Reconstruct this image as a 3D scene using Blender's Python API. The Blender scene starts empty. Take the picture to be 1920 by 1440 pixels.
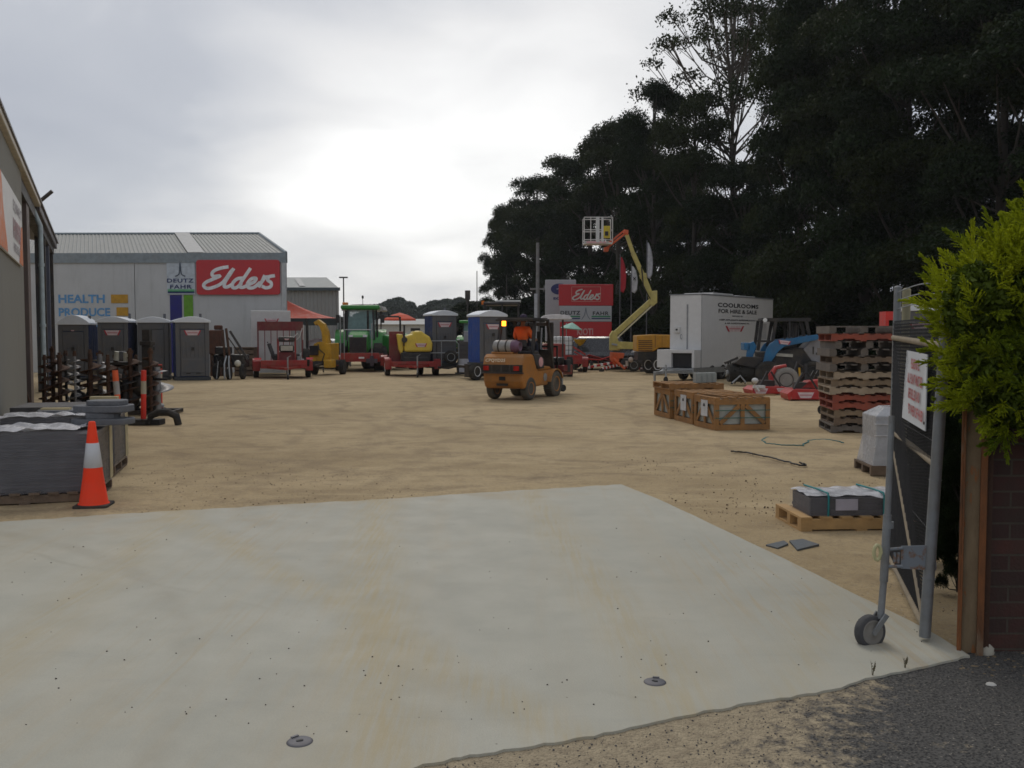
import bpy, bmesh, math, random
import numpy as np
from mathutils import Vector, Matrix
random.seed(7)
SC = bpy.context.scene
COL = SC.collection
R = math.radians
FPX, CAMZ = 1750.0, 1.7
PIT = math.atan(92/1750.0)
def ray(px, py):
    cx = (px-960)/FPX; cz = (720-py)/FPX
    return Vector((cx, math.cos(PIT)+cz*math.sin(PIT), -math.sin(PIT)+cz*math.cos(PIT)))
def G(px, py, z=0.0):
    d = ray(px, py); t = (z-CAMZ)/d.z
    return Vector((d.x*t, d.y*t, z))
def P(px, py, Y):
    d = ray(px, py); t = Y/d.y
    return Vector((d.x*t, Y, CAMZ+d.z*t))
def Zp(py, Y): return P(960, py, Y).z
def Xp(px, Y): return P(px, 628, Y).x

# ---------------------------------------------------------------- materials
_mc = {}
def M(name, col, rough=.6, metal=0., var=.18, scale=6., bump=0., dirt=0., dcol=(.19,.14,.085), emit=None, alpha=1., trans=0., bscale=None, coat=0.):
    if name in _mc: return _mc[name]
    m = bpy.data.materials.new(name); m.use_nodes = True
    nt = m.node_tree; N = nt.nodes; L = nt.links
    b = N['Principled BSDF']
    b.inputs['Roughness'].default_value = rough; b.inputs['Metallic'].default_value = metal
    tc = N.new('ShaderNodeTexCoord')
    nz = N.new('ShaderNodeTexNoise'); nz.inputs['Scale'].default_value = scale; nz.inputs['Detail'].default_value = 6
    L.new(tc.outputs['Object'], nz.inputs['Vector'])
    mp = N.new('ShaderNodeMapRange'); mp.inputs[1].default_value=.25; mp.inputs[2].default_value=.75
    mp.inputs[3].default_value = 1-var; mp.inputs[4].default_value = 1+var
    L.new(nz.outputs['Fac'], mp.inputs[0])
    mx = N.new('ShaderNodeVectorMath'); mx.operation='SCALE'; mx.inputs[0].default_value = col[:3]
    L.new(mp.outputs[0], mx.inputs['Scale'])
    out = mx.outputs[0]
    if dirt > 0:
        n2 = N.new('ShaderNodeTexNoise'); n2.inputs['Scale'].default_value = 2.3; n2.inputs['Detail'].default_value = 9; n2.inputs['Roughness'].default_value=.7
        L.new(tc.outputs['Object'], n2.inputs['Vector'])
        r2 = N.new('ShaderNodeMapRange'); r2.inputs[1].default_value=.42; r2.inputs[2].default_value=.68; r2.inputs[4].default_value=dirt
        L.new(n2.outputs['Fac'], r2.inputs[0])
        mm = N.new('ShaderNodeMix'); mm.data_type='RGBA'; mm.inputs[7].default_value = (*dcol,1)
        L.new(r2.outputs[0], mm.inputs[0]); L.new(out, mm.inputs[6]); out = mm.outputs[2]
    L.new(out, b.inputs['Base Color'])
    if rough < .95:
        rr = N.new('ShaderNodeMapRange'); rr.inputs[1].default_value=.3; rr.inputs[2].default_value=.7
        rr.inputs[3].default_value=max(.05,rough-.12); rr.inputs[4].default_value=min(1,rough+.15)
        L.new(nz.outputs['Fac'], rr.inputs[0]); L.new(rr.outputs[0], b.inputs['Roughness'])
    if bump:
        n3 = N.new('ShaderNodeTexNoise'); n3.inputs['Scale'].default_value = bscale or scale*5; n3.inputs['Detail'].default_value=5
        L.new(tc.outputs['Object'], n3.inputs['Vector'])
        bp = N.new('ShaderNodeBump'); bp.inputs['Strength'].default_value=bump; bp.inputs['Distance'].default_value=.02
        L.new(n3.outputs['Fac'], bp.inputs['Height']); L.new(bp.outputs[0], b.inputs['Normal'])
    if emit:
        b.inputs['Emission Color'].default_value=(*emit[:3],1); b.inputs['Emission Strength'].default_value=emit[3]
    if alpha < 1: b.inputs['Alpha'].default_value = alpha
    if trans: b.inputs['Transmission Weight'].default_value = trans
    if coat: b.inputs['Coat Weight'].default_value = coat
    _mc[name] = m
    return m
RED = M('red paint', (.30,.012,.012), .45, dirt=.45)
REDL = M('bright red paint', (.42,.02,.018), .4, dirt=.3)
DKRED = M('dark red paint', (.16,.012,.015), .5, dirt=.4)
BLK = M('black paint', (.012,.012,.013), .5, dirt=.25)
RUB = M('black rubber', (.018,.018,.018), .85, bump=.4, dirt=.55, dcol=(.11,.09,.06))
RUBD = M('dusty grey rubber', (.07,.065,.055), .95, bump=.5, dirt=.6, dcol=(.2,.17,.12))
STL = M('galvanised steel', (.36,.38,.39), .5, .55, var=.25, scale=14, dirt=.35, dcol=(.2,.18,.15))
DST = M('dark steel', (.05,.05,.052), .6, .4, dirt=.4)
RUST = M('rusty steel', (.095,.048,.028), .9, var=.4, scale=12, bump=.5, dirt=.7, dcol=(.06,.035,.022))
WHT = M('white paint', (.72,.72,.71), .55, var=.05, dirt=.18, dcol=(.42,.4,.35))
OFFW = M('off white', (.58,.58,.56), .6, var=.06, dirt=.1)
PGREY = M('grey toilet plastic', (.095,.1,.108), .6, var=.1, bump=.1, dirt=.3)
PBLUE = M('blue toilet plastic', (.01,.035,.14), .5, var=.1, dirt=.2)
ROOFT = M('translucent white plastic', (.66,.69,.72), .4, var=.06)
YEL = M('yellow paint', (.55,.3,.012), .45, dirt=.35)
YTANK = M('yellow plastic', (.72,.52,.06), .45, var=.08, dirt=.15)
BOOM = M('pale yellow boom paint', (.5,.42,.12), .5, dirt=.3)
ORG = M('orange safety plastic', (.8,.075,.015), .5, var=.08, dirt=.2)
ORG2 = M('orange paint', (.62,.1,.02), .5, dirt=.3)
GRN = M('tractor green', (.025,.24,.035), .4, dirt=.2)
GLS = M('tinted glass', (.05,.1,.1), .08, var=.05, coat=.5)
PINK = M('faded pink print', (.62,.35,.35), .6)
REDP = M('red print', (.42,.03,.045), .6)
BLKP = M('black print', (.012,.012,.014), .6)
FLT = M('forklift orange', (.38,.155,.03), .55, var=.2, dirt=.6, dcol=(.25,.15,.07))
WOOD = M('pale timber', (.42,.27,.13), .8, var=.3, scale=9, bump=.4, dirt=.3, dcol=(.2,.14,.09))
WOODD = M('weathered timber', (.17,.12,.08), .9, var=.35, scale=9, bump=.5, dirt=.5, dcol=(.09,.075,.06))
AMB = M('lit amber beacon', (.9,.3,.02), .3, emit=(1,.27,.015,5))
AMBO = M('amber plastic', (.75,.2,.03), .3)

# ---------------------------------------------------------------- mesh builder
class MB:
    def __init__(s): s.v=[]; s.f=[]; s.mi=[]; s.sm=[]; s.cur=0
    def add(s, vs, fs, sm=False):
        o=len(s.v); s.v.extend([tuple(v) for v in vs])
        for f in fs:
            s.f.append(tuple(i+o for i in f)); s.mi.append(s.cur)
            s.sm.append(sm)
        return s
    def box(s,x0,x1,y0,y1,z0,z1):
        vs=[(x,y,z) for z in (z0,z1) for y in (y0,y1) for x in (x0,x1)]
        return s.add(vs,[(0,2,3,1),(4,5,7,6),(0,1,5,4),(2,6,7,3),(0,4,6,2),(1,3,7,5)])
    def obox(s,c,sz,rot=(0,0,0)):
        m = Matrix.Translation(c) @ (Matrix.Rotation(rot[2],4,'Z')@Matrix.Rotation(rot[1],4,'Y')@Matrix.Rotation(rot[0],4,'X'))
        h=[q/2 for q in sz]
        vs=[m@Vector((x,y,z)) for z in (-h[2],h[2]) for y in (-h[1],h[1]) for x in (-h[0],h[0])]
        return s.add(vs,[(0,2,3,1),(4,5,7,6),(0,1,5,4),(2,6,7,3),(0,4,6,2),(1,3,7,5)])
    def bar(s,p0,p1,w,h,up=(0,0,1)):
        p0=Vector(p0);p1=Vector(p1);d=(p1-p0).normalized();u=Vector(up)
        if abs(d.dot(u))>.98: u=Vector((0,1,0))
        a=d.cross(u).normalized();b=a.cross(d).normalized()
        vs=[]
        for p in (p0,p1):
            for q,r in ((-1,-1),(1,-1),(1,1),(-1,1)): vs.append(p+a*q*w/2+b*r*h/2)
        return s.add(vs,[(0,1,2,3),(7,6,5,4),(0,4,5,1),(1,5,6,2),(2,6,7,3),(3,7,4,0)])
    def lathe(s,prof,c,axis=(0,0,1),n=16,sm=True,start=None):
        a=Vector(axis).normalized(); u=Vector((1,0,0)) if abs(a.x)<.8 else Vector((0,1,0))
        p=a.cross(u).normalized(); q=a.cross(p).normalized(); c=Vector(c)
        vs=[];k=len(prof)
        for i in range(n):
            t=2*math.pi*i/n; e=p*math.cos(t)+q*math.sin(t)
            for r,h in prof: vs.append(c+a*h+e*r)
        fs=[]
        for i in range(n):
            j=(i+1)%n
            for m in range(k-1):
                fs.append((i*k+m,j*k+m,j*k+m+1,i*k+m+1))
        s.add(vs,fs,sm)
        if prof[0][0]>1e-5: s.add([vs[i*k] for i in range(n)],[tuple(range(n))])
        if prof[-1][0]>1e-5: s.add([vs[i*k+k-1] for i in range(n)],[tuple(reversed(range(n)))])
        return s
    def cyl(s,p0,p1,r0,r1=None,n=12):
        p0=Vector(p0);p1=Vector(p1);r1=r0 if r1 is None else r1
        return s.lathe([(r0,0),(r1,(p1-p0).length)],p0,p1-p0,n)
    def tube(s,pts,r,n=8,closed=False):
        pts=[Vector(p) for p in pts]; rs=r if isinstance(r,(list,tuple)) else [r]*len(pts)
        vs=[];m=len(pts);prev=None
        for i,p in enumerate(pts):
            if closed: d=pts[(i+1)%m]-pts[i-1]
            else: d=pts[min(i+1,m-1)]-pts[max(i-1,0)]
            d.normalize()
            if prev is None:
                u=Vector((0,0,1)) if abs(d.z)<.9 else Vector((1,0,0))
                a=d.cross(u).normalized()
            else: a=(prev-d*prev.dot(d)).normalized()
            prev=a; b=d.cross(a)
            for k in range(n):
                t=2*math.pi*k/n; vs.append(p+(a*math.cos(t)+b*math.sin(t))*rs[i])
        fs=[]
        for i in range(m if closed else m-1):
            j=(i+1)%m
            for k in range(n): fs.append((i*n+k,i*n+(k+1)%n,j*n+(k+1)%n,j*n+k))
        s.add(vs,fs,n>4)
        if not closed:
            s.add(vs[:n],[tuple(reversed(range(n)))]); s.add(vs[-n:],[tuple(range(n))])
        return s
    def prism(s,poly,o,u,w,n,t0,t1):
        o=Vector(o);u=Vector(u);w=Vector(w);n=Vector(n);k=len(poly)
        vs=[o+u*a+w*b+n*t0 for a,b in poly]+[o+u*a+w*b+n*t1 for a,b in poly]
        return s.add(vs,[tuple(range(k)),tuple(reversed(range(k,2*k)))]+[(i,(i+1)%k,k+(i+1)%k,k+i) for i in range(k)])
    def pxz(s,poly,y0,y1): return s.prism(poly,(0,0,0),(1,0,0),(0,0,1),(0,1,0),y0,y1)
    def pyz(s,poly,x0,x1): return s.prism(poly,(0,0,0),(0,1,0),(0,0,1),(1,0,0),x0,x1)
    def pxy(s,poly,z0,z1): return s.prism(poly,(0,0,0),(1,0,0),(0,1,0),(0,0,1),z0,z1)
    def ell(s,c,r,nu=16,nv=10,jit=0):
        vs=[];fs=[]
        for j in range(nv+1):
            ph=math.pi*j/nv
            for i in range(nu):
                t=2*math.pi*i/nu; k=1+random.uniform(-jit,jit)
                vs.append((c[0]+r[0]*k*math.sin(ph)*math.cos(t),c[1]+r[1]*k*math.sin(ph)*math.sin(t),c[2]+r[2]*k*math.cos(ph)))
        for j in range(nv):
            for i in range(nu):
                a=j*nu+i;b=j*nu+(i+1)%nu; fs.append((a,b,b+nu,a+nu))
        return s.add(vs,fs,True)
    def spath(s,pts,w,o,u,up,n,off=.002,res=8):
        # a painted stroke: mitred ribbon, rising slightly along its length
        P2=[Vector((a,b,0)) for a,b in pts]; q=[]
        for i in range(len(P2)-1):
            p0=P2[max(i-1,0)];p1=P2[i];p2=P2[i+1];p3=P2[min(i+2,len(P2)-1)]
            for k in range(res):
                t=k/res
                q.append(.5*((2*p1)+(p2-p0)*t+(2*p0-5*p1+4*p2-p3)*t*t+(3*p1-p0-3*p2+p3)*t**3))
        q.append(P2[-1]); o=Vector(o);u=Vector(u);up=Vector(up);n=Vector(n)
        vs=[]
        for i,p in enumerate(q):
            d=(q[min(i+1,len(q)-1)]-q[max(i-1,0)]).normalized(); e=Vector((-d.y,d.x,0))*w/2
            if i==0: p=p-d*w*.3
            for sgn in (1,-1):
                z=p+e*sgn; vs.append(o+u*z.x+up*z.y+n*(off+i*.00012))
        s.add(vs,[(2*i,2*i+1,2*i+3,2*i+2) for i in range(len(q)-1)])
        return s
    def build(s,name,mat,parent=None,bev=0,label=None,kind=None,loc=None):
        me=bpy.data.meshes.new(name); me.from_pydata(s.v,[],s.f)
        mats=mat if isinstance(mat,(list,tuple)) else [mat]
        for m in mats: me.materials.append(m)
        if len(mats)>1: me.polygons.foreach_set('material_index',s.mi)
        me.polygons.foreach_set('use_smooth',s.sm)
        me.update()
        bm=bmesh.new(); bm.from_mesh(me); bmesh.ops.recalc_face_normals(bm,faces=bm.faces); bm.to_mesh(me); bm.free()
        o=bpy.data.objects.new(name,me); COL.objects.link(o)
        if parent: o.parent=parent
        if loc is not None: o.location=loc
        if bev:
            b=o.modifiers.new('Bevel','BEVEL'); b.width=bev; b.segments=2; b.limit_method='ANGLE'; b.angle_limit=R(40)
        if label: o['label']=label
        if kind: o['kind']=kind
        return o
def thing(name,label,cat,loc=(0,0,0),rz=0,group=None):
    o=bpy.data.objects.new(name,None); COL.objects.link(o); o.empty_display_size=.2
    o.location=loc; o.rotation_euler=(0,0,rz); tag(o,label,cat,group); return o
def tag(o,label,cat,group=None,kind=None):
    o['label']=label; o['category']=cat
    if group: o['group']=group
    if kind: o['kind']=kind
    return o
def struct(o): o['kind']='structure'; return o
_kids={}
def dup(root,loc,rz,label,group=None):
    kids=[o for o in bpy.data.objects if o.parent==root]
    r=root.copy(); COL.objects.link(r); r.location=loc; r.rotation_euler=(0,0,rz); r['label']=label
    if group: r['group']=group
    for c in kids:
        d=c.copy(); COL.objects.link(d); d.parent=r
        for g in [o for o in bpy.data.objects if o.parent==c]:
            e=g.copy(); COL.objects.link(e); e.parent=d
    return r
def text(s,parent,c,ux,uz,w,h,mat,name='lettering',bold=.02,lift=.004,sp=1.0,shear=0):
    cu=bpy.data.curves.new('t','FONT'); cu.body=s; cu.offset=bold; cu.space_character=sp; cu.shear=shear; cu.resolution_u=3
    to=bpy.data.objects.new('t',cu); COL.objects.link(to)
    dg=bpy.context.evaluated_depsgraph_get(); dg.update()
    me=bpy.data.meshes.new_from_object(to.evaluated_get(dg))
    bpy.data.objects.remove(to)
    xs=[v.co.x for v in me.vertices]; ys=[v.co.y for v in me.vertices]
    x0,x1,y0,y1=min(xs),max(xs),min(ys),max(ys)
    c=Vector(c);ux=Vector(ux).normalized();uz=Vector(uz).normalized();n=ux.cross(uz)
    for v in me.vertices:
        a=((v.co.x-x0)/(x1-x0)-.5)*w; b=((v.co.y-y0)/(y1-y0)-.5)*h
        v.co=c+ux*a+uz*b+n*lift
    me.name=name; me.materials.clear(); me.materials.append(mat)
    o=bpy.data.objects.new(name,me); COL.objects.link(o)
    if parent: o.parent=parent
    return o
def emblem(parent,c,ux,uz,w,lift=.004,hr=.3):
    mb=MB(); ux=Vector(ux).normalized();uz=Vector(uz).normalized();n=ux.cross(uz);c=Vector(c)
    h=w*hr
    mb.prism([(-w*.5,h/2),(w*.5,h/2),(w*.34,-h/2),(-w*.34,-h/2)],c,ux,uz,n,0,lift)
    mb.cur=1
    for sg in (1,-1):
        mb.prism([(sg*w*.5,h*.5),(sg*w*.42,h*.5),(sg*w*.27,-h/2),(sg*w*.36,-h/2)],c,ux,uz,n,lift,lift*1.8)
    mb.cur=2
    mb.prism([(-w*.3,h*.14),(w*.3,h*.14),(w*.3,-h*.1),(-w*.3,-h*.1)],c,ux,uz,n,lift,lift*1.5)
    return mb.build('emblem',[M('pale emblem',(.62,.5,.5),.6),REDP,M('pink emblem bar',(.5,.24,.25),.6)],parent)
def wheel(parent,c,r,w,axis=(1,0,0),rim=None,tyre=None,name='wheel',n=20,face=1):
    a=Vector(axis).normalized()*face; mb=MB()
    pr=[(r*.56,-w*.42),(r*.62,-w/2),(r*.9,-w/2),(r*.97,-w*.42),(r,-w*.3),(r,w*.3),(r*.97,w*.42),(r*.9,w/2),(r*.62,w/2),(r*.56,w*.42),(r*.56,-w*.42)]
    mb.lathe(pr[:-1],c,a,n)
    # tread lugs
    for i in range(n*2 if r>.3 else 0):
        t=math.pi*i/n; u=Vector((1,0,0)) if abs(a.x)<.8 else Vector((0,1,0))
        p=a.cross(u).normalized(); q=a.cross(p).normalized(); e=p*math.cos(t)+q*math.sin(t)
        cc=Vector(c)+e*r*.995
        mb.bar(cc-a*w*.45,cc+a*w*.45,r*.06,r*.05,up=e)
    o=mb.build(name,tyre or RUB,parent)
    m2=MB(); m2.lathe([(0,w*.3),(r*.14,w*.36),(r*.2,w*.22),(r*.46,w*.2),(r*.52,w*.46),(r*.585,w*.5),(r*.585,-w*.5),(r*.52,-w*.46),(r*.3,-w*.2),(0,-w*.2)],c,a,n)
    m2.build('rim',rim or STL,o)
    return o
def skin(name,pts,edges,rad,mat,parent,sub=1,label=None):
    me=bpy.data.meshes.new(name); me.from_pydata(pts,edges,[]); me.materials.append(mat)
    o=bpy.data.objects.new(name,me); COL.objects.link(o); o.parent=parent
    sk=o.modifiers.new('Skin','SKIN'); sk.use_smooth_shade=True
    for i,r in enumerate(rad):
        q=r if isinstance(r,tuple) else (r,r)
        me.skin_vertices[0].data[i].radius=q
    me.skin_vertices[0].data[0].use_root=True
    sb=o.modifiers.new('Sub','SUBSURF'); sb.levels=sub; sb.render_levels=sub
    if label: o['label']=label
    return o

# ---------------------------------------------------------------- camera, sky, sun
cam=bpy.data.cameras.new('camera'); co=bpy.data.objects.new('camera',cam); COL.objects.link(co)
cam.sensor_width=36; cam.lens=36*FPX/1920; cam.clip_end=3000; cam.clip_start=.05
co.location=(0,0,CAMZ); co.rotation_euler=(R(90)-PIT,0,0); SC.camera=co
SC.view_settings.view_transform='Standard'; SC.view_settings.look='None'; SC.view_settings.exposure=.06; SC.view_settings.gamma=1
try: SC.cycles.filter_width=1.6; SC.cycles.volume_bounces=0; SC.cycles.max_bounces=8; SC.cycles.transparent_max_bounces=16
except Exception: pass
W=bpy.data.worlds.new('World'); SC.world=W; W.use_nodes=True
nt=W.node_tree; N=nt.nodes; L=nt.links
bg=N['Background']; bg.inputs['Strength'].default_value=.1
SUNEL,SUNAZ=R(48),R(-12)      # azimuth from +Y towards +X
sky=N.new('ShaderNodeTexSky'); sky.sky_type='NISHITA'; sky.sun_disc=False; sky.sun_elevation=SUNEL; sky.sun_rotation=SUNAZ
tc=N.new('ShaderNodeTexCoord')
def mth(op,a,b=None,c=None):
    n=N.new('ShaderNodeMath'); n.operation=op
    for i,x in enumerate((a,b,c)):
        if x is None: continue
        if hasattr(x,'links') or hasattr(x,'is_linked'): L.new(x,n.inputs[i])
        else: n.inputs[i].default_value=x
    return n.outputs[0]
sx=N.new('ShaderNodeSeparateXYZ'); L.new(tc.outputs['Generated'],sx.inputs[0])
zz=mth('MAXIMUM',sx.outputs[2],0.0); den=mth('ADD',zz,.22)
cx=N.new('ShaderNodeCombineXYZ'); L.new(mth('DIVIDE',sx.outputs[0],den),cx.inputs[0]); L.new(mth('DIVIDE',sx.outputs[1],den),cx.inputs[1])
nz=N.new('ShaderNodeTexNoise'); nz.inputs['Scale'].default_value=.75; nz.inputs['Detail'].default_value=3; nz.inputs['Roughness'].default_value=.4; nz.inputs['Distortion'].default_value=.3
L.new(cx.outputs[0],nz.inputs['Vector'])
# bright thin cloud towards the sun side, darker cloud overhead and left
def gauss(dx,dy,dz,pw):
    d=Vector((dx,dy,dz)).normalized()
    v=N.new('ShaderNodeVectorMath'); v.operation='DOT_PRODUCT'; L.new(tc.outputs['Generated'],v.inputs[0]); v.inputs[1].default_value=d
    return mth('POWER',mth('MAXIMUM',v.outputs['Value'],0.0),pw)
d1=ray(860,300); g1=gauss(d1.x,d1.y,d1.z,20)
d2=ray(330,150); g2=gauss(d2.x,d2.y,d2.z,40)
d3=ray(900,30); g3=gauss(d3.x,d3.y,d3.z,50)
d4=ray(420,420); g4=gauss(d4.x,d4.y,d4.z,30)
d5=ray(60,20); g5=gauss(d5.x,d5.y,d5.z,50)
n_f=N.new('ShaderNodeTexNoise'); n_f.inputs['Scale'].default_value=2.1; n_f.inputs['Detail'].default_value=6; n_f.inputs['Roughness'].default_value=.5; n_f.inputs['Distortion'].default_value=.4; L.new(cx.outputs[0],n_f.inputs['Vector'])
v=mth('ADD',mth('ADD',mth('MULTIPLY',nz.outputs['Fac'],.8),.07),mth('MULTIPLY',g1,.55))
v=mth('ADD',v,mth('ADD',mth('MULTIPLY',g4,.14),mth('ADD',mth('MULTIPLY',g5,.04),mth('MULTIPLY',mth('SUBTRACT',n_f.outputs['Fac'],.5),.34))))
v=mth('SUBTRACT',v,mth('MULTIPLY',mth('MAXIMUM',mth('SUBTRACT',1.0,mth('DIVIDE',zz,.13)),0.0),.3))
v=mth('SUBTRACT',v,mth('MULTIPLY',g2,.22)); v=mth('SUBTRACT',v,mth('MULTIPLY',g3,.26)); 
cr=N.new('ShaderNodeValToRGB'); L.new(v,cr.inputs[0]); e=cr.color_ramp.elements
e[0].position=.25; e[0].color=(.36,.385,.45,1); e[1].position=.97; e[1].color=(1.2,1.19,1.16,1)
q=e.new(.55); q.color=(.52,.54,.585,1); q=e.new(.74); q.color=(.84,.835,.83,1)
sc_=N.new('ShaderNodeVectorMath'); sc_.operation='SCALE'; L.new(cr.outputs[0],sc_.inputs[0]); sc_.inputs['Scale'].default_value=10.0
mxs=N.new('ShaderNodeMix'); mxs.data_type='RGBA'; mxs.inputs[0].default_value=.93
L.new(sky.outputs[0],mxs.inputs[6]); L.new(sc_.outputs[0],mxs.inputs[7]); L.new(mxs.outputs[2],bg.inputs['Color'])
sl=bpy.data.lights.new('sun','SUN'); sl.energy=.8; sl.angle=R(24); sl.color=(1,.93,.82)
so=bpy.data.objects.new('sun',sl); COL.objects.link(so)
sd=Vector((math.sin(SUNAZ)*math.cos(SUNEL),math.cos(SUNAZ)*math.cos(SUNEL),math.sin(SUNEL)))
so.rotation_euler=sd.to_track_quat('Z','Y').to_euler(); so.location=(0,0,30)

# ---------------------------------------------------------------- ground materials
def gmat(name):
    m=bpy.data.materials.new(name); m.use_nodes=True; return m,m.node_tree.nodes,m.node_tree.links
class NG:
    def __init__(s,m):
        s.m=m; m.use_nodes=True; s.N=m.node_tree.nodes; s.L=m.node_tree.links; s.b=s.N['Principled BSDF']
        s.tc=s.N.new('ShaderNodeTexCoord').outputs['Object']
    def map(s,sc=(1,1,1),rot=0,loc=(0,0,0)):
        n=s.N.new('ShaderNodeMapping'); n.inputs['Scale'].default_value=sc; n.inputs['Rotation'].default_value=(0,0,rot); n.inputs['Location'].default_value=loc
        s.L.new(s.tc,n.inputs[0]); return n.outputs[0]
    def noise(s,scale,det=5,ro=.5,vec=None,dist=0):
        n=s.N.new('ShaderNodeTexNoise'); n.inputs['Scale'].default_value=scale; n.inputs['Detail'].default_value=det; n.inputs['Roughness'].default_value=ro; n.inputs['Distortion'].default_value=dist
        s.L.new(vec or s.tc,n.inputs['Vector']); return n.outputs['Fac']
    def vor(s,scale,vec=None,out='Distance'):
        n=s.N.new('ShaderNodeTexVoronoi'); n.inputs['Scale'].default_value=scale; s.L.new(vec or s.tc,n.inputs['Vector']); return n.outputs[out]
    def rng(s,x,a,b,c=0,d=1):
        n=s.N.new('ShaderNodeMapRange'); s.L.new(x,n.inputs[0])
        for i,q in enumerate((a,b,c,d)): n.inputs[i+1].default_value=q
        return n.outputs[0]
    def math(s,op,a,b):
        n=s.N.new('ShaderNodeMath'); n.operation=op
        for i,x in enumerate((a,b)):
            if isinstance(x,(int,float)): n.inputs[i].default_value=x
            else: s.L.new(x,n.inputs[i])
        return n.outputs[0]
    def mix(s,f,a,b):
        n=s.N.new('ShaderNodeMix'); n.data_type='RGBA'
        if isinstance(f,(int,float)): n.inputs[0].default_value=f
        else: s.L.new(f,n.inputs[0])
        for i,x in ((6,a),(7,b)):
            if isinstance(x,tuple): n.inputs[i].default_value=(*x[:3],1)
            else: s.L.new(x,n.inputs[i])
        return n.outputs[2]
    def fin(s,col,h=None,st=.4,dist=.02,rough=.9):
        s.L.new(col,s.b.inputs['Base Color'])
        if isinstance(rough,(int,float)): s.b.inputs['Roughness'].default_value=rough
        else: s.L.new(rough,s.b.inputs['Roughness'])
        if h is not None:
            n=s.N.new('ShaderNodeBump'); n.inputs['Strength'].default_value=st; n.inputs['Distance'].default_value=dist
            s.L.new(h,n.inputs['Height']); s.L.new(n.outputs[0],s.b.inputs['Normal'])
        return s.m
# dirt yard
g=NG(bpy.data.materials.new('compacted sandy dirt'))
n1=g.noise(.35,6,.6); n2=g.noise(2.2,8,.65); n3=g.noise(30,6,.7); n4=g.noise(110,3,.6)
tr=g.noise(1.1,7,.7,g.map((.5,2.2,1),R(63)),.8); tr2=g.noise(1.3,7,.7,g.map((.8,1.5,1),R(20)),.8)
c=g.mix(g.rng(n1,.35,.65),(.40,.295,.155),(.56,.425,.24))
c=g.mix(g.rng(n2,.5,.64,0,.5),c,(.30,.215,.115))
c=g.mix(g.math('MULTIPLY',g.rng(g.noise(.7,7,.7),.56,.66),g.rng(n3,.35,.6,.2,.8)),c,(.2,.145,.08))
c=g.mix(g.rng(tr,.52,.66,0,.42),c,(.64,.5,.29))
c=g.mix(g.rng(tr2,.56,.7,0,.4),c,(.3,.21,.11))
c=g.mix(g.rng(n3,.5,.72,0,.55),c,(.2,.15,.095))
c=g.mix(g.rng(n4,.58,.7,0,.6),c,(.13,.105,.075))
c=g.mix(g.rng(g.noise(60,2,.5),.64,.7,0,.6),c,(.56,.5,.4))
sp=g.N.new('ShaderNodeSeparateXYZ'); g.L.new(g.tc,sp.inputs[0]); trk=None
wb=g.math('MULTIPLY',g.math('SUBTRACT',g.noise(.5,4,.6),.5),1.2)
for x0,y0,r0 in ((-6,19,9.3),(1,21,9.0),(-4,26,12.5),(6,24,9.5),(-9,15,6.2),(40,20,36.5),(-60,20,58.5)):
    dx_=g.math('SUBTRACT',sp.outputs[0],x0); dy_=g.math('SUBTRACT',sp.outputs[1],y0)
    rr=g.math('SQRT',g.math('ADD',g.math('MULTIPLY',dx_,dx_),g.math('MULTIPLY',dy_,dy_)),0)
    d_=g.math('ABSOLUTE',g.math('SUBTRACT',g.math('ABSOLUTE',g.math('ADD',g.math('SUBTRACT',rr,r0),wb),0),.7),0)
    m_=g.rng(d_,.05,.2,1,0); trk=m_ if trk is None else g.math('MAXIMUM',trk,m_)
trk=g.math('MULTIPLY',trk,g.rng(g.noise(.9,5,.7),.42,.6,.05,1))
c=g.mix(g.math('MULTIPLY',trk,g.rng(n3,.3,.7,.2,.75)),c,(.24,.175,.1))
h=g.math('SUBTRACT',g.math('ADD',g.math('MULTIPLY',n3,.5),g.math('ADD',g.math('MULTIPLY',n4,.3),g.math('MULTIPLY',n2,.35))),g.math('MULTIPLY',trk,.4))
DIRT=g.fin(c,h,.7,.05,.95)
me=MB()
# ground sheet with gentle undulation, finer near the camera
def gz(x,y):
    if y<6.2: return -.028
    if y>60 or abs(x)>28: return 0
    return .009*math.sin(x*1.1+y*.7)+.008*math.sin(x*.35-y*1.7+1)+.006*math.sin(x*2.7+y*2.1)-.028*max(0,min(1,(15-y)/4))
xs=[-1500,-300,-80,-28]+[-20+i*.5 for i in range(81)]+[28,80,300,1500]
ys=[-60,-10,0]+[3+i*.4 for i in range(110)]+[50,60,80,150,400,1600]
vs=[(x,y,gz(x,y) if (4<y<50 and abs(x)<=20) else (-.028 if y<15 else 0)) for y in ys for x in xs]; nx=len(xs)
me.add(vs,[(j*nx+i,j*nx+i+1,(j+1)*nx+i+1,(j+1)*nx+i) for j in range(len(ys)-1) for i in range(nx-1)],True)
struct(me.build('ground',DIRT))
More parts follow.
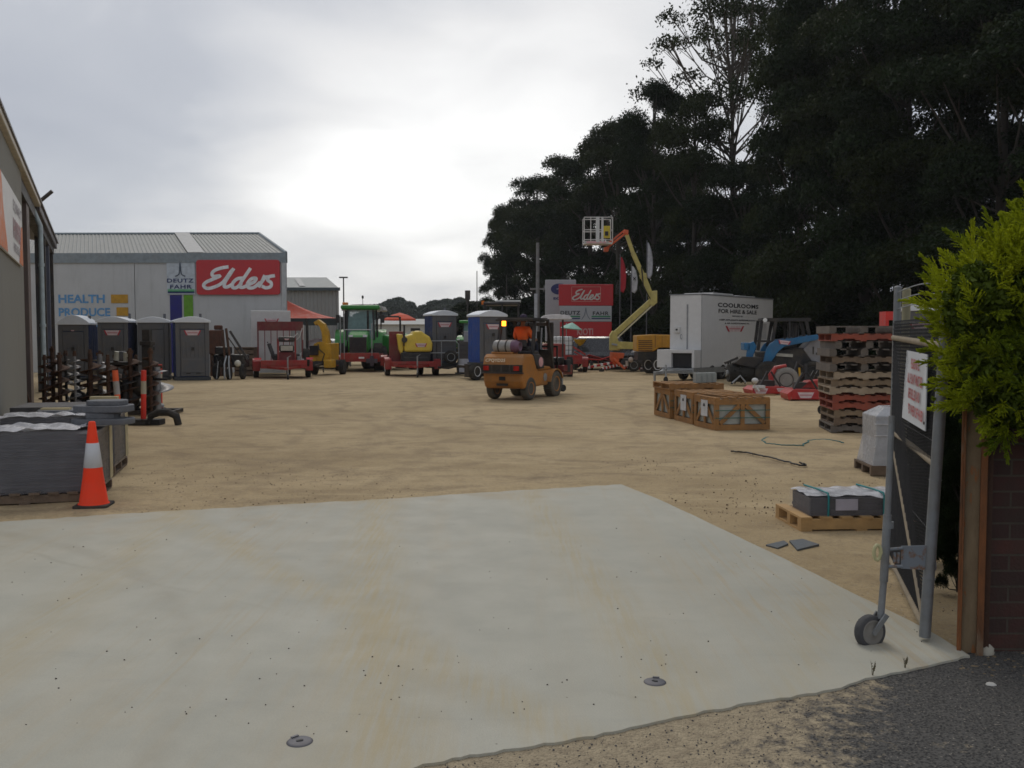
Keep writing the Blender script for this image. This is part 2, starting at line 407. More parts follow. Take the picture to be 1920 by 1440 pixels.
# concrete slab
SE=[(1165,908),(1230,934),(1300,966),(1400,1014),(1500,1062),(1600,1112),(1700,1160),(1765,1195),(1818,1229)]
far=[(0,978),(250,962),(500,948),(730,935),(950,921),(1165,908)]
near=[(1818,1229),(1780,1238),(1720,1253),(1640,1268),(1560,1292),(1480,1306),(1400,1318),(1320,1334),(1230,1352),(1150,1371),(1060,1388),(960,1403),(880,1416),(800,1432),(760,1442),(700,1456)]
pts=[]
rl=random.Random(3)
fl=[G(*p) for p in far]; d=(fl[0]-fl[1]).normalized(); pts.append(fl[0]+d*9)
for i in range(len(far)-1):
    for k in range(14):
        t=k/14; a,b=far[i],far[i+1]; q=G(a[0]+(b[0]-a[0])*t,a[1]+(b[1]-a[1])*t); pts.append(q+Vector((0,rl.uniform(-.025,.025),0)))
for i in range(len(SE)-1):
    for k in range(3):
        t=k/3; a,b=SE[i],SE[i+1]; q=G(a[0]+(b[0]-a[0])*t,a[1]+(b[1]-a[1])*t); pts.append(q+Vector((rl.uniform(-.004,.004),0,0)))
NE=[]
for i in range(len(near)-1):
    for k in range(5):
        t=k/5; a,b=near[i],near[i+1]; q=G(a[0]+(b[0]-a[0])*t,a[1]+(b[1]-a[1])*t); q=q+Vector((0,rl.uniform(-.012,.012),0)); pts.append(q); NE.append(q)
q=G(*near[-1]); pts.append(q); pts.append(q+Vector((-6,-1.9,0))); pts.append(Vector((-13.5,1.8,0)))
g=NG(bpy.data.materials.new('concrete slab'))
n1=g.noise(.5,5,.6); n2=g.noise(3,7,.65); n3=g.noise(90,3,.6)
c=g.mix(g.rng(n1,.3,.7),(.39,.378,.305),(.475,.457,.37))
c=g.mix(g.rng(n2,.45,.75,0,.22),c,(.34,.34,.305))
s1=g.noise(1.2,5,.65,g.map((1.9,.25,1),R(24)),.5); c=g.mix(g.rng(s1,.5,.72,0,.4),c,(.45,.38,.255))
s1b=g.noise(7,5,.65,g.map((2.6,.12,1),R(18)),.3); s1c=g.noise(.45,3,.5,g.map((1,.35,1),R(12),(3,1,0)))
c=g.mix(g.math('MULTIPLY',g.rng(s1b,.5,.66,0,.65),g.rng(s1c,.48,.62)),c,(.43,.34,.2))
s2=g.noise(1.6,4,.6,g.map((.3,2.0,1),R(-14)),1.2); c=g.mix(g.rng(s2,.62,.72,0,.3),c,(.32,.315,.28))
s3=g.noise(.9,8,.75); c=g.mix(g.rng(s3,.58,.74,0,.5),c,(.44,.37,.25))
c=g.mix(g.rng(n3,.35,.75,0,.35),c,(.33,.32,.29))
# drifted dirt along the yard edge of the slab
sp=g.N.new('ShaderNodeSeparateXYZ'); g.L.new(g.tc,sp.inputs[0])
ed=g.math('SUBTRACT',g.math('SUBTRACT',sp.outputs[1],g.math('MULTIPLY',sp.outputs[0],.36)),10.15)
ed=g.math('ADD',g.math('MULTIPLY',ed,.55),g.math('MULTIPLY',g.math('SUBTRACT',g.noise(1.6,7,.65),.5),3.2))
c=g.mix(g.rng(ed,-.35,.75,0,.75),c,(.40,.315,.19))
X_,Y_=sp.outputs[0],sp.outputs[1]
wob=g.math('MULTIPLY',g.math('SUBTRACT',g.noise(.8,3,.5),.5),.5)
for (x0_,k1_,k2_,w_,st_) in ((0.0,-.149,0,.34,.75),(1.16,-.095,0,.3,.6),(2.9,-.69,0,.28,.6),(-2.1,-.12,0,.35,.5),(-3.0,-.5,.02,.3,.45),(-.5,.42,0,.22,.35),(6.98,-1.496,0,.06,.0)):
    xc=g.math('ADD',g.math('ADD',x0_,g.math('MULTIPLY',Y_,k1_)),g.math('MULTIPLY',g.math('MULTIPLY',Y_,Y_),k2_))
    dd=g.math('ABSOLUTE',g.math('ADD',g.math('SUBTRACT',X_,xc),wob),0)
    m1=g.rng(dd,0,w_,1,0); n_t=g.noise(9,4,.6,g.map((3.0,.2,1),math.atan(k1_)*-1))
    m1=g.math('MULTIPLY',m1,g.rng(n_t,.38,.6,.25,1)); c=g.mix(g.math('MULTIPLY',m1,st_),c,(.42,.34,.19))
da=g.math('ABSOLUTE',g.math('ADD',g.math('ADD',g.math('SUBTRACT',X_,6.98),g.math('MULTIPLY',Y_,1.496)),g.math('MULTIPLY',wob,1.2)),0); c=g.mix(g.math('MULTIPLY',g.rng(da,.01,.07,1,0),g.rng(g.noise(1.2,5,.6),.45,.62,0,.28)),c,(.3,.27,.2))
db=g.math('ABSOLUTE',g.math('ADD',g.math('SUBTRACT',g.math('SQRT',g.math('ADD',g.math('MULTIPLY',g.math('SUBTRACT',X_,-7.0),g.math('SUBTRACT',X_,-7.0)),g.math('MULTIPLY',g.math('SUBTRACT',Y_,3.0),g.math('SUBTRACT',Y_,3.0))),0),5.6),g.math('MULTIPLY',wob,.2)),0); c=g.mix(g.math('MULTIPLY',g.rng(db,.03,.12,1,0),g.rng(g.noise(2,4),.42,.6,.05,.45)),c,(.33,.3,.23))
# screeding lines + specks
sv=g.vor(1.1); c=g.mix(g.rng(sv,.0,.012,1,0),c,(.03,.028,.025))
sv=g.vor(4.3,g.map((1,1,1),.4,(3,2,0))); c=g.mix(g.rng(sv,.018,.028,.8,0),c,(.1,.08,.055))
cw=g.N.new('ShaderNodeTexWave'); cw.inputs['Scale'].default_value=2.2; cw.inputs['Distortion'].default_value=2; g.L.new(g.map((1,.5,1),R(100)),cw.inputs[0])
h=g.math('ADD',g.math('MULTIPLY',n3,.5),g.math('ADD',g.math('MULTIPLY',n2,.05),g.math('MULTIPLY',g.noise(200,2,.5),.3)))
CONC=g.fin(c,h,.32,.012,g.rng(n2,.3,.7,.62,.85))
mb=MB(); mb.pxy([(p.x,p.y) for p in pts],-.09,0.0)
struct(mb.build('concrete_apron',CONC))
# asphalt driveway with washed sand
g=NG(bpy.data.materials.new('sandy asphalt'))
n1=g.noise(1.1,6,.65); n2=g.noise(16,5,.7); vv=g.vor(75); v2=g.vor(38,g.map((1,1,1),.7)); 
sp=g.N.new('ShaderNodeSeparateXYZ'); g.L.new(g.tc,sp.inputs[0])
k=g.math('ADD',g.math('MULTIPLY',g.math('SUBTRACT',sp.outputs[0],1.38),1.3),g.math('MULTIPLY',g.math('SUBTRACT',sp.outputs[1],4.0),-.5))
k=g.math('ADD',k,g.math('MULTIPLY',g.math('SUBTRACT',n1,.5),3.0)); k=g.math('ADD',k,g.math('MULTIPLY',g.math('SUBTRACT',n2,.5),2.4))
sand=g.mix(g.rng(n2,.35,.7),(.44,.36,.235),(.29,.23,.15))
sand=g.mix(g.math('MULTIPLY',g.rng(v2,.1,.24,.92,0),g.rng(g.noise(9,4,.7),.42,.62,.1,1)),sand,(.06,.055,.05))
sand=g.mix(g.rng(g.vor(120),.1,.3,.5,0),sand,(.2,.16,.11))
asp=g.mix(g.rng(vv,.2,.55),(.024,.023,.022),(.095,.09,.082))
asp=g.mix(g.rng(g.noise(70,2,.5),.66,.7),asp,(.3,.27,.22))
c=g.mix(g.rng(k,-.25,.35),sand,asp)
ASP=g.fin(c,g.math('ADD',g.math('MULTIPLY',vv,-.8),g.math('ADD',n2,g.math('MULTIPLY',v2,-.6))),.8,.02,.9)
mb=MB(); mb.add([(-9,1.2,-.012),(-9,-8,-.012),(14,-8,-.012),(14,4.85,-.012),(2.9,5.05,-.012),(2.5,4.98,-.012)]+[(p.x,p.y+.02,-.012) for p in NE[2:]],[tuple(range(6+len(NE)-2))])
struct(mb.build('road',ASP))
# loose stones
def stones(name,n,area,smin,smax,mat,seed,z=0.0,label=''):
    r=random.Random(seed); mb=MB()
    for i in range(n):
        x,y=area(r); s=r.uniform(smin,smax)*r.uniform(.6,1); a=r.uniform(0,6.28)
        vs=[]
        for k in range(5):
            t=a+k*1.2566; q=s*r.uniform(.7,1.1); vs.append((x+q*math.cos(t),y+q*math.sin(t)*.8,z-.003))
        for k in range(5):
            t=a+k*1.2566+.3; q=s*r.uniform(.4,.7); vs.append((x+q*math.cos(t),y+q*math.sin(t)*.8,z+s*r.uniform(.5,.9)))
        mb.add(vs,[(0,1,6,5),(1,2,7,6),(2,3,8,7),(3,4,9,8),(4,0,5,9),(5,6,7,8,9)])
    o=mb.build(name,mat); o['kind']='stuff'; tag(o,label,'gravel',kind='stuff'); return o
def a1(r):
    while 1:
        p=G(r.uniform(800,1900),r.uniform(1240,1440)); t=next((i for i in range(len(NE)-1) if NE[i+1].x<=p.x<=NE[i].x),None)
        if t is not None and p.y<NE[t].y-.02: return p.x,p.y
stones('gravel',800,a1,.003,.008,M('dark gravel',(.09,.085,.08),.8,var=.5,scale=40),5,-.012,'dark loose gravel on the sandy driveway edge below the concrete')
def a2(r):
    while 1:
        p=G(r.uniform(0,1800),700+260*r.random()**.6+ (0 if r.random()<.6 else 180)); 
        q=p
        # outside the slab
        if p.y>10.15+.36*p.x+.1 and p.x<1.3: return q.x,q.y
        if p.x>=1.3 and p.x> 1.3+(10.6-p.y)*.245+.12 and p.y>5.6: return q.x,q.y
stones('pebbles',2200,a2,.003,.011,M('yard pebbles',(.25,.19,.12),.9,var=.5,scale=30),6,-.025,'scattered small pebbles on the sandy dirt yard')

hzb=MB(); hzb.box(-420,420,-30,430,-1.2,45)
HZ=bpy.data.materials.new('thin damp air'); HZ.use_nodes=True; N=HZ.node_tree.nodes; N.remove(N['Principled BSDF'])
vp=N.new('ShaderNodeVolumePrincipled'); vp.inputs['Density'].default_value=.0003; vp.inputs['Color'].default_value=(.93,.96,1,1); vp.inputs['Anisotropy'].default_value=.2
HZ.node_tree.links.new(vp.outputs[0],N['Material Output'].inputs['Volume'])
ho=hzb.build('haze',HZ); tag(ho,'thin pale haze in the air over the whole yard','haze',kind='stuff')

def a3(r):
    while 1:
        p=G(r.uniform(1180,1680) if r.random()<.75 else r.uniform(230,900),r.uniform(790,1060))
        if p.y>10.15+.36*p.x+.1 and p.x<1.3: return p.x,p.y
        if p.x>=1.3 and p.x> 1.3+(10.6-p.y)*.245+.12: return p.x,p.y
stones('leaf_litter',380,a3,.005,.015,M('dry leaf flakes',(.11,.075,.04),.9,var=.6,scale=20),16,-.026,'brown dry leaf flakes scattered on the dirt towards the crates')

def a4(r):
    while 1:
        p=G(r.uniform(0,1800),r.uniform(960,1425))
        if p.y<10.0+.36*p.x-.2 and p.y>3.75+.45*max(0,p.x+.2)+.12 and p.x<1.3+(10.6-p.y)*.2: return p.x,p.y
stones('grit',150,a4,.0035,.008,M('gum nut brown',(.035,.026,.018),.9),26,.0,'tiny dark gum nuts and twigs scattered on the concrete')
# ================================================================ buildings
def corr_mat(name,col,pitch,axis,rough=.5,metal=0,dirt=.25,dcol=(.3,.27,.22)):
    # profiled sheet: ribs as bump along the local axis
    m=bpy.data.materials.new(name); g=NG(m)
    sp=g.N.new('ShaderNodeSeparateXYZ'); g.L.new(g.tc,sp.inputs[0])
    x=sp.outputs[axis]; w=g.math('SINE',g.math('MULTIPLY',x,2*math.pi/pitch),0)
    n=g.noise(1.2,7,.65); c=g.mix(g.rng(n,.4,.75,0,dirt),col,dcol)
    st=g.noise(2.5,4,.6,g.map((3,3,.25))); c=g.mix(g.rng(st,.5,.8,0,dirt),c,tuple(q*.6 for q in col))
    g.b.inputs['Metallic'].default_value=metal
    return g.fin(c,w,.9,pitch*.14,rough)
def sheet(p0,p1,z0,z1,pitch,dep,thick=.02,zfun=None):
    """a ribbed wall sheet from p0 to p1 (xy), trapezoid ribs as real geometry"""
    mb=MB(); p0=Vector((*p0,0));p1=Vector((*p1,0));L_=(p1-p0).length;d=(p1-p0)/L_;n=Vector((d.y,-d.x,0))
    k=int(L_/pitch); q=[]
    for i in range(k+1):
        for a,b in ((0,0),(.5,0),(.6,1),(.9,1)):
            t=(i+a)*pitch
            if t<=L_: q.append((t,b*dep))
    q.append((L_,0))
    vs=[]
    for t,b in q:
        p=p0+d*t+n*b; zt=zfun(t) if zfun else z1
        vs+= [(p.x,p.y,z0),(p.x,p.y,zt)]
    mb.add(vs,[(2*i,2*i+2,2*i+3,2*i+1) for i in range(len(q)-1)]); return mb
# ---- left shed: face runs from A (near) to B (far)
A=Vector((-6.1,10.5,0)); B=Vector((-16.3,33.4,0)); dL=(B-A).normalized(); nL=Vector((dL.y,-dL.x,0)) # nL points to the yard (+x)
def onL(px):   # distance along the wall for a pixel column
    k=(px-960)/FPX; return (A.x-k*A.y)/(k*dL.y-dL.x)
sh=thing('shed','long grey ribbed metal shed with open bays along the left edge of the yard','shed',A,math.atan2(dL.y,dL.x))
# local: x along wall, y = into the shed (left side), z up.  yard side is -y
GREYW=corr_mat('warm grey wall sheeting',(.3,.295,.26),.2,0,.6)
t45,t65,t72,t98=onL(46),onL(66),onL(74),onL(99); Lw=(B-A).length
H=5.0
sheet((0,0),(t45,0),0,H-.1,.2,.03).build('wall',GREYW,sh)
mb=MB(); mb.box(-.2,t45,.25,.35,0,H-.1); mb.build('inner_wall',DST,sh)
# columns
CB=M('brown steel column',(.13,.095,.085),.6,dirt=.3)
for i,(a,w,m) in enumerate(((t45+.1,.22,BLK),(t65-.9,.9,CB),((t72+t98)/2+1.2,.3,DST),(t98-.1,.35,M('blue grey steel',(.09,.1,.14),.5)),(Lw-.15,.3,DST))):
    mb=MB(); mb.box(a-w/2,a+w/2,.02,.3,0,H-.35); mb.build('column',m,sh,bev=.01)
mb=MB(); mb.tube([(t72-.1,-.1,0),(t72-.1,-.1,H-.6),(t72-.1,.05,H-.2)],.06,10); 
mb.cyl((t72-.1,-.1,1.9),(t72-.1,-.1,1.98),.075); mb.cyl((t72-.1,-.1,3.4),(t72-.1,-.1,3.48),.075); mb.build('downpipe',M('pale blue downpipe',(.42,.5,.52),.4),sh)
mb=MB(); mb.box(-.3,t72,-.12,.05,H-.12,H+.03); mb.build('gutter',M('cream gutter',(.6,.56,.47),.5,dirt=.3),sh,bev=.02)
mb=MB(); mb.box(t72+.01,Lw+.3,-.10,.05,H-.22,H-.02); mb.build('gutter',M('dark gutter paint',(.09,.08,.085),.5),sh,bev=.02)
mb=MB(); mb.box(-.3,Lw+.3,.0,.25,H-.42,H-.14); mb.build('eave_beam',DST,sh)
mb=MB()
def roofz(y): return H+.02+(y+.15)*.13
mb.pyz([(-.15,roofz(-.15)),(7,roofz(7)),(14,roofz(0)),(14,roofz(0)-.06),(7,roofz(7)-.06),(-.15,roofz(-.15)-.045)],-.35,Lw+.4)
mb.build('roof',corr_mat('purple grey roof sheeting',(.2,.19,.2),.2,0,.5),sh)
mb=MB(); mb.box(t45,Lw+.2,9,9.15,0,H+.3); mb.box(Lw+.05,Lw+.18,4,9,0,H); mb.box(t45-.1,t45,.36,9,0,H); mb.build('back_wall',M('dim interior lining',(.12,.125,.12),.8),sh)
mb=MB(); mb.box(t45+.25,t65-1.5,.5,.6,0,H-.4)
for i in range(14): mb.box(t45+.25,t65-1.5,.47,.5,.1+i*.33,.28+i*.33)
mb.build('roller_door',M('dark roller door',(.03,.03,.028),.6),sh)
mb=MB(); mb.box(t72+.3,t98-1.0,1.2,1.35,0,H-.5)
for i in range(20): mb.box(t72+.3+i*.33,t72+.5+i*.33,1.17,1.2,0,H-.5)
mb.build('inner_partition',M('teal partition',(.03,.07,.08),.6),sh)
mb=MB(); mb.tube([(t72+.2,-.1,H+.05),(t72+.1,-.38,H+.3)],.05,8); mb.build('vent_spout',DST,sh)
# printed board on the wall
ta,tb=onL(-130),onL(39.5)
bd=MB(); bd.box(ta,tb,-.075,-.045,2.98,4.12)
bo=bd.build('sign_board',WHT); bo.parent=None; bo.location=A; bo.rotation_euler=sh.rotation_euler
tag(bo,'orange and white printed sign board fixed to the grey shed wall','sign')
bw=tb-ta
mb=MB(); mb.prism([(ta+.02,2.99),(onL(10),2.99),(onL(3),3.6),(onL(.5),4.11),(ta+.02,4.11)],(0,-.078,0),(1,0,0),(0,0,1),(0,-1,0),0,.004); mb.build('orange_panel',M('orange print',(.62,.16,.03),.5),bo)
mb=MB(); mb.prism([(tb-.9,2.99),(tb-.02,2.99),(tb-.02,3.7),(tb-.25,3.7)],(0,-.078,0),(1,0,0),(0,0,1),(0,-1,0),0,.004); mb.build('orange_corner',_mc['orange print'],bo)
gp=M('grey print',(.33,.3,.32),.6)
text('EQUIPMENT',bo,(tb-1.1,-.078,3.88),(1,0,0),(0,0,1),1.9,.22,gp)
text('HYPER',bo,(tb-1.25,-.078,3.5),(1,0,0),(0,0,1),1.8,.34,M('faded red grey print',(.42,.25,.27),.6),bold=.04)
text('HIRE & SALES',bo,(tb-1.35,-.078,3.18),(1,0,0),(0,0,1),1.6,.16,gp)
# ---- rear shed with the painted wall
YB=42.0; zt=Zp(474,YB)
C0=Vector((Xp(537,YB),YB+.0,0)); C1=Vector((Xp(40,YB),YB+.25,0)); dS=Vector((-.445,1,0)).normalized()
rs=thing('warehouse','pale panel warehouse with big red script sign and grey sheet roof','warehouse',C0,0)
W0=C1-C0
def loc(v): return Vector(v)-C0
u=(-W0).normalized(); nf=Vector((u.y,-u.x,0))   # front normal (towards camera)
PAN=bpy.data.materials.new('painted concrete panels'); g=NG(PAN)
n1=g.noise(.8,7,.65); st=g.noise(1.6,6,.65,g.map((2.5,2.5,.3))); c=g.mix(g.rng(n1,.35,.75,0,.5),(.5,.51,.51),(.39,.40,.39)); c=g.mix(g.rng(st,.52,.75,0,.5),c,(.33,.34,.33)); g.fin(c,g.noise(30),.15,.01,.75)
mb=MB()
def quadwall(mb,p0,p1,z0,z1,th=.18):
    p0=Vector(p0);p1=Vector(p1);d=(p1-p0).normalized();n=Vector((d.y,-d.x,0))*th
    a=[p0,p1,p1-n,p0-n]; vs=[(q.x,q.y,z0) for q in a]+[(q.x,q.y,z1) for q in a]
    mb.add(vs,[(0,1,5,4),(1,2,6,5),(2,3,7,6),(3,0,4,7),(4,5,6,7),(3,2,1,0)])
# front wall in panels
Lf=W0.length; joints=[0,(537-252)/497*Lf,Lf]
pt=lambda t,off=0: u*(-t)+nf*off     # local point t metres left of the right corner
quadwall(mb,pt(joints[1]-.015),pt(0),0,zt-.02); quadwall(mb,pt(Lf),pt(joints[1]+.015),0,zt-.02)
e=dS*14
quadwall(mb,(0,0,0),e,0,zt-.4); mb.build('wall',PAN,rs)
mb=MB(); q=pt(joints[1],.0); mb.box(q.x-.02,q.x+.02,q.y+.05,q.y+.1,0,zt-.05); mb.build('panel_joint',BLKP,rs)
BG=M('blue grey flashing',(.22,.26,.28),.5,dirt=.2)
mb=MB(); quadwall(mb,pt(Lf,.07),pt(-.03,.07),zt-.44,zt,.3); mb.build('fascia',BG,rs)
mb=MB(); mb.box(-.16,.03,-.06,.1,zt-.43-4.6,zt-.442); mb.build('corner_flashing',M('pale flashing',(.42,.44,.44),.5),rs)
# roof: eave along front, ridge 7 m behind, mono ribs
dR=7.4; ridge=dS*dR; zr=Zp(439,YB+dR*dS.y)
nrib=int(Lf/.19); vs=[]
for i in range(nrib*4+1):
    t=Lf*i/(nrib*4); b=(0,.035,.035,0)[i%4]; p=pt(t+.0,-.1)
    vs+=[(p.x+.02,p.y,zt-.06+b),(p.x+ridge.x,p.y+ridge.y,zr+b)]
mb=MB(); mb.add(vs,[(2*i,2*i+1,2*i+3,2*i+2) for i in range(nrib*4)])
vs=[(p.x+ridge.x,p.y+ridge.y,zr) for p in (pt(0,-.1),pt(Lf,-.1))]+[(p.x+2*ridge.x,p.y+2*ridge.y,zt) for p in (pt(Lf,-.1),pt(0,-.1))]; mb.add(vs,[(0,1,2,3)])
mb.add([(0,0.02,zt-.4),(e.x,e.y,zt-.4),(ridge.x,ridge.y,zr-.05)],[(0,1,2)])
RF=M('weathered roof sheeting',(.27,.27,.245),.55,var=.12,dirt=.35,dcol=(.2,.19,.16)); mb.build('roof',RF,rs)
mb=MB(); p=pt(0,-.1)
mb.tube([(p.x,p.y,zt+.02),(p.x+ridge.x,p.y+ridge.y,zr+.05)],.07,6); a_=pt(Lf,-.1); mb.tube([(p.x+ridge.x,p.y+ridge.y,zr+.05),(a_.x+ridge.x,a_.y+ridge.y,zr+.05)],.07,6); mb.build('ridge_cap',BG,rs)
def tpx(px): return (537-px)/497*Lf
a1_,a2_=tpx(352),tpx(384)
vs=[]
for t in (a1_,a2_):
    p=pt(t,-.1); vs+=[(p.x,p.y,zt-.005),(p.x+ridge.x,p.y+ridge.y,zr+.06)]
vs=[(x,y,z+.045) for x,y,z in vs]; mb=MB(); mb.add(vs,[(0,1,3,2)]); mb.build('skylight',M('fibreglass skylight',(.31,.31,.3),.5,var=.05),rs)
zz=lambda py: Zp(py,YB)
LB=M('pale blue print',(.10,.27,.5),.6); OC=M('ochre print',(.46,.25,.02),.6)
uX=u
def wtext(s,x0,x1,y0,y1,mat,**k):
    t=tpx((x0+x1)/2); q=pt(t,.0); text(s,rs,(q.x,q.y,zz((y0+y1)/2)),uX,(0,0,1),(x1-x0)/497*Lf,zz(y0)-zz(y1),mat,lift=.012,**k)
def wrect(x0,x1,y0,y1,mat,name,lift=.012,th=.01):
    mb=MB(); mb.prism([(-tpx(x0),zz(y1)),(-tpx(x1),zz(y1)),(-tpx(x1),zz(y0)),(-tpx(x0),zz(y0))],(0,0,0),u,(0,0,1),nf,lift,lift+th); return mb.build(name,mat,rs)
wtext('HEALTH',107,195,552,568,LB,bold=.03)
wtext('PRODUCE',107,205,577,593,LB,bold=.03)
wtext('SUPPLIES',107,184,603,619,LB,bold=.03)
wrect(207,239,552,568,OC,'ochre_block'); wrect(217,239,576,592,OC,'ochre_block'); wrect(171,183,624,640,OC,'ochre_block')
sg1=MB(); sg1.prism([(-tpx(314),zz(552)),(-tpx(367),zz(552)),(-tpx(367),zz(487)),(-tpx(314),zz(487))],C0,u,(0,0,1),nf,.02,.05)
s1o=tag(sg1.build('sign_board',M('pale blue sign',(.45,.5,.54),.5)),'pale blue sign with a peaked tower mark and dark blue capitals on the warehouse wall','sign')
NAVY=M('navy print',(.015,.025,.11),.5); GP=M('green print',(.03,.2,.09),.5)
def bt(s,cx,cy,w,h,par,mat,**k): 
    q=C0+pt(tpx(cx),.05); return text(s,par,(q.x,q.y,zz(cy)),u,(0,0,1),w/497*Lf,zz(cy-h/2)-zz(cy+h/2),mat,lift=.012,**k)
bt('DEUTZ',339.5,526,50,7.5,s1o,NAVY,bold=.022,sp=1.12); bt('FAHR',340.5,537.5,41,7.5,s1o,NAVY,bold=.022,sp=1.12)
def towermark(par,cx,y0,y1,hw,S,mat,org,yy,zf):
    mb=MB()
    for sg in (1,-1):
        for pl in ([(0,0),(.12,.55),(.28,.85),(.95,1.0)],):
            pts_=[(cx+sg*hw*a,zf(y0+(y1-y0)*b)) for a,b in pl]
            pts2=[((x-cx)*S,z) for x,z in pts_]; mb.spath(pts2,.05 if S>.015 else .05,org,u,(0,0,1),nf,.012)
    mb.prism([(-.035,zf(y0+2)),(0,zf(y0-5)),(.035,zf(y0+2)),(.05,zf(y0+9)),(0,zf(y0+14)),(-.05,zf(y0+9))],org,u,(0,0,1),nf,.012,.02)
    return mb.build('tower_mark',mat,par)
q=C0+pt(tpx(339.5),.05); towermark(s1o,339.5,494,518,10,Lf/497,M('slate print',(.07,.09,.12),.5),q,0,lambda y:zz(y))
for y0,y1,m,nm in ((542,545,M('pale green print',(.16,.4,.22),.5),'stripe'),(545,547,GP,'stripe'),(547,549.5,NAVY,'stripe')):
    mb=MB(); mb.prism([(-tpx(315.5),zz(y1)),(-tpx(365.5),zz(y1)),(-tpx(365.5),zz(y0)),(-tpx(315.5),zz(y0))],C0,u,(0,0,1),nf,.055,.065); mb.build(nm,m,s1o)
wrect(318.5,341,553,706,M('deep blue paint',(.02,.02,.16),.6),'blue_stripe'); wrect(344.5,362,553,706,M('lime green paint',(.12,.3,.02),.6),'green_stripe')
# big red sign
def rrect(x0,x1,z0,z1,r,n=6):
    o=[]
    for cx,cz,a0 in ((x1-r,z0+r,-90),(x1-r,z1-r,0),(x0+r,z1-r,90),(x0+r,z0+r,180)):
        for i in range(n+1):
            a=R(a0+90*i/n); o.append((cx+r*math.cos(a),cz+r*math.sin(a)))
    return o
ELD=[[(548,428),(500,436),(452,452),(424,478),(436,502),(488,498),(430,524),(376,548),(356,574),(384,596),(440,586),(500,556),(540,512),(572,468),(594,446)],
 [(594,446),(566,488),(528,545),(520,580),(548,584),(585,562)],
 [(662,516),(624,522),(590,552),(586,588),(620,588),(660,552)],
 [(726,444),(690,496),(650,555),(648,586),(680,584),(720,560)],
 [(716,566),(760,544),(772,518),(736,522),(704,560),(712,590),(756,588),(806,548)],
 [(840,500),(818,545),(792,588)],[(818,545),(846,512),(874,506)],
 [(915,498),(876,506),(866,532),(892,552),(888,582),(850,592),(818,578)]]
def elders(par,org,u_,n_,w,h,mat,sw=.04,lift=.012):
    mb=MB()
    for s in ELD: mb.spath([((x-629)/662*w,(509-y)/272*h) for x,y in s],w*sw,org,u_,(0,0,1),n_,lift)
    return mb.build('script_lettering',mat,par)
mb=MB(); x0,x1=-tpx(370.5),-tpx(527); z0,z1=zz(552.5),zz(487.5)
mb.prism(rrect(x0,x1,z0,z1,.12),C0,u,(0,0,1),nf,.03,.11)
rsn=tag(mb.build('sign_board',M('red sign face',(.47,.035,.04),.5,var=.06)),'large red rounded sign with white script lettering on the warehouse wall','sign')
q=C0+u*((x0+x1)/2)+nf*.11+Vector((0,0,(z0+z1)/2)); elders(rsn,q,u,nf,x1-x0,z1-z0,M('white sign lettering',(.72,.72,.72),.5))
# ---- distant grey shed
YS=62.; a=Vector((Xp(520,YS),YS,0)); b=Vector((Xp(635,YS),YS,0)); d0=tag(MB().build('x',BG),'','') if 0 else None
ds=thing('far_shed','plain grey shed with a shallow roof and one skylight beyond the warehouse','shed',b)
wz=Zp(541,YS); rz_=Zp(520,YS+7.0)
mb=MB(); quadwall(mb,a-b,(0,0,0),0,wz); quadwall(mb,(0,0,0),Vector((-3.8,14,0)),0,wz-.05); mb.build('wall',corr_mat('grey shed cladding',(.27,.28,.28),.25,0,.6),ds)
mb=MB(); ax=a-b; r_=Vector((-2.15,7,0))
mb.add([(0.1,-.15,wz),(ax.x,-.15,wz),(ax.x+r_.x,r_.y,rz_),(r_.x,r_.y,rz_),(2*r_.x,2*r_.y,wz),(ax.x+2*r_.x,2*r_.y,wz)],[(0,1,2,3),(3,2,5,4),(0,3,4)]); mb.build('roof',M('grey green roof',(.25,.27,.26),.6,dirt=.15),ds)
mb=MB(); mb.box(ax.x,.15,-.25,-.12,wz-.15,wz+.06); mb.build('gutter',M('dark gutter',(.06,.08,.09),.5),ds)
def rp(px,f): 
    x=Xp(px,YS)-b.x; return (x+r_.x*f, r_.y*f-.15*(1-f), wz+(rz_-wz)*f+.05)
mb=MB(); mb.add([rp(566,.15),rp(577,.15),rp(577,.85),rp(566,.85)],[(0,1,2,3)]); mb.build('skylight',_mc['fibreglass skylight'],ds)
# far cream and pale buildings seen between the machines
Yc=120.
for (x0,x1,py,col,lab) in ((700,812,597,(.45,.45,.42),'low pale grey building far behind the spray trailer'),(855,905,588,(.52,.5,.38),'low cream building far behind the toilet trailers')):
    mb=MB(); X0,X1,z=Xp(x0,Yc),Xp(x1,Yc),Zp(py,Yc)
    t=thing('far_building',lab,'building',(X0,Yc,0)); mb.box(0,X1-X0,0,8,0,z*.8); mb.build('wall',M('pale wall %d'%x0,col,.8),t)
    mb=MB(); mb.pyz([(-.4,z*.8),(4,z),(8.4,z*.8)],-.3,X1-X0+.3); mb.build('roof',M('pale roof %d'%x0,tuple(c*.9 for c in col),.7),t); Yc-=12
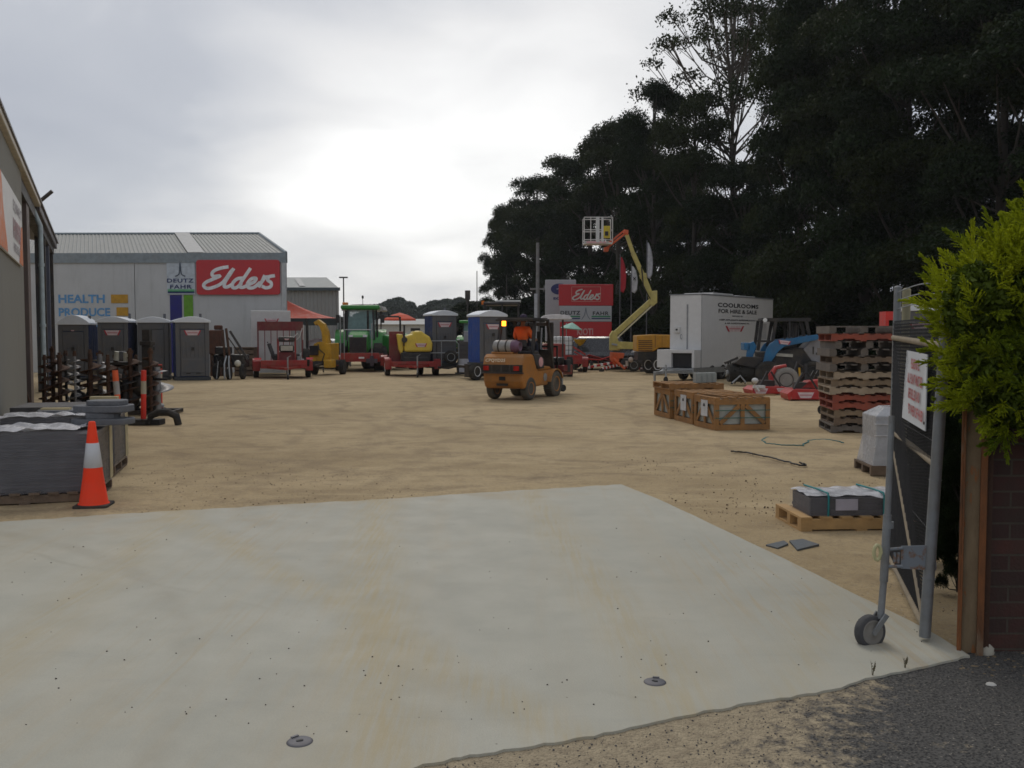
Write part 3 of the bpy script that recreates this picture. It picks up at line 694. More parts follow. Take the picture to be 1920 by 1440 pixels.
# ---- red gazebo
YG=47.; gz0=Zp(597,YG); xa,xb=Xp(505,YG),Xp(634,YG); gw=xb-xa; gp_=Vector(((xa+xb)/2,YG+gw/2,0))
gt=thing('gazebo','red peaked canopy shelter on thin steel posts beside the warehouse','gazebo',gp_)
mb=MB(); apex=Zp(562,YG+gw/2)-gz0; axo=Xp(536,YG+gw/2)-gp_.x; hw=gw/2; n=12; vs=[]; fs=[]
side=[(-hw,-hw),(hw,-hw),(hw,hw),(-hw,hw)]
for k in range(4):
    p,q=Vector(side[k]),Vector(side[(k+1)%4]); o=len(vs)
    for i in range(n+1):
        f=i/n; h=apex*(f**1.75); c_=Vector((axo,0))
        for t in (0,.5,1):
            e_=p.lerp(q,t); v_=e_.lerp(c_,f); vs.append((v_.x,v_.y,gz0+h-(.0 if t!=.5 else .05*(1-f)*f)))
    for i in range(n):
        for t in (0,1): a_=o+i*3+t; fs.append((a_,a_+1,a_+4,a_+3))
mb.add(vs,fs); mb.build('canopy',M('red orange canvas',(.5,.07,.035),.7,var=.1),gt)
mb=MB()
for (x0,y0),(x1,y1) in zip(side,side[1:]+side[:1]): mb.bar((x0,y0,gz0-.05),(x1,y1,gz0-.05),.05,.12)
mb.box(-hw,hw,-hw-.02,-hw+.02,gz0-.35,gz0-.11); mb.build('valance',M('dark valance',(.05,.06,.06),.7),gt)
for x,y in side:
    mb=MB(); mb.cyl((x,y,0),(x,y,gz0),.05,n=8); mb.build('post',STL,gt)
mb=MB(); mb.cyl((-hw+1.9,-hw,0),(-hw+1.9,-hw,gz0),.07,n=8); mb.build('post',DST,gt)
# lamp posts / utility poles
def pole(px,ytop,Y,r,name,label,cat,mat,kind):
    x=Xp(px,Y); z=Zp(ytop,Y); t=thing(name,label,cat,(x,Y,0))
    mb=MB(); mb.cyl((0,0,0),(0,0,z),r,r*.7,n=8); mb.build('pole',mat,t)
    if kind=='T': mb=MB(); mb.box(-.34,.34,-.12,.12,z-.02,z+.09); mb.build('lamp_head',DST,t,bev=.03)
    if kind=='I': mb=MB(); mb.box(-.22,.22,-.2,.2,z-.1,z+.7); mb.cyl((0,0,z-.5),(0,0,z),.15,n=8); mb.build('lamp_head',DST,t,bev=.03)
    if kind=='U':
        mb=MB(); mb.bar((-.45,0,z*.62),(.5,0,z*.62),.1,.1); mb.cyl((.4,0,z*.62),(.4,0,z*.62+.2),.05,n=6); mb.build('crossarm',mat,t)
        mb=MB(); mb.box(-.2,-.02,-.2,.0,.8,z*.58); mb.build('conduit',M('pale conduit',(.4,.42,.45),.5),t)
pole(645,521,75,.07,'lamp_post','tall thin lamp post with flat head right of the grey far shed','lamp post',DST,'T')
pole(877,560,80,.08,'lamp_post','short lamp post with small square head above the cream building','lamp post',DST,'I')
pole(1008,455,55,.13,'utility_pole','weathered grey utility pole left of the pylon signs','pole',M('weathered pole',(.2,.2,.2),.9,dirt=.3),'U')
mb=MB(); x=Xp(894.5,70); mb.cyl((x,70,0),(x,70,Zp(508,70)),.035,n=6); tag(mb.build('mast',DST),'very thin bare mast in front of the left edge of the tree row','pole')
mb=MB(); x=Xp(950,66); mb.cyl((x,66,0),(x,66,Zp(515,66)),.03,n=6); tag(mb.build('mast',DST),'very thin mast against dark trees above the forklift','pole')
# ---- pylon signs
YP=52.; f=FPX/YP
def board(px0,px1,py0,py1,Y,mat,th=.3): 
    mb=MB(); mb.box(Xp(px0,Y),Xp(px1,Y),Y,Y+th,Zp(py1,Y),Zp(py0,Y)); return mb
ux_,uz_=(1,0,0),(0,0,1)
t=thing('pylon_sign','tall three panel pylon sign, red with script, white and red, at the tree row','sign',(Xp(1099,YP),YP,0))
def L_(px,py,Y=YP,off=0): v=P(px,py,Y); return (v.x-t.location.x, v.y-t.location.y-off, v.z)
def pan(px0,px1,py0,py1,mat,name,th=.3,off=0):
    a=L_(px0,py1);b=L_(px1,py0); mb=MB(); mb.box(a[0],b[0],-off,th,a[2],b[2]); return mb.build(name,mat,t,bev=.02)
SR=M('red pylon face',(.42,.016,.02),.45,var=.08); SW=M('grey white pylon face',(.36,.37,.39),.5,var=.06)
pan(1048,1150,533,573,SR,'top_panel'); pan(1050,1147,573.5,603,SW,'middle_panel',.25); pan(1050,1147,603.5,633,SR,'bottom_panel',.25)
mb=MB(); 
for px in (1056,1141): x=L_(px,600)[0]; mb.box(x-.12,x+.12,.05,.22,0,L_(0,633)[2]-.01)
mb.build('post',DST,t)
elders(t,L_(1099,552,off=.0),Vector((1,0,0)),Vector((0,-1,0)),61/f,31/f*1.0,M('cream lettering',(.5,.48,.44),.6),lift=.012)
mb=MB(); w_,h_=27/f,13.5/f; c_=Vector(L_(1099,551.5))
for a_,b_ in (((-w_,-h_),(w_,-h_)),((w_,-h_),(w_,h_)),((w_,h_),(-w_,h_)),((-w_,h_),(-w_,-h_))): mb.bar(c_+Vector((a_[0],-.01,a_[1])),c_+Vector((b_[0],-.01,b_[1])),.02,.03,up=(0,1,0))
mb.build('border_line',M('pale red line',(.55,.3,.25),.6),t)
text('DEUTZ',t,L_(1069.5,586.5),ux_,uz_,37/f,7/f,BLKP,bold=.022,lift=.012,sp=1.1); text('FAHR',t,L_(1126.5,587.5),ux_,uz_,30/f,7/f,BLKP,bold=.022,lift=.012,sp=1.1)
for x0,x1 in ((1052,1088),(1109,1145)):
    for y0,y1,m in ((592,595,GP),(596,598.5,NAVY)): pan(x0,x1,y0,y1,m,'stripe',.1,.01)
mb=MB(); c_=L_(1098.5,587)
for sg in (1,-1): mb.spath([(0,.3),(sg*.03,.08),(sg*.1,-.15),(sg*.24,-.36)],.03,c_,(1,0,0),(0,0,1),(0,-1,0),.012)
mb.build('tower_mark',_mc['slate print'],t)
text('KIOTI',t,L_(1097,622),ux_,uz_,30/f,13/f,M('dull pink print',(.48,.25,.25),.6),bold=.03,lift=.012)
t=thing('pylon_sign','grey white pylon sign with a dark blue oval, partly behind the red one','sign',(Xp(1051,54),54,0))
mb=MB(); a=P(1022.5,640,54);b=P(1080,524.5,54); mb.box(a.x-t.location.x,b.x-t.location.x,0,.4,a.z,b.z); mb.build('panel',SW,t,bev=.02)
mb=MB(); mb.box(-.7,-.5,.1,.3,0,a.z); mb.box(.5,.7,.1,.3,0,a.z); mb.build('post',DST,t)
mb=MB(); c_=P(1049,542,54)-t.location; mb.prism([(.5*math.cos(k*.314),.32*math.sin(k*.314)) for k in range(20)],(c_.x,0,c_.z),(1,0,0),(0,0,1),(0,-1,0),0,.015); mb.build('blue_oval',NAVY,t)
mb=MB(); mb.bar((c_.x-.17,-.02,c_.z),(c_.x+.1,-.02,c_.z+.03),.02,.05,up=(0,1,0)); mb.build('oval_mark',WHT,t)
c_=P(1044,560,54)-t.location; text('EQUIP',t,(c_.x+.28,0,c_.z),ux_,uz_,.95,.17,NAVY,bold=.04,lift=.012)
# flags
def flag(px,y0,y1,pyb,Y,mat,label,w=.45,mark=None):
    x=Xp(px,Y); t=thing('flag',label,'flag',(x,Y,0)); zt_=Zp(y0,Y); zb=Zp(y1,Y)
    mb=MB(); mb.cyl((0,0,0),(0,0,zt_+.15),.03,n=6); mb.build('pole',M('grey flagpole',(.12,.12,.13),.5),t)
    mb=MB(); vs=[];n=14
    for i in range(n+1):
        s_=i/n; z=zt_+(zb-zt_)*s_; ww=w*(math.sin(min(1,s_*1.25+.08)*math.pi*.62))*(1 if s_<.86 else (1.0-(s_-.86)*3.2))
        for k in range(4): vs.append((.03+ww*k/3,.05*math.sin(k*1.9+s_*7),z+.1*k/3*math.sin(s_*5)))
    mb.add(vs,[(i*4+k,i*4+k+1,i*4+k+5,i*4+k+4) for i in range(n) for k in range(3)],True)
    o=mb.build('banner',mat,t); sd_=o.modifiers.new('s','SOLIDIFY'); sd_.thickness=.01
    if mark: mm=MB(); zc=(zt_+zb)/2; mm.prism([(-.1,-.12),(.02,-.02),(.1,-.14),(.05,.02),(.12,.14),(0,.05),(-.1,.16),(-.04,0)],(w*.5,-.09,zc),(1,0,0),(0,0,1),(0,-1,0),0,.01); mm.build('mark',BLKP,t)
flag(1162,482,546,700,54,M('red flag cloth',(.45,.03,.04),.8),'red feather flag right of the pylon signs',.32)
flag(1183,499,547,700,54,M('white flag cloth',(.55,.55,.55),.8),'short white feather flag with a dark mark, between the other two flags',.33,True)
flag(1212,455,520,700,54,M('pale flag cloth',(.5,.5,.52),.8),'tall pale feather flag behind the boom lift arm',.3)
# ================================================================ portable toilets
def toilet_parts(t,front,side,w=1.2,d=1.2,h=2.2,arch=.14,emb=True):
    mb=MB(); mb.box(-w/2,w/2,0.0,d,.12,h); 
    for i in range(5): mb.box(-w/2-.015,-w/2,.1+i*.21,.22+i*.21,.2,h-.1); mb.box(w/2,w/2+.015,.1+i*.21,.22+i*.21,.2,h-.1)
    mb.build('body',side,t,bev=.02)
    mb=MB(); mb.box(-w/2,-w/2+.16,-.05,-.001,.14,h-.02); mb.box(w/2-.16,w/2,-.05,-.001,.14,h-.02)
    top=[(-w/2+.161,h-.28),(w/2-.161,h-.28),(w/2-.161,h-.02)]+[(w/2-.16-(w-.32)*k/8,h-.02+arch*.6*math.sin(math.pi*k/8)) for k in range(1,8)]+[(-w/2+.161,h-.02)]
    mb.pxz(top,-.05,-.001); mb.build('front_frame',front,t,bev=.012)
    mb=MB(); mb.box(-w/2+.17,w/2-.17,-.075,-.002,.16,h-.3)
    for i in range(6): x=-w/2+.24+i*(w-.48)/5; mb.box(x-.02,x+.02,-.09,-.075,.9,h-.75)
    mb.box(-w/2+.2,w/2-.2,-.09,-.075,.3,.8)
    do=mb.build('door',front,t,bev=.012)
    mb=MB(); mb.box(-.05,.05,-.12,-.09,1.12,1.24); mb.build('latch',BLK,do)
    mb=MB(); 
    for x in (-.25,.1): mb.box(x,x+.16,-.094,-.09,.24,.28)
    mb.build('door_vent',BLK,do)
    pr=[(w/2+.06,h-.04),(w/2+.06,h+.03)]+[(w/2+.04-(w+.08)*k/10,h+.05+arch*math.sin(math.pi*k/10)) for k in range(0,11)]+[(-w/2-.06,h+.03),(-w/2-.06,h-.04)]
    mb=MB(); mb.pxz(pr,-.1,d+.06); mb.build('roof',ROOFT,t,bev=.015)
    mb=MB(); mb.box(-w/2-.04,w/2+.04,-.1,d+.04,0,.118); mb.build('base',M('toilet base plastic',(.05,.055,.06),.7),t,bev=.01)
    mb=MB(); mb.cyl((w/2-.2,d-.15,h),(w/2-.2,d-.15,h+.32),.05,n=8); mb.build('vent_pipe',front,t)
    if emb: emblem(do,(0,-.075,h-.42),(1,0,0),(0,0,1),.62,.006)
def toiletat(px,py,rz,label,group,**k):
    p=G(px,py); t=thing('portable_toilet',label,'toilet',p,R(rz),group); toilet_parts(t,**k); return t
GR='portable toilets standing against the warehouse wall'
t1=toiletat(140,713,8,'portable toilet with rounded arched top, first of the row beside the shed',GR,front=PGREY,side=PBLUE,w=1.08,d=1.0,h=2.12,arch=.28,emb=False)
emblem(t1,(0,-.09,1.86),(1,0,0),(0,0,1),.14,.006)
toiletat(214,713,5,'grey portable toilet with winged emblem and blue right side, second in the row',GR,front=PGREY,side=M('dark blue side',(.008,.02,.07),.5,dirt=.3),w=1.1,d=1.0)
toiletat(289,712,16,'grey portable toilet partly behind the big pale auger and tall dark post',GR,front=PGREY,side=PGREY,w=1.1,d=1.0,emb=False)
toiletat(362,713,24,'grey portable toilet with blue left side and winged emblem, nearest the Elders lettering'.replace('Elders lettering','red trailer'),GR,front=PGREY,side=PBLUE)
# ================================================================ trailers
def trailer(name,label,px,py,rz,w,l,deck,paint,wr=.33,wheels=1,group=None,guards=True,draw=1.1,jockey=True,drawdir=-1,rim=None,side=.22,floor=True):
    """local: x across, y away from camera; drawbar towards -y (drawdir=-1)"""
    t=thing(name,label,'trailer',G(px,py),R(rz),group)
    mb=MB(); mb.box(-w/2,w/2,0,l,deck-.1,deck); 
    if side:
        mb.box(-w/2,w/2,-.02,.02,deck+.001,deck+side); mb.box(-w/2,-w/2+.03,.021,l,deck+.001,deck+side*.8); mb.box(w/2-.03,w/2,.021,l,deck+.001,deck+side*.8)
    mb.build('deck',paint,t,bev=.008)
    wy=l*.55; xs=(w/2+.14)
    for i in range(wheels):
        y=wy+(i-(wheels-1)/2)*(wr*2.15)
        for sg in (-1,1): wheel(t,(sg*xs,y,wr),wr,.2,(1,0,0),rim or WHT,face=sg)
    if guards:
        for sg in (-1,1):
            mb=MB(); L2=wr*1.15*wheels+.12; z=wr*2+.1
            prof=[(wy-L2-.05,wr+.02),(wy-L2*.8,z-.06),(wy-L2*.55,z),(wy+L2*.55,z),(wy+L2*.8,z-.06),(wy+L2+.05,wr+.02)]
            out=[(a,b) for a,b in prof]+[(a,b-.04) for a,b in reversed(prof)]
            x0,x1=sorted((sg*(w/2+.002),sg*(w/2+.28))); mb.pyz(out,x0,x1); 
            mb.box(x0,x1,wy-L2-.07,wy-L2-.03,wr*.85,z-.1)
            mb.build('mudguard',paint,t,bev=.006)
    if draw:
        mb=MB(); mb.bar((-w*.35,-.0,deck-.06),(0,-draw,deck-.08),.07,.09); mb.bar((w*.35,-.0,deck-.06),(0,-draw,deck-.08),.07,.09); mb.box(-.05,.05,-draw-.25,-draw+.1,deck-.12,deck-.04); mb.build('drawbar',paint,t)
    if jockey:
        mb=MB(); mb.cyl((.08,-draw+.1,.15),(.08,-draw+.1,deck+.35),.03,n=8); mb.bar((.08,-draw+.1,deck+.35),(.2,-draw+.1,deck+.42),.02,.02); jo=mb.build('jockey_stand',STL,t)
        wheel(jo,(.08,-draw+.1,.1),.1,.07,(1,0,0),STL,name='jockey_wheel',n=12)
    return t
# red ramp trailer carrying a trencher
t=trailer('plant_trailer','red trailer with tall slatted ramp standing up, carrying a black and red machine',533,710,17,1.75,2.3,.5,RED,.33,draw=1.1)
mb=MB(); s=FPX/38
rw=Xp(565,38.6)-Xp(484,38.6); z1=Zp(603,38.6); z0=Zp(620,38.6)
t2=t
mb.box(-rw/2-.0,rw/2,2.42,2.46,z0,z1); 
for i in range(8):
    x=-rw/2+.02+i*(rw-.04)/7; mb.box(x-.015,x+.015,2.42,2.45,.5,z0)
mb.box(-rw/2,rw/2,2.42,2.45,.42,.5); mb.box(-rw/2-.03,-rw/2,2.40,2.47,.4,z1); mb.box(rw/2,rw/2+.03,2.40,2.47,.4,z1)
mb.build('ramp_gate',DKRED,t)
for sg in (-1,1):
    mb=MB(); mb.box(sg*.98-.13,sg*.98+.13,-.0,.02,.74,.82); mb.build('marker_light',M('pink light lens',(.7,.1,.12),.3),t)
# machine on it
m=thing('trencher','black and red trencher with round engine cover standing on the slatted ramp trailer','trencher',t.location+Vector((-.02,.55,.503)),R(15)); m.scale=(.84,.84,.84)
mb=MB(); mb.box(-.42,.42,.1,1.3,.12,.62); mb.build('chassis',DKRED,m,bev=.03)
mb=MB(); mb.box(-.34,.34,.0,.7,.63,.95); mb.build('engine_hood',BLK,m,bev=.08)
mb=MB(); mb.box(-.38,.38,-.1,.35,1.1,1.35); mb.build('control_console',BLK,m,bev=.07)
mb=MB(); mb.box(-.28,.28,-.03,-.001,.68,.92); mb.build('cover_plate',M('cream plate',(.42,.4,.33),.5),m,bev=.02)
for sg in (-1,1):
    mb=MB(); mb.bar((sg*.4,0,.1),(sg*.38,.05,1.25),.07,.09); mb.build('frame_post',RED,m)
mb=MB(); mb.tube([(.45,-.1,1.2),(.6,-.05,1.35),(.72,0,1.75)],.02); mb.tube([(.3,-.1,1.3),(.5,-.1,1.5),(.6,0,1.3)],.02); mb.tube([(.75,0,1.2),(.78,0,1.9)],.025); mb.build('hydraulic_lines',M('pale hose',(.5,.48,.46),.5),m)
mb=MB(); mb.bar((-.5,.6,.1),(-.8,1.0,1.0),.16,.1); mb.build('boom',BLK,m)
mb=MB()
for k in range(9):
    f=k/8; mb.obox((-.56-.3*f,.58+.4*f,.12+.95*f),(.05,.2,.06),(0,R(25),0))
mb.build('digging_chain',DST,m)
for sg in (-1,1): wheel(m,(sg*.52,.9,.26),.26,.2,(1,0,0),DKRED,face=sg)
wheel(m,(.9,.35,.35),.42,.3,(1,0,0),DST)
emblem(m,(0,-.101,1.22),(1,0,0),(0,0,1),.24,.006)
mb=MB(); mb.cyl((.55,-.15,.2),(.55,-.15,.42),.09,n=10); mb.box(.62,.78,-.1,.05,.1,.3); mb.build('engine_pump',STL,m,bev=.02)
# white cabin behind
t=thing('coolroom_cabin','small plain white cabin trailer behind the slatted ramp trailer','cabin',(Xp(512,39.3),39.3,0),R(14))
mb=MB(); w=1.45; ztop=2.72; mb.box(-w*.62,w*.5,0,1.6,.45,ztop); mb.build('body',OFFW,t,bev=.03)
emblem(t,(-.05,0,ztop-.42),(1,0,0),(0,0,1),.6,.01)
mb=MB(); mb.box(-.915,-.901,.3,1.4,ztop-.75,ztop-.3); mb.build('side_vent',PGREY,t)
mb=MB(); mb.box(-w*.6,w*.5,.1,1.5,.34,.448); mb.build('chassis',DST,t)
wheel(t,(-1.0,.5,.33),.33,.18,(1,0,0),WHT,face=-1); wheel(t,(.62,.8,.33),.33,.18,(1,0,0),WHT)
# dark clutter: old pole hole digger on wheels
t=thing('post_hole_digger','dark towable digger with slanted mast and small wheels beside the grey toilets','digger',G(430,712),R(0))
mb=MB(); mb.box(-.75,.45,.5,1.2,.45,.95); mb.box(-.6,-.1,.2,.8,.96,1.25); mb.build('engine_body',BLK,t,bev=.05)
mb=MB(); mb.bar((-.15,.1,.3),(-.32,.3,1.9),.07,.07); mb.bar((.05,.1,.3),(-.2,.35,1.95),.07,.07); mb.build('handle_mast',RUST,t)
mb=MB(); mb.bar((-.1,.5,1.85),(.55,.6,.75),.13,.08); mb.bar((-.15,.45,1.6),(.5,.55,.6),.04,.04); mb.build('boom',DST,t)
mb=MB(); mb.tube([(-.1,-.25,.05),(-.12,-.2,.6),(-.1,0,.9)],.035); mb.tube([(.1,-.25,.05),(.05,-.2,.6),(0,0,.9)],.03); mb.tube([(-.42,-.2,.05),(-.38,-.1,.7)],.02); mb.build('front_fork',STL,t)
mb=MB(); mb.lathe([(0,0),(.1,.0),(.13,.05),(.05,.16),(0,.18)],(.34,-.1,.62),(0,1,0),14); mb.build('headlight',M('old lamp glass',(.55,.53,.45),.2),t)
for x,r_ in ((0,.22),(.4,.3),(-.62,.3)): wheel(t,(x,.0 if x==0 else .4,r_),r_,.14,(1,0,0),DST,n=16)
mb=MB(); 
for i in range(7): mb.tube([(-.7+i*.15,.1,.5+.1*(i%3)),(-.62+i*.15,-.05,.75+.1*(i%2)),(-.55+i*.16,.05,.5)],.02,6)
mb.build('cables',BLK,t)
t=thing('gearbox','rusty brown engine block standing on end beside the last grey toilet','machine',G(405,706)); mb=MB(); mb.box(-.28,.22,0,.5,.9,1.9); mb.box(-.1,.2,.1,.4,1.91,2.1); mb.build('housing',M('rusty red brown',(.1,.04,.022),.9,var=.35,bump=.4,dirt=.4,dcol=(.05,.045,.03)),t,bev=.05)
mb=MB(); mb.box(-.25,-.15,.05,.15,0,.9); mb.box(.1,.2,.05,.15,0,.9); mb.box(-.25,.2,.35,.45,0,.9); mb.build('stand',RUST,t)
t=thing('timber_crate','dark weathered timber crate behind the towable digger','crate',G(458,706)); 
mb=MB()
for i in range(5): mb.box(-.4,.4,0,.03,.05+i*.22,.22+i*.22)
mb.build('front_boards',WOODD,t)
mb=MB()
for x in (-.4,.36): mb.box(x,x+.05,.031,.6,0,1.15)
mb.box(-.4,.41,.6,.64,0,1.15); mb.box(-.42,.43,-.01,.66,1.151,1.2); mb.build('frame',WOODD,t)
# ================================================================ wood chipper
t=thing('wood_chipper','yellow wood chipper with tall curved discharge chute','chipper',G(603,704),R(-6))
pf=FPX/t.location.y
def q2(px,py): return ((px-603)/pf, (704-py)/pf)
mb=MB(); path=[q2(*p) for p in ((606,664),(605,640),(603,622),(598,610),(590,603),(584,607))]
pv=[]; wd=[.30,.29,.27,.24,.2,.16]
for (x,z),h_ in zip(path,wd): pv.append((x,z,h_))
vs=[];
for i,(x,z,h_) in enumerate(pv):
    a=Vector((x,z)); d=(Vector(pv[min(i+1,5)][:2])-Vector(pv[max(i-1,0)][:2])).normalized(); e=Vector((-d.y,d.x))
    for sx_,sy in ((-1,-1),(1,-1),(1,1),(-1,1)): c_=a+e*sx_*h_/2; vs.append((c_.x,.6+sy*.16,c_.y))
mb.add(vs,[(i*4+k,i*4+(k+1)%4,(i+1)*4+(k+1)%4,(i+1)*4+k) for i in range(5) for k in range(4)],False); mb.build('discharge_chute',YEL,t,bev=.02)
mb=MB(); mb.box(-.42,.32,.3,1.5,.62,1.35); mb.cyl((-.1,.25,1.0),(-.1,1.0,1.0),.42,n=18); mb.build('drum_housing',YEL,t,bev=.03)
mb=MB(); mb.box(.12,.48,-.1,.5,.32,.66); mb.build('toolbox',YEL,t,bev=.04)
mb=MB(); mb.pxz([(-.75,1.1),(-.3,1.0),(-.3,.6),(-.62,.45)],.2,.9); mb.build('infeed_hopper',YEL,t)
mb=MB(); mb.box(-.45,.3,.2,1.8,.4,.6); mb.bar((0,-.8,.42),(0,.3,.5),.09,.09); mb.build('chassis',DST,t)
for sg in (-1,1): wheel(t,(sg*.62,1.0,.32),.32,.2,(1,0,0),DST,face=sg)
mb=MB(); mb.tube([(-.2,.2,1.3),(-.1,.0,1.1),(.1,.1,.9),(.0,.1,.6)],.025); mb.tube([(.2,.2,.6),(.1,-.1,.3),(.15,-.2,.15)],.03); mb.box(-.55,-.2,.1,.3,.85,1.25); mb.build('engine_parts',BLK,t)
t=thing('car','pale car parked behind the yellow chute under the red canopy','car',G(590,692))
def car(t,w,l,h,paint,rz=0):
    prof=[(-w/2,.3),(-w/2-.02,.7),(-w/2+.12,.86),(-w/2+.3,h-.08),(-w/2+.5,h),(w/2-.5,h),(w/2-.3,h-.08),(w/2-.12,.86),(w/2+.02,.7),(w/2,.3)]
    vs=[];ys=[(0,.75),(.1,.9),(.9,.98),(1.5,1),(l-1.1,1),(l-.2,.96),(l,.8)]
    for k,(y,s_) in enumerate(ys):
        for x,z in prof:
            zz_=z if z<.9 or (1.3<y<l-.6) else .86+(z-.86)*(.05 if k<2 or k>5 else .12)
            vs.append((x*s_,y,zz_))
    n=len(prof); mb=MB(); mb.add(vs,[(k*n+i,k*n+i+1,(k+1)*n+i+1,(k+1)*n+i) for k in range(len(ys)-1) for i in range(n-1)]); mb.add(vs[:n],[tuple(range(n))]); mb.add(vs[-n:],[tuple(range(n))]); mb.build('body',paint,t,bev=.03)
    mb=MB(); mb.add([(-w/2+.16,1.15,.95),(w/2-.16,1.15,.95),(w/2-.42,1.49,h-.06),(-w/2+.42,1.49,h-.06)],[(0,1,2,3)]); mb.build('windscreen',GLS,t)
    for sg in (-1,1):
        for y in (.75,l-.8): wheel(t,(sg*(w/2-.08),y,.31),.31,.2,(1,0,0),STL,face=sg,n=16)
car(t,1.75,4.2,1.5,M('pale car paint',(.6,.62,.63),.25,coat=.6))
# ================================================================ tractors
def tractor(name,label,px,py,rz,paint,s=1.0,roofc=None,cab=True):
    t=thing(name,label,'tractor',G(px,py),R(rz)); 
    # local: facing -y (front towards camera)
    mb=MB(); mb.pyz([(-.1,.75),(-.18,1.0),(-.1,1.45),(.15,1.62),(1.7,1.72),(1.7,.8)],-.42,.42); 
    hood=mb.build('hood',paint,t,bev=.09)
    mb=MB(); mb.box(-.36,.36,-.2,-.1,.72,1.42); 
    for i in range(7): mb.box(-.33,.33,-.215,-.2,.8+i*.085,.83+i*.085)
    mb.build('grille',BLK,hood,bev=.02)
    mb=MB(); mb.box(-.3,.3,.1,3.0,.5,.8); mb.box(-.85,.85,.4,.6,.42,.56); mb.build('chassis',DST,t)
    if cab:
        mb=MB(); z0,z1=1.2,2.62
        for x,y,x2,y2 in ((-.62,1.75,-.55,1.9),(.62,1.75,.55,1.9),(-.72,2.9,-.66,2.95),(.72,2.9,.66,2.95),(-.74,2.3,-.68,2.35),(.74,2.3,.68,2.35)): mb.bar((x,y,z0),(x2,y2,z1),.07,.07)
        mb.bar((-.62,1.75,z0),(.62,1.75,z0),.08,.08); mb.box(-.7,.7,1.75,3.0,.82,1.18); mb.build('cab_frame',BLK,t)
        mb=MB(); mb.add([(-.58,1.76,z0),(.58,1.76,z0),(.52,1.9,z1),(-.52,1.9,z1)],[(0,1,2,3)]); mb.add([(-.63,1.8,z0),(-.72,2.88,z0),(-.67,2.93,z1),(-.57,1.93,z1)],[(0,1,2,3)]); mb.add([(.63,1.8,z0),(.72,2.88,z0),(.67,2.93,z1),(.57,1.93,z1)],[(0,1,2,3)]); mb.add([(-.7,2.93,z0),(.7,2.93,z0),(.65,2.97,z1),(-.65,2.97,z1)],[(0,1,2,3)])
        mb.build('cab_glass',M('cab glass',(.25,.4,.4),.06,alpha=.55),t)
        mb=MB(); mb.obox((0,2.4,z1+.12),(1.7,1.5,.2)); mb.build('cab_roof',roofc or paint,t,bev=.07)
        mb=MB(); mb.box(-.25,.25,2.2,2.7,1.2,1.9); mb.tube([(0,2.0,1.2),(0,1.95,1.55)],.03); mb.build('seat',BLK,t,bev=.05)
        for sg in (-1,1):
            mb=MB(); mb.bar((sg*.6,1.85,2.2),(sg*.98,1.7,2.3),.03,.03); mb.box(sg*.98-.08,sg*.98+.08,1.68,1.71,2.05,2.4); mb.build('mirror',BLK,t)
    for sg in (-1,1):
        wheel(t,(sg*.82,.55,.58),.58,.38,(1,0,0),YEL if paint is GRN else paint,face=sg); wheel(t,(sg*.85,2.55,.82),.82,.5,(1,0,0),YEL if paint is GRN else paint,face=sg,n=26)
        mb=MB(); pr=[(2.55+.95*math.cos(R(a)),.82+.95*math.sin(R(a))) for a in range(15,166,15)]; pr+=[(y,z-.05) for y,z in reversed(pr)]; x0,x1=sorted((sg*.6,sg*1.12)); mb.pyz(pr,x0,x1); mb.build('mudguard',paint,t)
        mb=MB(); mb.box(sg*.3-.09,sg*.3+.09,-.15,-.1,1.43,1.52); mb.build('headlight',M('lamp lens',(.75,.78,.78),.1),t)
    mb=MB(); mb.cyl((.36,1.2,1.6),(.36,1.2,2.6),.045,n=8); mb.build('exhaust',BLK,t)
    return t
tr=tractor('tractor','large green tractor with green cab roof and dark grille, left behind a red trailer',672,695,6,GRN)
tr.scale=(1.12,1.12,1.12)
mb=MB(); mb.box(-.8,-.55,2.0,2.25,2.85,2.97); mb.build('beacon',AMBO,tr,bev=.02); mb=MB(); mb.cyl((0.1,2.0,2.8),(0.1,2.0,3.2),.012,n=5); mb.ell((.1,2,3.2),(.05,.05,.08),8,6); mb.build('aerial',BLK,tr)
# pale canopy behind
def canopy(name,label,px0,px1,ytop,Y,h,mat,post=DST,dep=1.6,nose=.5,sag=.06):
    x0,x1=Xp(px0,Y),Xp(px1,Y); z=Zp(ytop,Y); w=x1-x0; t=thing(name,label,'canopy',((x0+x1)/2,Y,0))
    prof=[(-w/2,z-h),(-w/2+.12,z-h*.35),(-w/4,z-.02),(0,z),(w/4,z-.02),(w/2-.12,z-h*.35),(w/2,z-h),(w/2-.1,z-h-.04),(-w/2+.1,z-h-.04)]
    mb=MB(); mb.pxz(prof,-dep/2,dep/2); mb.build('top',mat,t,bev=.02)
    return t,w,z
t,w,z=canopy('machine_canopy','pale grey curved canopy top showing behind the green tractor cab',645,724,571,53,.35,M('pale grey canopy',(.33,.32,.31),.5))
for x in (-w*.38,w*.38):
    mb=MB(); mb.bar((x,0,.4),(x,0,z-.33),.07,.07); mb.build('post',BLK,t)
mb=MB(); mb.box(-w*.4,w*.4,-.6,.8,.3,1.3); mb.build('body',GRN,t,bev=.1)
for sg in (-1,1): wheel(t,(sg*w*.44,0,.5),.5,.3,(1,0,0),DST,face=sg)
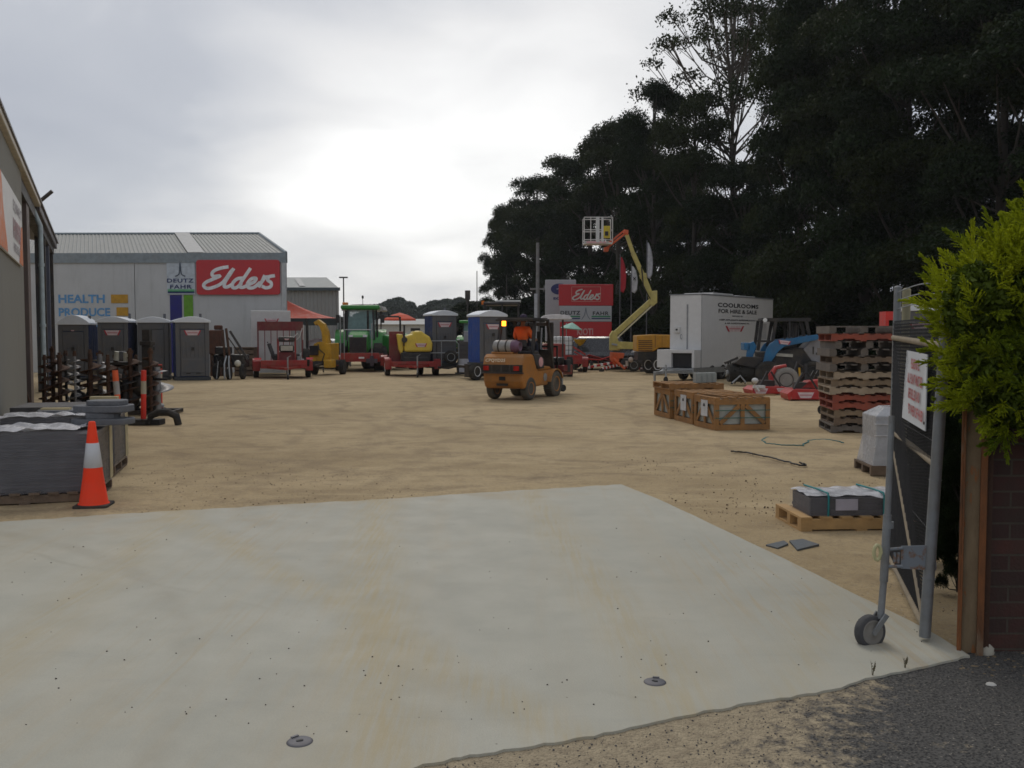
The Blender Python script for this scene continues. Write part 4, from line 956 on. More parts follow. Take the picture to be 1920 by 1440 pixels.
# red box trailer with pipe frame in front of the tractor
t=trailer('plant_trailer','low red trailer with grey pipe frame in front of the green tractor',675,698,3,1.75,2.2,.58,RED,.33,draw=0,jockey=False,side=.3)
mb=MB(); zt_=Zp(603,37.5)
for x in (-.87,-.7,.55): mb.tube([(x,.0,.6),(x,.0,zt_+(.35 if x<0 else 0))],.025)
mb.tube([(-.7,0,zt_-.3),(.55,0,zt_-.3)],.02); mb.build('pipe_frame',STL,t)
mb=MB(); mb.cyl((.55,-.12,.3),(.55,-.12,.75),.09,n=10); mb.box(.3,.8,-.15,-.02,.42,.62); mb.build('winch',M('purple grey machinery',(.06,.045,.06),.5),t)
mb=MB(); mb.box(-.05,.2,-.03,-.021,.62,.7); mb.build('number_plate',WHT,t)
# second green tractor (partly hidden) + rops tractor behind yellow tank
tr2=tractor('tractor','green tractor with black roll bar behind the yellow tank trailer',735,690,25,GRN,cab=False)
mb=MB(); z=2.62; mb.tube([(-.6,1.9,1.0),(-.6,1.9,z-.2),(-.52,1.9,z),(.52,1.9,z),(.6,1.9,z-.2),(.6,1.9,1.0)],.045); mb.cyl((0,1.9,z),(0,1.9,z+.16),.05,n=8); mb.build('roll_bar',BLK,tr2); tr2.location=G(752,694)
mb=MB(); mb.box(-.3,.3,1.8,2.3,1.2,1.75); mb.build('seat',BLK,tr2,bev=.06)
t=thing('umbrella','flat orange red umbrella open behind the roll bar tractor','umbrella',(Xp(750,58),58,0))
zt_=Zp(587,58); w=(Xp(781,58)-Xp(719,58))/2
mb=MB(); mb.lathe([(0.02,zt_+.02),(w*.5,zt_-.12),(w*.96,zt_-.36),(w,zt_-.46),(w*.95,zt_-.44),(w*.5,zt_-.22),(0.02,zt_-.08)],(0,0,0),(0,0,1),10,sm=False); mb.build('canopy',M('orange red cloth',(.62,.08,.03),.7),t)
mb=MB(); mb.cyl((0,0,0),(0,0,zt_),.03,n=6); mb.build('pole',DST,t)
# red trailer with yellow tank
t=trailer('tank_trailer','red tandem trailer carrying the yellow spray tank',776,706,10,1.75,2.6,.5,RED,.33,2,draw=1.0,side=.12)
yt=t.location.y
mb=MB(); mb.box(-.95,-.35,.9,1.3,.55,1.85); mb.build('headboard',DKRED,t,bev=.02)
mb=MB(); mb.box(-.5,.7,.2,1.9,.62,.98); mb.box(-.4,.6,.05,.19,.5,.8); mb.build('subframe',BLK,t,bev=.03)
tk=thing('spray_tank','yellow plastic spray tank with moulded cap on the red tandem trailer','tank',t.location+Vector((.0,.2,1.0)),R(10))
mb=MB(); 
def rr(w,h,x0,z0): return [(x0+a,z0+b) for a,b in ((-w,0),(-w,h*.62),(-w*.82,h*.86),(-w*.45,h*.95),(-w*.3,h*1.12),(w*.2,h*1.12),(w*.42,h*.98),(w*.8,h*.8),(w,h*.45),(w*.96,0))]
mb.pxz(rr(.58,.78,.18,0),0,1.5); mb.build('tank_body',YTANK,tk,bev=.09)
mb=MB(); mb.pxz([(-.62,.1),(-.7,.75),(-.45,.72),(-.42,.1),(-.5,-.15)],.15,1.1); mb.build('side_tank',YTANK,tk,bev=.05)
mb=MB(); mb.cyl((.1,.7,.86),(.1,.7,.98),.2,n=16); mb.build('lid',BLK,tk)
mb=MB(); mb.box(-.44,-.36,.05,.12,.25,1.1); mb.cyl((-.4,.0,.5),(-.4,-.08,.5),.12,n=12); mb.build('hose_reel',BLK,tk)
emblem(tk,(.28,-.0,.28),(1,0,0),(0,0,1),.5,.012)
# toilet on a trailer with spare wheel
t=thing('toilet_trailer','grey trailer with pipe rail, drawbar and spare wheel carrying one portable toilet','trailer',G(833,704),R(14))
mb=MB(); mb.box(-.75,.75,0,1.9,.32,.42); mb.bar((-.4,0,.36),(0,-1.0,.34),.07,.08); mb.bar((.4,0,.36),(0,-1.0,.34),.07,.08); mb.build('deck',DST,t)
mb=MB(); z=1.45; mb.tube([(.0,-.2,z),(.45,-.2,z),(.58,-.2,z-.13),(.58,-.2,.4)],.025); mb.tube([(-.7,-.2,.4),(-.7,-.2,z),(0,-.2,z)],.025); mb.tube([(-.7,-.2,.95),(.58,-.2,.95)],.02); mb.tube([(-.15,-.2,.4),(-.15,-.2,z)],.02); mb.build('rail',STL,t)
for sg in (-1,1): wheel(t,(sg*.86,1.0,.3),.3,.2,(1,0,0),STL,face=sg)
wheel(t,(.22,-.32,.78),.29,.2,(0,1,0),STL,name='spare_wheel',face=-1)
pt_=thing('portable_toilet','grey portable toilet with blue left side, raised on the trailer with the spare wheel','toilet',t.location+Vector((.0,.1,.425)),R(22)); toilet_parts(pt_,PGREY,PBLUE,1.05,1.1,2.12)
# dark low trailer + grey boxes + white sheets beyond
t=thing('equipment_crate','weathered grey timber sided bin between the toilet trailer and the blue toilet','bin',G(882,700))
mb=MB(); 
for i in range(4): mb.box(-.5,.75,0,.05,.62+i*.21,.81+i*.21)
mb.box(-.5,.75,.051,1.2,.6,1.4); mb.build('side_boards',M('grey board',(.13,.125,.125),.8,var=.2,dirt=.3),t)
mb=MB(); mb.box(-.45,.7,.1,1.1,.1,.6); mb.build('base',BLK,t)
t=thing('sheet_pair','pair of white upright sheets leaning below the grey bin','sheet',G(880,704))
for x0 in (-.42,.12):
    mb=MB(); mb.obox((x0+.2,0,.42),(.42,.03,.56),(R(-8),0,0)); mb.build('sheet',M('white sheet',(.5,.51,.55),.5,dirt=.3),t)
mb=MB(); mb.box(-.6,.7,.06,.3,.05,.12); mb.box(-.15,.05,.06,.12,.12,.7); mb.build('stand',BLK,t)
t=thing('notice_box','pale grey box with dark scribble marks on top of the grey bin','box',(Xp(876,40),40.0,1.405)); mb=MB(); mb.box(-.15,.45,-.1,.4,0,Zp(621,40)-1.4); mb.build('box_body',M('pale box',(.4,.41,.43),.6,dirt=.3),t,bev=.02)
tr3=tractor('tractor','distant green tractor with pale cab glass right of the raised grey toilet',868,664,-15,GRN); tr3.location=(Xp(868,62),62,0); tr3.scale=(.95,.95,.95)
# blue toilet on trailer
t=thing('toilet_trailer','dark trailer with pale rimmed wheel under the blue portable toilet','trailer',G(921,712),R(24))
mb=MB(); mb.box(-.7,.75,0,1.8,.42,.52); mb.box(-.9,-.72,.0,.5,.1,.6); mb.build('deck',BLK,t)
for sg in (-1,1): wheel(t,(sg*.55-.1,-.05,.33),.33,.2,(-.5,.87,0),WHT,face=-1)
pt2=thing('portable_toilet','blue portable toilet with white domed roof, partly behind the forklift','toilet',t.location+Vector((.05,.1,.53)),R(26)); toilet_parts(pt2,PGREY,M('bright blue plastic',(.015,.07,.3),.5,dirt=.2),1.08,1.05,1.9,.16)
# black ROPS loader behind forklift
t=thing('backhoe','black framed machine with flat white topped canopy and amber beacon behind the forklift','loader',G(942,706))
zt_=Zp(566,37.5); 
mb=MB(); mb.box(-.75,.72,-.6,.9,zt_-.12,zt_); mb.build('canopy',BLK,t,bev=.03)
mb=MB(); mb.box(-.28,.75,-.55,.8,zt_+.002,zt_+.07); mb.build('canopy_top',OFFW,t,bev=.02)
mb=MB(); mb.cyl((-.78,-.4,zt_-.1),(-.78,-.4,zt_+.05),.06,n=10); mb.build('beacon',AMBO,t)
for x,y in ((-.7,-.5),(-.0,-.5),(.65,-.5),(-.7,.8),(.65,.8)): mb=MB(); mb.bar((x,y,.9),(x,y,zt_-.12),.07,.07); mb.build('canopy_post',BLK,t)
mb=MB(); mb.box(-.75,.7,-.5,1.2,.5,1.5); mb.build('body',DST,t,bev=.08)
mb=MB(); mb.box(-.1,.3,-.7,-.5,1.0,1.5); mb.build('yellow_panel',YEL,t,bev=.03); mb=MB(); mb.box(-.45,-.2,-.7,-.5,1.05,1.45); mb.build('yellow_panel',YEL,t,bev=.03)
mb=MB(); mb.tube([(-.5,-.6,1.7),(-.35,-.62,2.1),(-.1,-.62,1.7)],.03); mb.build('hose',BLK,t)
for sg in (-1,1): wheel(t,(sg*.85,.6,.5),.5,.35,(1,0,0),YEL,face=sg)
# white topped canopy tractor right of forklift
t,w,z=canopy('machine_canopy','white rounded canopy on black posts right above the forklift guard',1012,1071,590,38,.17,M('white canopy',(.6,.58,.58),.45),nose=.3)
for x in (-.3,.28): mb=MB(); mb.bar((x,-.3,.6),(x,-.3,z-.2),.07,.07); mb.build('post',BLK,t)
mb=MB(); mb.box(-.5,.4,-.2,1.2,.5,1.35); mb.build('body',RED,t,bev=.06)
for sg in (-1,1): wheel(t,(sg*.6,.3,.4),.4,.25,(1,0,0),RED,face=sg)
t=thing('umbrella','pale green flat umbrella in front of the lowest red pylon panel','umbrella',(Xp(1062,44),44,0))
zt_=Zp(606,44); w=(Xp(1082,44)-Xp(1041,44))/2
mb=MB(); mb.lathe([(.02,zt_+.05),(w*.6,zt_-.1),(w,zt_-.24),(w*.96,zt_-.27),(w*.5,zt_-.18),(.02,zt_-.1)],(0,0,0),(.12,0,1),9,sm=False); mb.build('canopy',M('pale green cloth',(.32,.55,.45),.7),t)
mb=MB(); mb.cyl((0,0,0),(0,0,zt_),.025,n=6); mb.build('pole',STL,t)
# IBC tank on red trailer
t=trailer('tank_trailer','red trailer holding the white caged water tank behind the forklift mast',1060,699,-4,1.5,1.6,.5,RED,.3,1,draw=0,jockey=False,side=.3)
ib=thing('water_tank','white square water tank in a dark wire cage','tank',t.location+Vector((-.12,.3,.52)),R(-4))
mb=MB(); mb.box(-.45,.45,0,.95,.1,1.12); mb.build('tank_body',M('milky plastic',(.66,.67,.66),.4),ib,bev=.09)
mb=MB(); 
for i in range(6):
    x=-.47+i*.188; mb.cyl((x,-.02,.05),(x,-.02,1.12),.011,n=5)
for i in range(6):
    z=.08+i*.208; mb.tube([(-.48,.97,z),(-.48,-.02,z),(.48,-.02,z),(.48,.97,z)],.011,5)
for i in range(5): mb.cyl((.48,i*.22,.05),(.48,i*.22,1.12),.011,n=5)
mb.build('cage',DST,ib)
mb=MB(); mb.box(-.5,.5,-.03,1.0,0,.08); mb.build('tank_pallet',DST,ib)
# things under the signs: red hay gear, yellow funnel
t=thing('hay_rake','red tubular implement frame lying below the pylon signs','implement',G(1105,694))
mb=MB(); 
for i in range(7): mb.tube([(-.9,.2*i,.4+.03*i),(0,.15*i,.75-.03*i),(1.0,.1*i,.45)],.03,6)
for i in range(6): mb.bar((-.85+i*.32,-.1,.2),(-.75+i*.32,1.2,.75),.04,.05)
mb.build('frame',RED,t)
mb=MB(); mb.tube([(-.75,-.3,.9),(-.2,-.2,.55),(.5,-.15,.5),(1.1,-.1,.7)],.04,6); mb.bar((-1.0,-.2,1.25),(-.2,-.1,.75),.06,.08); mb.build('boom',REDL,t)
for x in (-.7,.1,.8): wheel(t,(x,-.1,.22),.22,.12,(1,0,0),DST,n=14)
t=thing('seed_hopper','yellow funnel shaped hopper below the pylon signs','hopper',(Xp(1088,46),46,0)); z1=Zp(636,46); z0=Zp(652,46)
mb=MB(); mb.lathe([(.06,z0),(.32,z1-.05),(.34,z1)],(0,0,0),(0,0,1),8,sm=False); mb.build('funnel',M('mustard paint',(.5,.3,.02),.5),t); mb=MB()
for x,y in ((-.2,-.2),(.2,-.2),(.2,.2),(-.2,.2)): mb.bar((x,y,0),(x*.7,y*.7,z0+.2),.04,.04)
mb.build('stand',DST,t)
t=thing('implement','pale blue and red farm implements lined up right of the yellow hopper','implement',(Xp(1120,47),47,0))
mb=MB(); mb.box(-.6,-.2,0,.5,.5,1.5); mb.box(.1,.9,0,.5,.9,1.3); mb.build('blue_body',M('dull lilac machinery',(.13,.13,.2),.5,dirt=.4),t,bev=.06); mb=MB(); mb.box(-.2,.9,.6,1.0,.4,.9); mb.build('red_body',DKRED,t,bev=.06)
mb=MB(); mb.box(-.5,-.4,.1,.4,0,.5); mb.box(.7,.8,.1,.4,0,.9); mb.build('legs',DST,t)
# ================================================================ forklift
t=thing('forklift','orange and black gas forklift seen from behind with lit amber beacon','forklift',(0,24.2,0),R(-27))
# local: rear of truck at y=0 facing the camera (-y), mast towards +y, x across.
fx=Xp(942,24.2); t.location=(fx,24.2,0)
W2=.58
mb=MB()
for k,(z0,z1,sh) in enumerate(((.28,.72,.06),)): pass
cw=[(-.0+.10,.30),(.0,.5),(-.03,.85),(-.05,.9),(.02,1.12),(.12,1.2),(.7,1.2),(.9,.8),(1.25,.72),(1.25,.34),(.75,.32)]
mb.pyz([(y,z) for y,z in cw],-W2,W2); cwo=mb.build('counterweight',FLT,t,bev=.07)
mb=MB(); mb.box(-W2-.005,W2+.005,-.06,.0,.74,.93); mb.build('radiator_recess',BLK,cwo)
mb=MB(); 
for x in (-.28,.0,.25): mb.box(x-.02,x+.02,-.075,-.06,.74,.93)
mb.box(-W2-.01,W2+.01,-.085,.05,.70,.735); mb.build('grille_bar',DST,cwo)
for sg in (-1,1): mb=MB(); mb.box(sg*.44-.075,sg*.44+.075,-.085,-.062,.78,.9); mb.build('tail_light',M('red lens',(.4,.02,.015),.2),cwo)
text('CPQYD25',t,(-.18,-.035,1.03),(1,0,0),(0,.3,1),.58,.1,M('cream decal',(.75,.66,.48),.6),bold=.02,lift=.022)
mb=MB(); mb.box(-.09,.09,-.02,.01,.52,.62); mb.box(-.16,.16,-.03,.01,.38,.44); mb.build('tow_pin',BLK,cwo)
mb=MB(); mb.pyz([(.95,.34),(.95,.75),(2.05,.75),(2.05,.34)],-.54,.54); mb.pyz([(.92,.75),(1.02,.9),(1.9,.84),(2.05,.75)],-.5,.5); mb.build('chassis',FLT,t,bev=.04)
mb=MB(); mb.pyz([(.62,1.2),(.78,.92),(1.02,.8),(1.3,.8),(1.3,1.06),(1.0,1.2)],-.6,.6); mb.box(-.5,.5,.72,1.15,1.2,1.28); mb.build('engine_cover',M('charcoal plastic',(.03,.032,.036),.55,dirt=.25),t,bev=.03)
mb=MB(); mb.prism([(.13*math.cos(a*.5236),.13*math.sin(a*.5236)) for a in range(12)],(.605,1.05,.98),(0,1,0),(0,0,1),(1,0,0),0,.01); mb.build('side_decal',PINK,t)
mb=MB(); mb.prism([(.11*math.cos(a*.5236),.11*math.sin(a*.5236)) for a in range(12)],(.545,1.45,.56),(0,1,0),(0,0,1),(1,0,0),0,.01); mb.build('step_plate',STL,t)
# gas bottle across the top
gb=thing('gas_bottle','grey and purple gas cylinder strapped across the back of the forklift','gas bottle',t.matrix_world@Vector((0,0,0)),R(-27))
mb=MB(); mb.lathe([(0,0),(.1,.01),(.155,.05),(.165,.1),(.165,.56)],(-.42,.32,1.4),(1,0,0),18); mb.build('body',M('grey bottle paint',(.33,.33,.32),.5,dirt=.35),gb)
mb=MB(); mb.lathe([(.165,0),(.165,.1),(.15,.14),(.12,.17),(.12,.22),(.1,.22),(.1,.16),(0,.14)],(.141,.32,1.4),(1,0,0),18); mb.build('shoulder',M('purple band',(.15,.07,.13),.5,dirt=.25),gb)
mb=MB(); 
for x in (-.22,.0): mb.lathe([(.17,-.02),(.175,-.015),(.175,.015),(.17,.02)],(x,.32,1.4),(1,0,0),18)
mb.build('strap',DST,gb)
gb.location=t.location; 
mb=MB(); mb.box(-.42,.2,.16,.5,1.2,1.26); mb.build('bottle_cradle',FLT,t,bev=.02)
# guard
zg=Zp(600,25.0)
mb=MB()
for sg in (-1,1):
    mb.bar((sg*.52,.72,1.2),(sg*.5,.9,zg),.09,.07); mb.bar((sg*.53,1.98,.8),(sg*.5,1.7,zg),.08,.07); mb.bar((sg*.5,.62,zg),(sg*.5,1.75,zg),.07,.06)
mb.bar((-.5,.65,zg),(.5,.65,zg),.07,.06); mb.bar((-.5,1.72,zg),(.5,1.72,zg),.07,.06)
for i in range(6): y=.82+i*.15; mb.bar((-.5,y,zg),(.5,y,zg),.03,.04)
mb.build('overhead_guard',BLK,t,bev=.008)
mb=MB(); mb.box(-.48,.48,.64,1.74,zg+.035,zg+.06); mb.build('guard_roof',DST,t)
mb=MB(); mb.cyl((-.3,.66,zg-.16),(-.3,.66,zg-.03),.055,n=12); mb.build('beacon',AMB,t)
mb=MB(); mb.box(-.26,.26,1.0,1.45,1.281,1.4); mb.obox((-.0,1.0,1.46),(.40,.1,.22),(R(-10),0,0)); mb.build('seat',BLK,t,bev=.04)
mb=MB(); mb.bar((0,1.95,.9),(0,1.78,1.5),.05,.05); mb.lathe([(.15,-.012),(.17,0),(.15,.012)],(0,1.76,1.53),(0,-.6,.8),16); mb.box(-.5,.5,1.9,2.02,.84,1.3); mb.build('steering_column',BLK,t)
# mast + carriage + forks
mb=MB()
for x in (-.36,.36): mb.box(x-.06,x+.06,2.12,2.28,.15,zg-.05)
for x in (-.25,.25): mb.box(x-.04,x+.04,2.3,2.4,.2,zg-.12)
for z in (.45,1.2,zg-.15): mb.box(-.29,.29,2.14,2.26,z,z+.1)
mb.box(-.04,.04,2.14,2.22,.3,zg-.3); mb.build('mast',BLK,t,bev=.006)
mb=MB()
for x in (-.14,.12): mb.tube([(x,2.1,.5),(x,2.08,1.3),(x+.02,2.1,zg-.2)],.022,6)
mb.build('mast_hose',M('pale grey hose',(.35,.36,.38),.5),t)
mb=MB(); mb.box(-.5,.5,2.42,2.48,.55,.65); mb.box(-.5,.5,2.42,2.48,.85,.95)
for x in (-.45,-.2,.2,.45): mb.box(x-.02,x+.02,2.43,2.47,.65,1.35)
mb.box(-.47,.47,2.43,2.47,1.35,1.4); mb.build('carriage',BLK,t)
for x in (-.28,.28):
    mb=MB(); mb.box(x-.06,x+.06,2.49,2.53,.5,1.0); mb.box(x-.06,x+.06,2.531,3.5,.5,.535); mb.build('fork',DST,t)
for x,y,r_,w in ((-.5,.5,.3,.2),(.5,.5,.3,.2),(-.52,2.0,.36,.27),(.52,2.0,.36,.27)):
    wheel(t,(x,y,r_),r_,w,(1,0,0),FLT,RUBD,face=1 if x>0 else -1,n=18)
for sg in (-1,1):
    mb=MB(); pr=[(2.0+.44*math.cos(R(a)),.36+.42*math.sin(R(a))) for a in range(20,171,15)]; pr+=[(2.0+(y-2.0)*.93,.36+(z-.36)*.93) for y,z in reversed(pr)]; x0,x1=sorted((sg*.38,sg*.66)); mb.pyz(pr,x0,x1); mb.build('fender',FLT,t)
# driver
d=thing('person','driver in an orange work shirt and dark cap seated on the forklift','person',t.location,R(-27))
SK=M('skin',(.36,.18,.11),.5,var=.06)
bp=[(0,1.2,1.42),(0,1.2,1.62),(0,1.17,1.82),(0,1.18,1.95),(0,1.21,2.03),(0,1.23,2.13),   #0-5 pelvis..head
 (-.17,1.17,1.86),(-.25,1.24,1.62),(-.2,1.46,1.52),(-.12,1.62,1.55),
 (.17,1.17,1.86),(.27,1.24,1.62),(.24,1.46,1.52),(.14,1.62,1.56),
 (-.11,1.28,1.42),(-.14,1.66,1.44),(-.15,1.76,1.05),(-.15,1.9,.98),(.11,1.28,1.42),(.16,1.66,1.44),(.16,1.76,1.05),(.16,1.9,.98)]
be=[(0,1),(1,2),(2,3),(3,4),(4,5),(2,6),(6,7),(7,8),(8,9),(2,10),(10,11),(11,12),(12,13),(0,14),(14,15),(15,16),(16,17),(0,18),(18,19),(19,20),(20,21)]
br=[.13,.13,.12,.055,.06,.085,.06,.045,.036,.03,.06,.045,.036,.03,.085,.06,.045,.04,.085,.06,.045,.04]
ZS=.03
bp=[(x,y,1.4+(z-1.4)*.92+ZS) for x,y,z in bp]
skin('body',bp,be,br,SK,d)
sh_=bp[:4]+[bp[6],bp[7],bp[8],bp[10],bp[11],bp[12]]
skin('shirt',[sh_[0],sh_[1],sh_[2],(sh_[3][0],sh_[3][1],sh_[3][2]-.05),sh_[4],sh_[5],tuple(Vector(sh_[5]).lerp(Vector(sh_[6]),.4)),sh_[7],sh_[8],tuple(Vector(sh_[8]).lerp(Vector(sh_[9]),.4))],[(0,1),(1,2),(2,3),(2,4),(4,5),(5,6),(2,7),(7,8),(8,9)],[(.17,.145),(.18,.15),(.185,.14),.075,.095,.072,.06,.095,.072,.06],M('orange work shirt',(.85,.14,.02),.8,var=.15,bump=.3),d)
skin('trousers',[bp[0],bp[14],bp[15],bp[16],bp[18],bp[19],bp[20]],[(0,1),(1,2),(2,3),(0,4),(4,5),(5,6)],[.15,.1,.075,.062,.1,.075,.062],M('navy trousers',(.02,.025,.045),.9),d)
hz=bp[5][2]
mb=MB(); mb.ell((0,1.235,hz+.035),(.092,.108,.10),16,10); mb.build('hair',M('dark hair',(.02,.014,.01),.8),d)
mb=MB(); mb.lathe([(.103,0),(.105,.04),(.085,.09),(.03,.115),(0,.118)],(0,1.235,hz+.05),(0,0,1),16); mb.obox((0,1.36,hz+.055),(.15,.1,.012)); mb.build('cap',M('dark purple cap',(.035,.02,.045),.8),d)
mb=MB(); 
for sg in (-1,1): mb.ell((sg*.09,1.24,hz-.01),(.014,.025,.035),8,6); mb.ell((sg*.032,1.318,hz+.012),(.012,.008,.008),8,6)
mb.ell((0,1.335,hz-.02),(.014,.02,.025),8,6); mb.build('face_features',SK,d)
for sg,w_ in ((-1,bp[9]),(1,bp[13])):
    pts_=[w_,(w_[0],w_[1]+.06,w_[2]-.005)];ed_=[(0,1)];rd=[.026,.03]
    for k in range(4):
        x=w_[0]+(-.027+k*.018); b0=len(pts_); pts_+= [(x,w_[1]+.1,w_[2]+.005),(x,w_[1]+.135-.004*abs(k-1.3),w_[2]-.012),(x,w_[1]+.13,w_[2]-.035)]; ed_+=[(1,b0),(b0,b0+1),(b0+1,b0+2)]; rd+=[.0095,.0085,.007]
    b0=len(pts_); pts_+=[(w_[0]-sg*.035,w_[1]+.05,w_[2]-.01),(w_[0]-sg*.045,w_[1]+.085,w_[2]-.025)]; ed_+=[(0,b0),(b0,b0+1)]; rd+=[.011,.009]
    skin('hand',pts_,ed_,rd,SK,d)
# load on forks
m=thing('plate_trolley','small dark red machine with jockey wheel carried on the forklift forks','machine',t.matrix_basis@Vector((0,2.9,.54)),R(-27))
m.location=Matrix.Translation(t.location)@Matrix.Rotation(R(-27),4,'Z')@Vector((.0,2.75,.54))
mb=MB(); mb.box(-.4,.45,0,.8,.02,.12); mb.box(-.3,.5,.1,.7,.121,.3); mb.build('frame',DKRED,m,bev=.02)
mb=MB(); mb.box(-.1,.3,.2,.6,.301,.52); mb.cyl((.45,.4,.1),(.45,.4,.45),.1,n=12); mb.build('engine',BLK,m,bev=.04)
mb=MB(); mb.cyl((.5,-.05,.1),(.5,-.05,-.3),.025,n=8); mb.cyl((.2,-.02,.05),(.22,-.02,-.22),.03,n=8); mb.tube([(.2,-.02,-.22),(.17,-.02,-.3),(.24,-.02,-.3),(.22,-.02,-.22)],.012,6); mb.build('stand_tube',STL,m)
wheel(m,(.52,-.05,-.34),.1,.07,(1,-.5,0),DST,name='jockey_wheel',n=14)
# ================================================================ boom lift
YL=44.; bx=Xp(1160,YL); t=thing('boom_lift','trailer boom lift with yellow folded arm, orange fly jib and white basket raised high','boom lift',(bx,YL,0))
def Q(px,py,dy=0): v=P(px,py,YL+dy); return Vector((v.x-bx,v.y-YL,v.z))
mb=MB(); mb.bar(Q(1151,628),Q(1226,560),.26,.22,up=(0,1,0)); mb.build('lower_boom',BOOM,t,bev=.02)
mb=MB(); mb.bar(Q(1157,634,-.2),Q(1224,572,-.2),.06,.06); mb.bar(Q(1160,631,.2),Q(1227,569,.2),.06,.06); mb.build('tension_rod',M('cream rod',(.55,.5,.32),.5),t)
mb=MB(); mb.pxz([(v.x,v.z) for v in (Q(1216,572),Q(1219,557),Q(1221,546),Q(1231,545),Q(1231,568),Q(1224,574))],-.25,.25); mb.build('knuckle',BOOM,t,bev=.02)
mb=MB(); mb.bar(Q(1223,562),Q(1204,513),.24,.26,up=(0,1,0)); mb.bar(Q(1204,513),Q(1187,475),.2,.2,up=(0,1,0)); mb.bar(Q(1187,475),Q(1175,440),.17,.17,up=(0,1,0)); mb.build('upper_boom',BOOM,t,bev=.015)
mb=MB(); mb.bar(Q(1200,519),Q(1212,516),.3,.2); mb.build('boom_collar',BOOM,t,bev=.02)
mb=MB(); mb.tube([Q(1203,500,-.15),Q(1206,535,-.2),Q(1216,555,-.2),Q(1224,568,-.2)],.03); mb.build('boom_cable',BLK,t)
text('',t,(0,0,0),(1,0,0),(0,0,1),1,1,BLKP) if 0 else None
mb=MB(); mb.bar(Q(1177,434),Q(1134,468),.1,.13,up=(0,1,0)); mb.bar(Q(1172,431,.1),Q(1140,457,.1),.08,.08); mb.pxz([(v.x,v.z) for v in (Q(1132,472),Q(1132,464),Q(1143,462),Q(1140,472))],-.15,.15); mb.pxz([(v.x,v.z) for v in (Q(1168,436),Q(1171,431),Q(1178,432),Q(1177,442))],-.13,.13); mb.build('fly_jib',ORG2,t,bev=.01)
mb=MB(); c0=Q(1095,455,-.35);c1=Q(1148,408,-.35); x0,x1,z0,z1=c0.x,c1.x,c0.z,c1.z; y0,y1=-.5,.35
mb.box(x0,x1,y0,y1,z0-.06,z0)
for (xa,ya) in ((x0,y0),(x1,y0),(x0,y1),(x1,y1),((x0+x1)/2-.1,y0),((x0+x1)/2+.15,y0),((x0+x1)/2,y1),(x0+.3,y0)): mb.cyl((xa,ya,z0),(xa,ya,z1),.022,n=6)
for z in (z1,(z0+z1)/2,z0+.12): mb.tube([(x0,y0,z),(x1,y0,z),(x1,y1,z),(x0,y1,z)],.022,6,closed=True)
mb.build('basket',M('white basket paint',(.66,.64,.6),.5,dirt=.15),t)
mb=MB(); mb.box(x0+.55,x0+.7,y0-.03,y0+.02,z0,z1); mb.box(x1-.5,x1-.42,y0-.03,y0+.02,z0,z1);mb.build('basket_panel',OFFW,t)
mb=MB(); mb.box(x1-.42,x1-.12,y0-.06,y0+.1,z0+.2,z0+.75); mb.build('control_box',M('yellow box',(.55,.42,.02),.5),t,bev=.02)
mb=MB(); mb.box(x1-.36,x1-.2,y0-.075,y0-.061,z0+.3,z0+.5); mb.build('control_label',BLKP,t)
mb=MB(); mb.box(x0+.1,x1-.3,y0-.025,y0-.01,z0-.04,z0+.05); mb.build('toe_board',PINK,t)
mb=MB(); mb.pxz([(v.x,v.z) for v in (Q(1143,657),Q(1143,628),Q(1148,620),Q(1156,622),Q(1158,636),Q(1162,657))],-.22,.22); mb.build('turret',BOOM,t,bev=.03)
mb=MB(); mb.pxz([(v.x,v.z) for v in (Q(1156,640),Q(1195,642),Q(1195,655),Q(1156,654))],-.3,.3); mb.build('counter_arm',BOOM,t,bev=.02)
mb=MB(); mb.bar(Q(1147,645,-.25),Q(1190,652,-.25),.08,.08); mb.build('ram',STL,t)
mb=MB(); mb.pxz([(v.x,v.z) for v in (Q(1145,660),Q(1170,662),Q(1168,670),Q(1160,684),Q(1150,684),Q(1144,674))],-.3,.3); mb.bar(Q(1150,672,-.3),Q(1172,692,-.8),.1,.1); mb.build('turntable_base',ORG2,t,bev=.02)
mb=MB(); mb.bar(Q(1148,690),Q(1215,688),.3,.12); mb.box(.0,1.6,-.3,.5,.3,.6); mb.build('chassis',DST,t)
for a_,b_ in (((1148,680),(1088,688)),((1165,686),(1205,697)),((1160,684),(1128,694)),):
    p=Q(*a_,-.2);q=Q(*b_,-.6); q.z=.12; mb=MB(); k=10; mb2=MB()
    mb.bar(p,q,.1,.1); lo=mb.build('outrigger',REDL,t)
    for i in range(1,k,2): mb2.bar(p.lerp(q,i/k),p.lerp(q,(i+.8)/k),.106,.106)
    mb2.build('stripe',WHT,lo)
    mb3=MB(); mb3.cyl((q.x,q.y,0),(q.x,q.y,.12),.12,n=10); mb3.build('foot',DST,lo)
wheel(t,(Q(1185,688).x,-.6,.3),.3,.2,(0,1,0),STL,face=-1)
mb=MB(); mb.ell((Q(1179,682).x,-.7,.55),(.12,.1,.13),10,8); mb.cyl((Q(1172,690).x,-.7,.25),(Q(1172,690).x,-.7,.5),.07,n=8); mb.build('coupling',M('pale coupling',(.5,.42,.36),.5,dirt=.4),t)
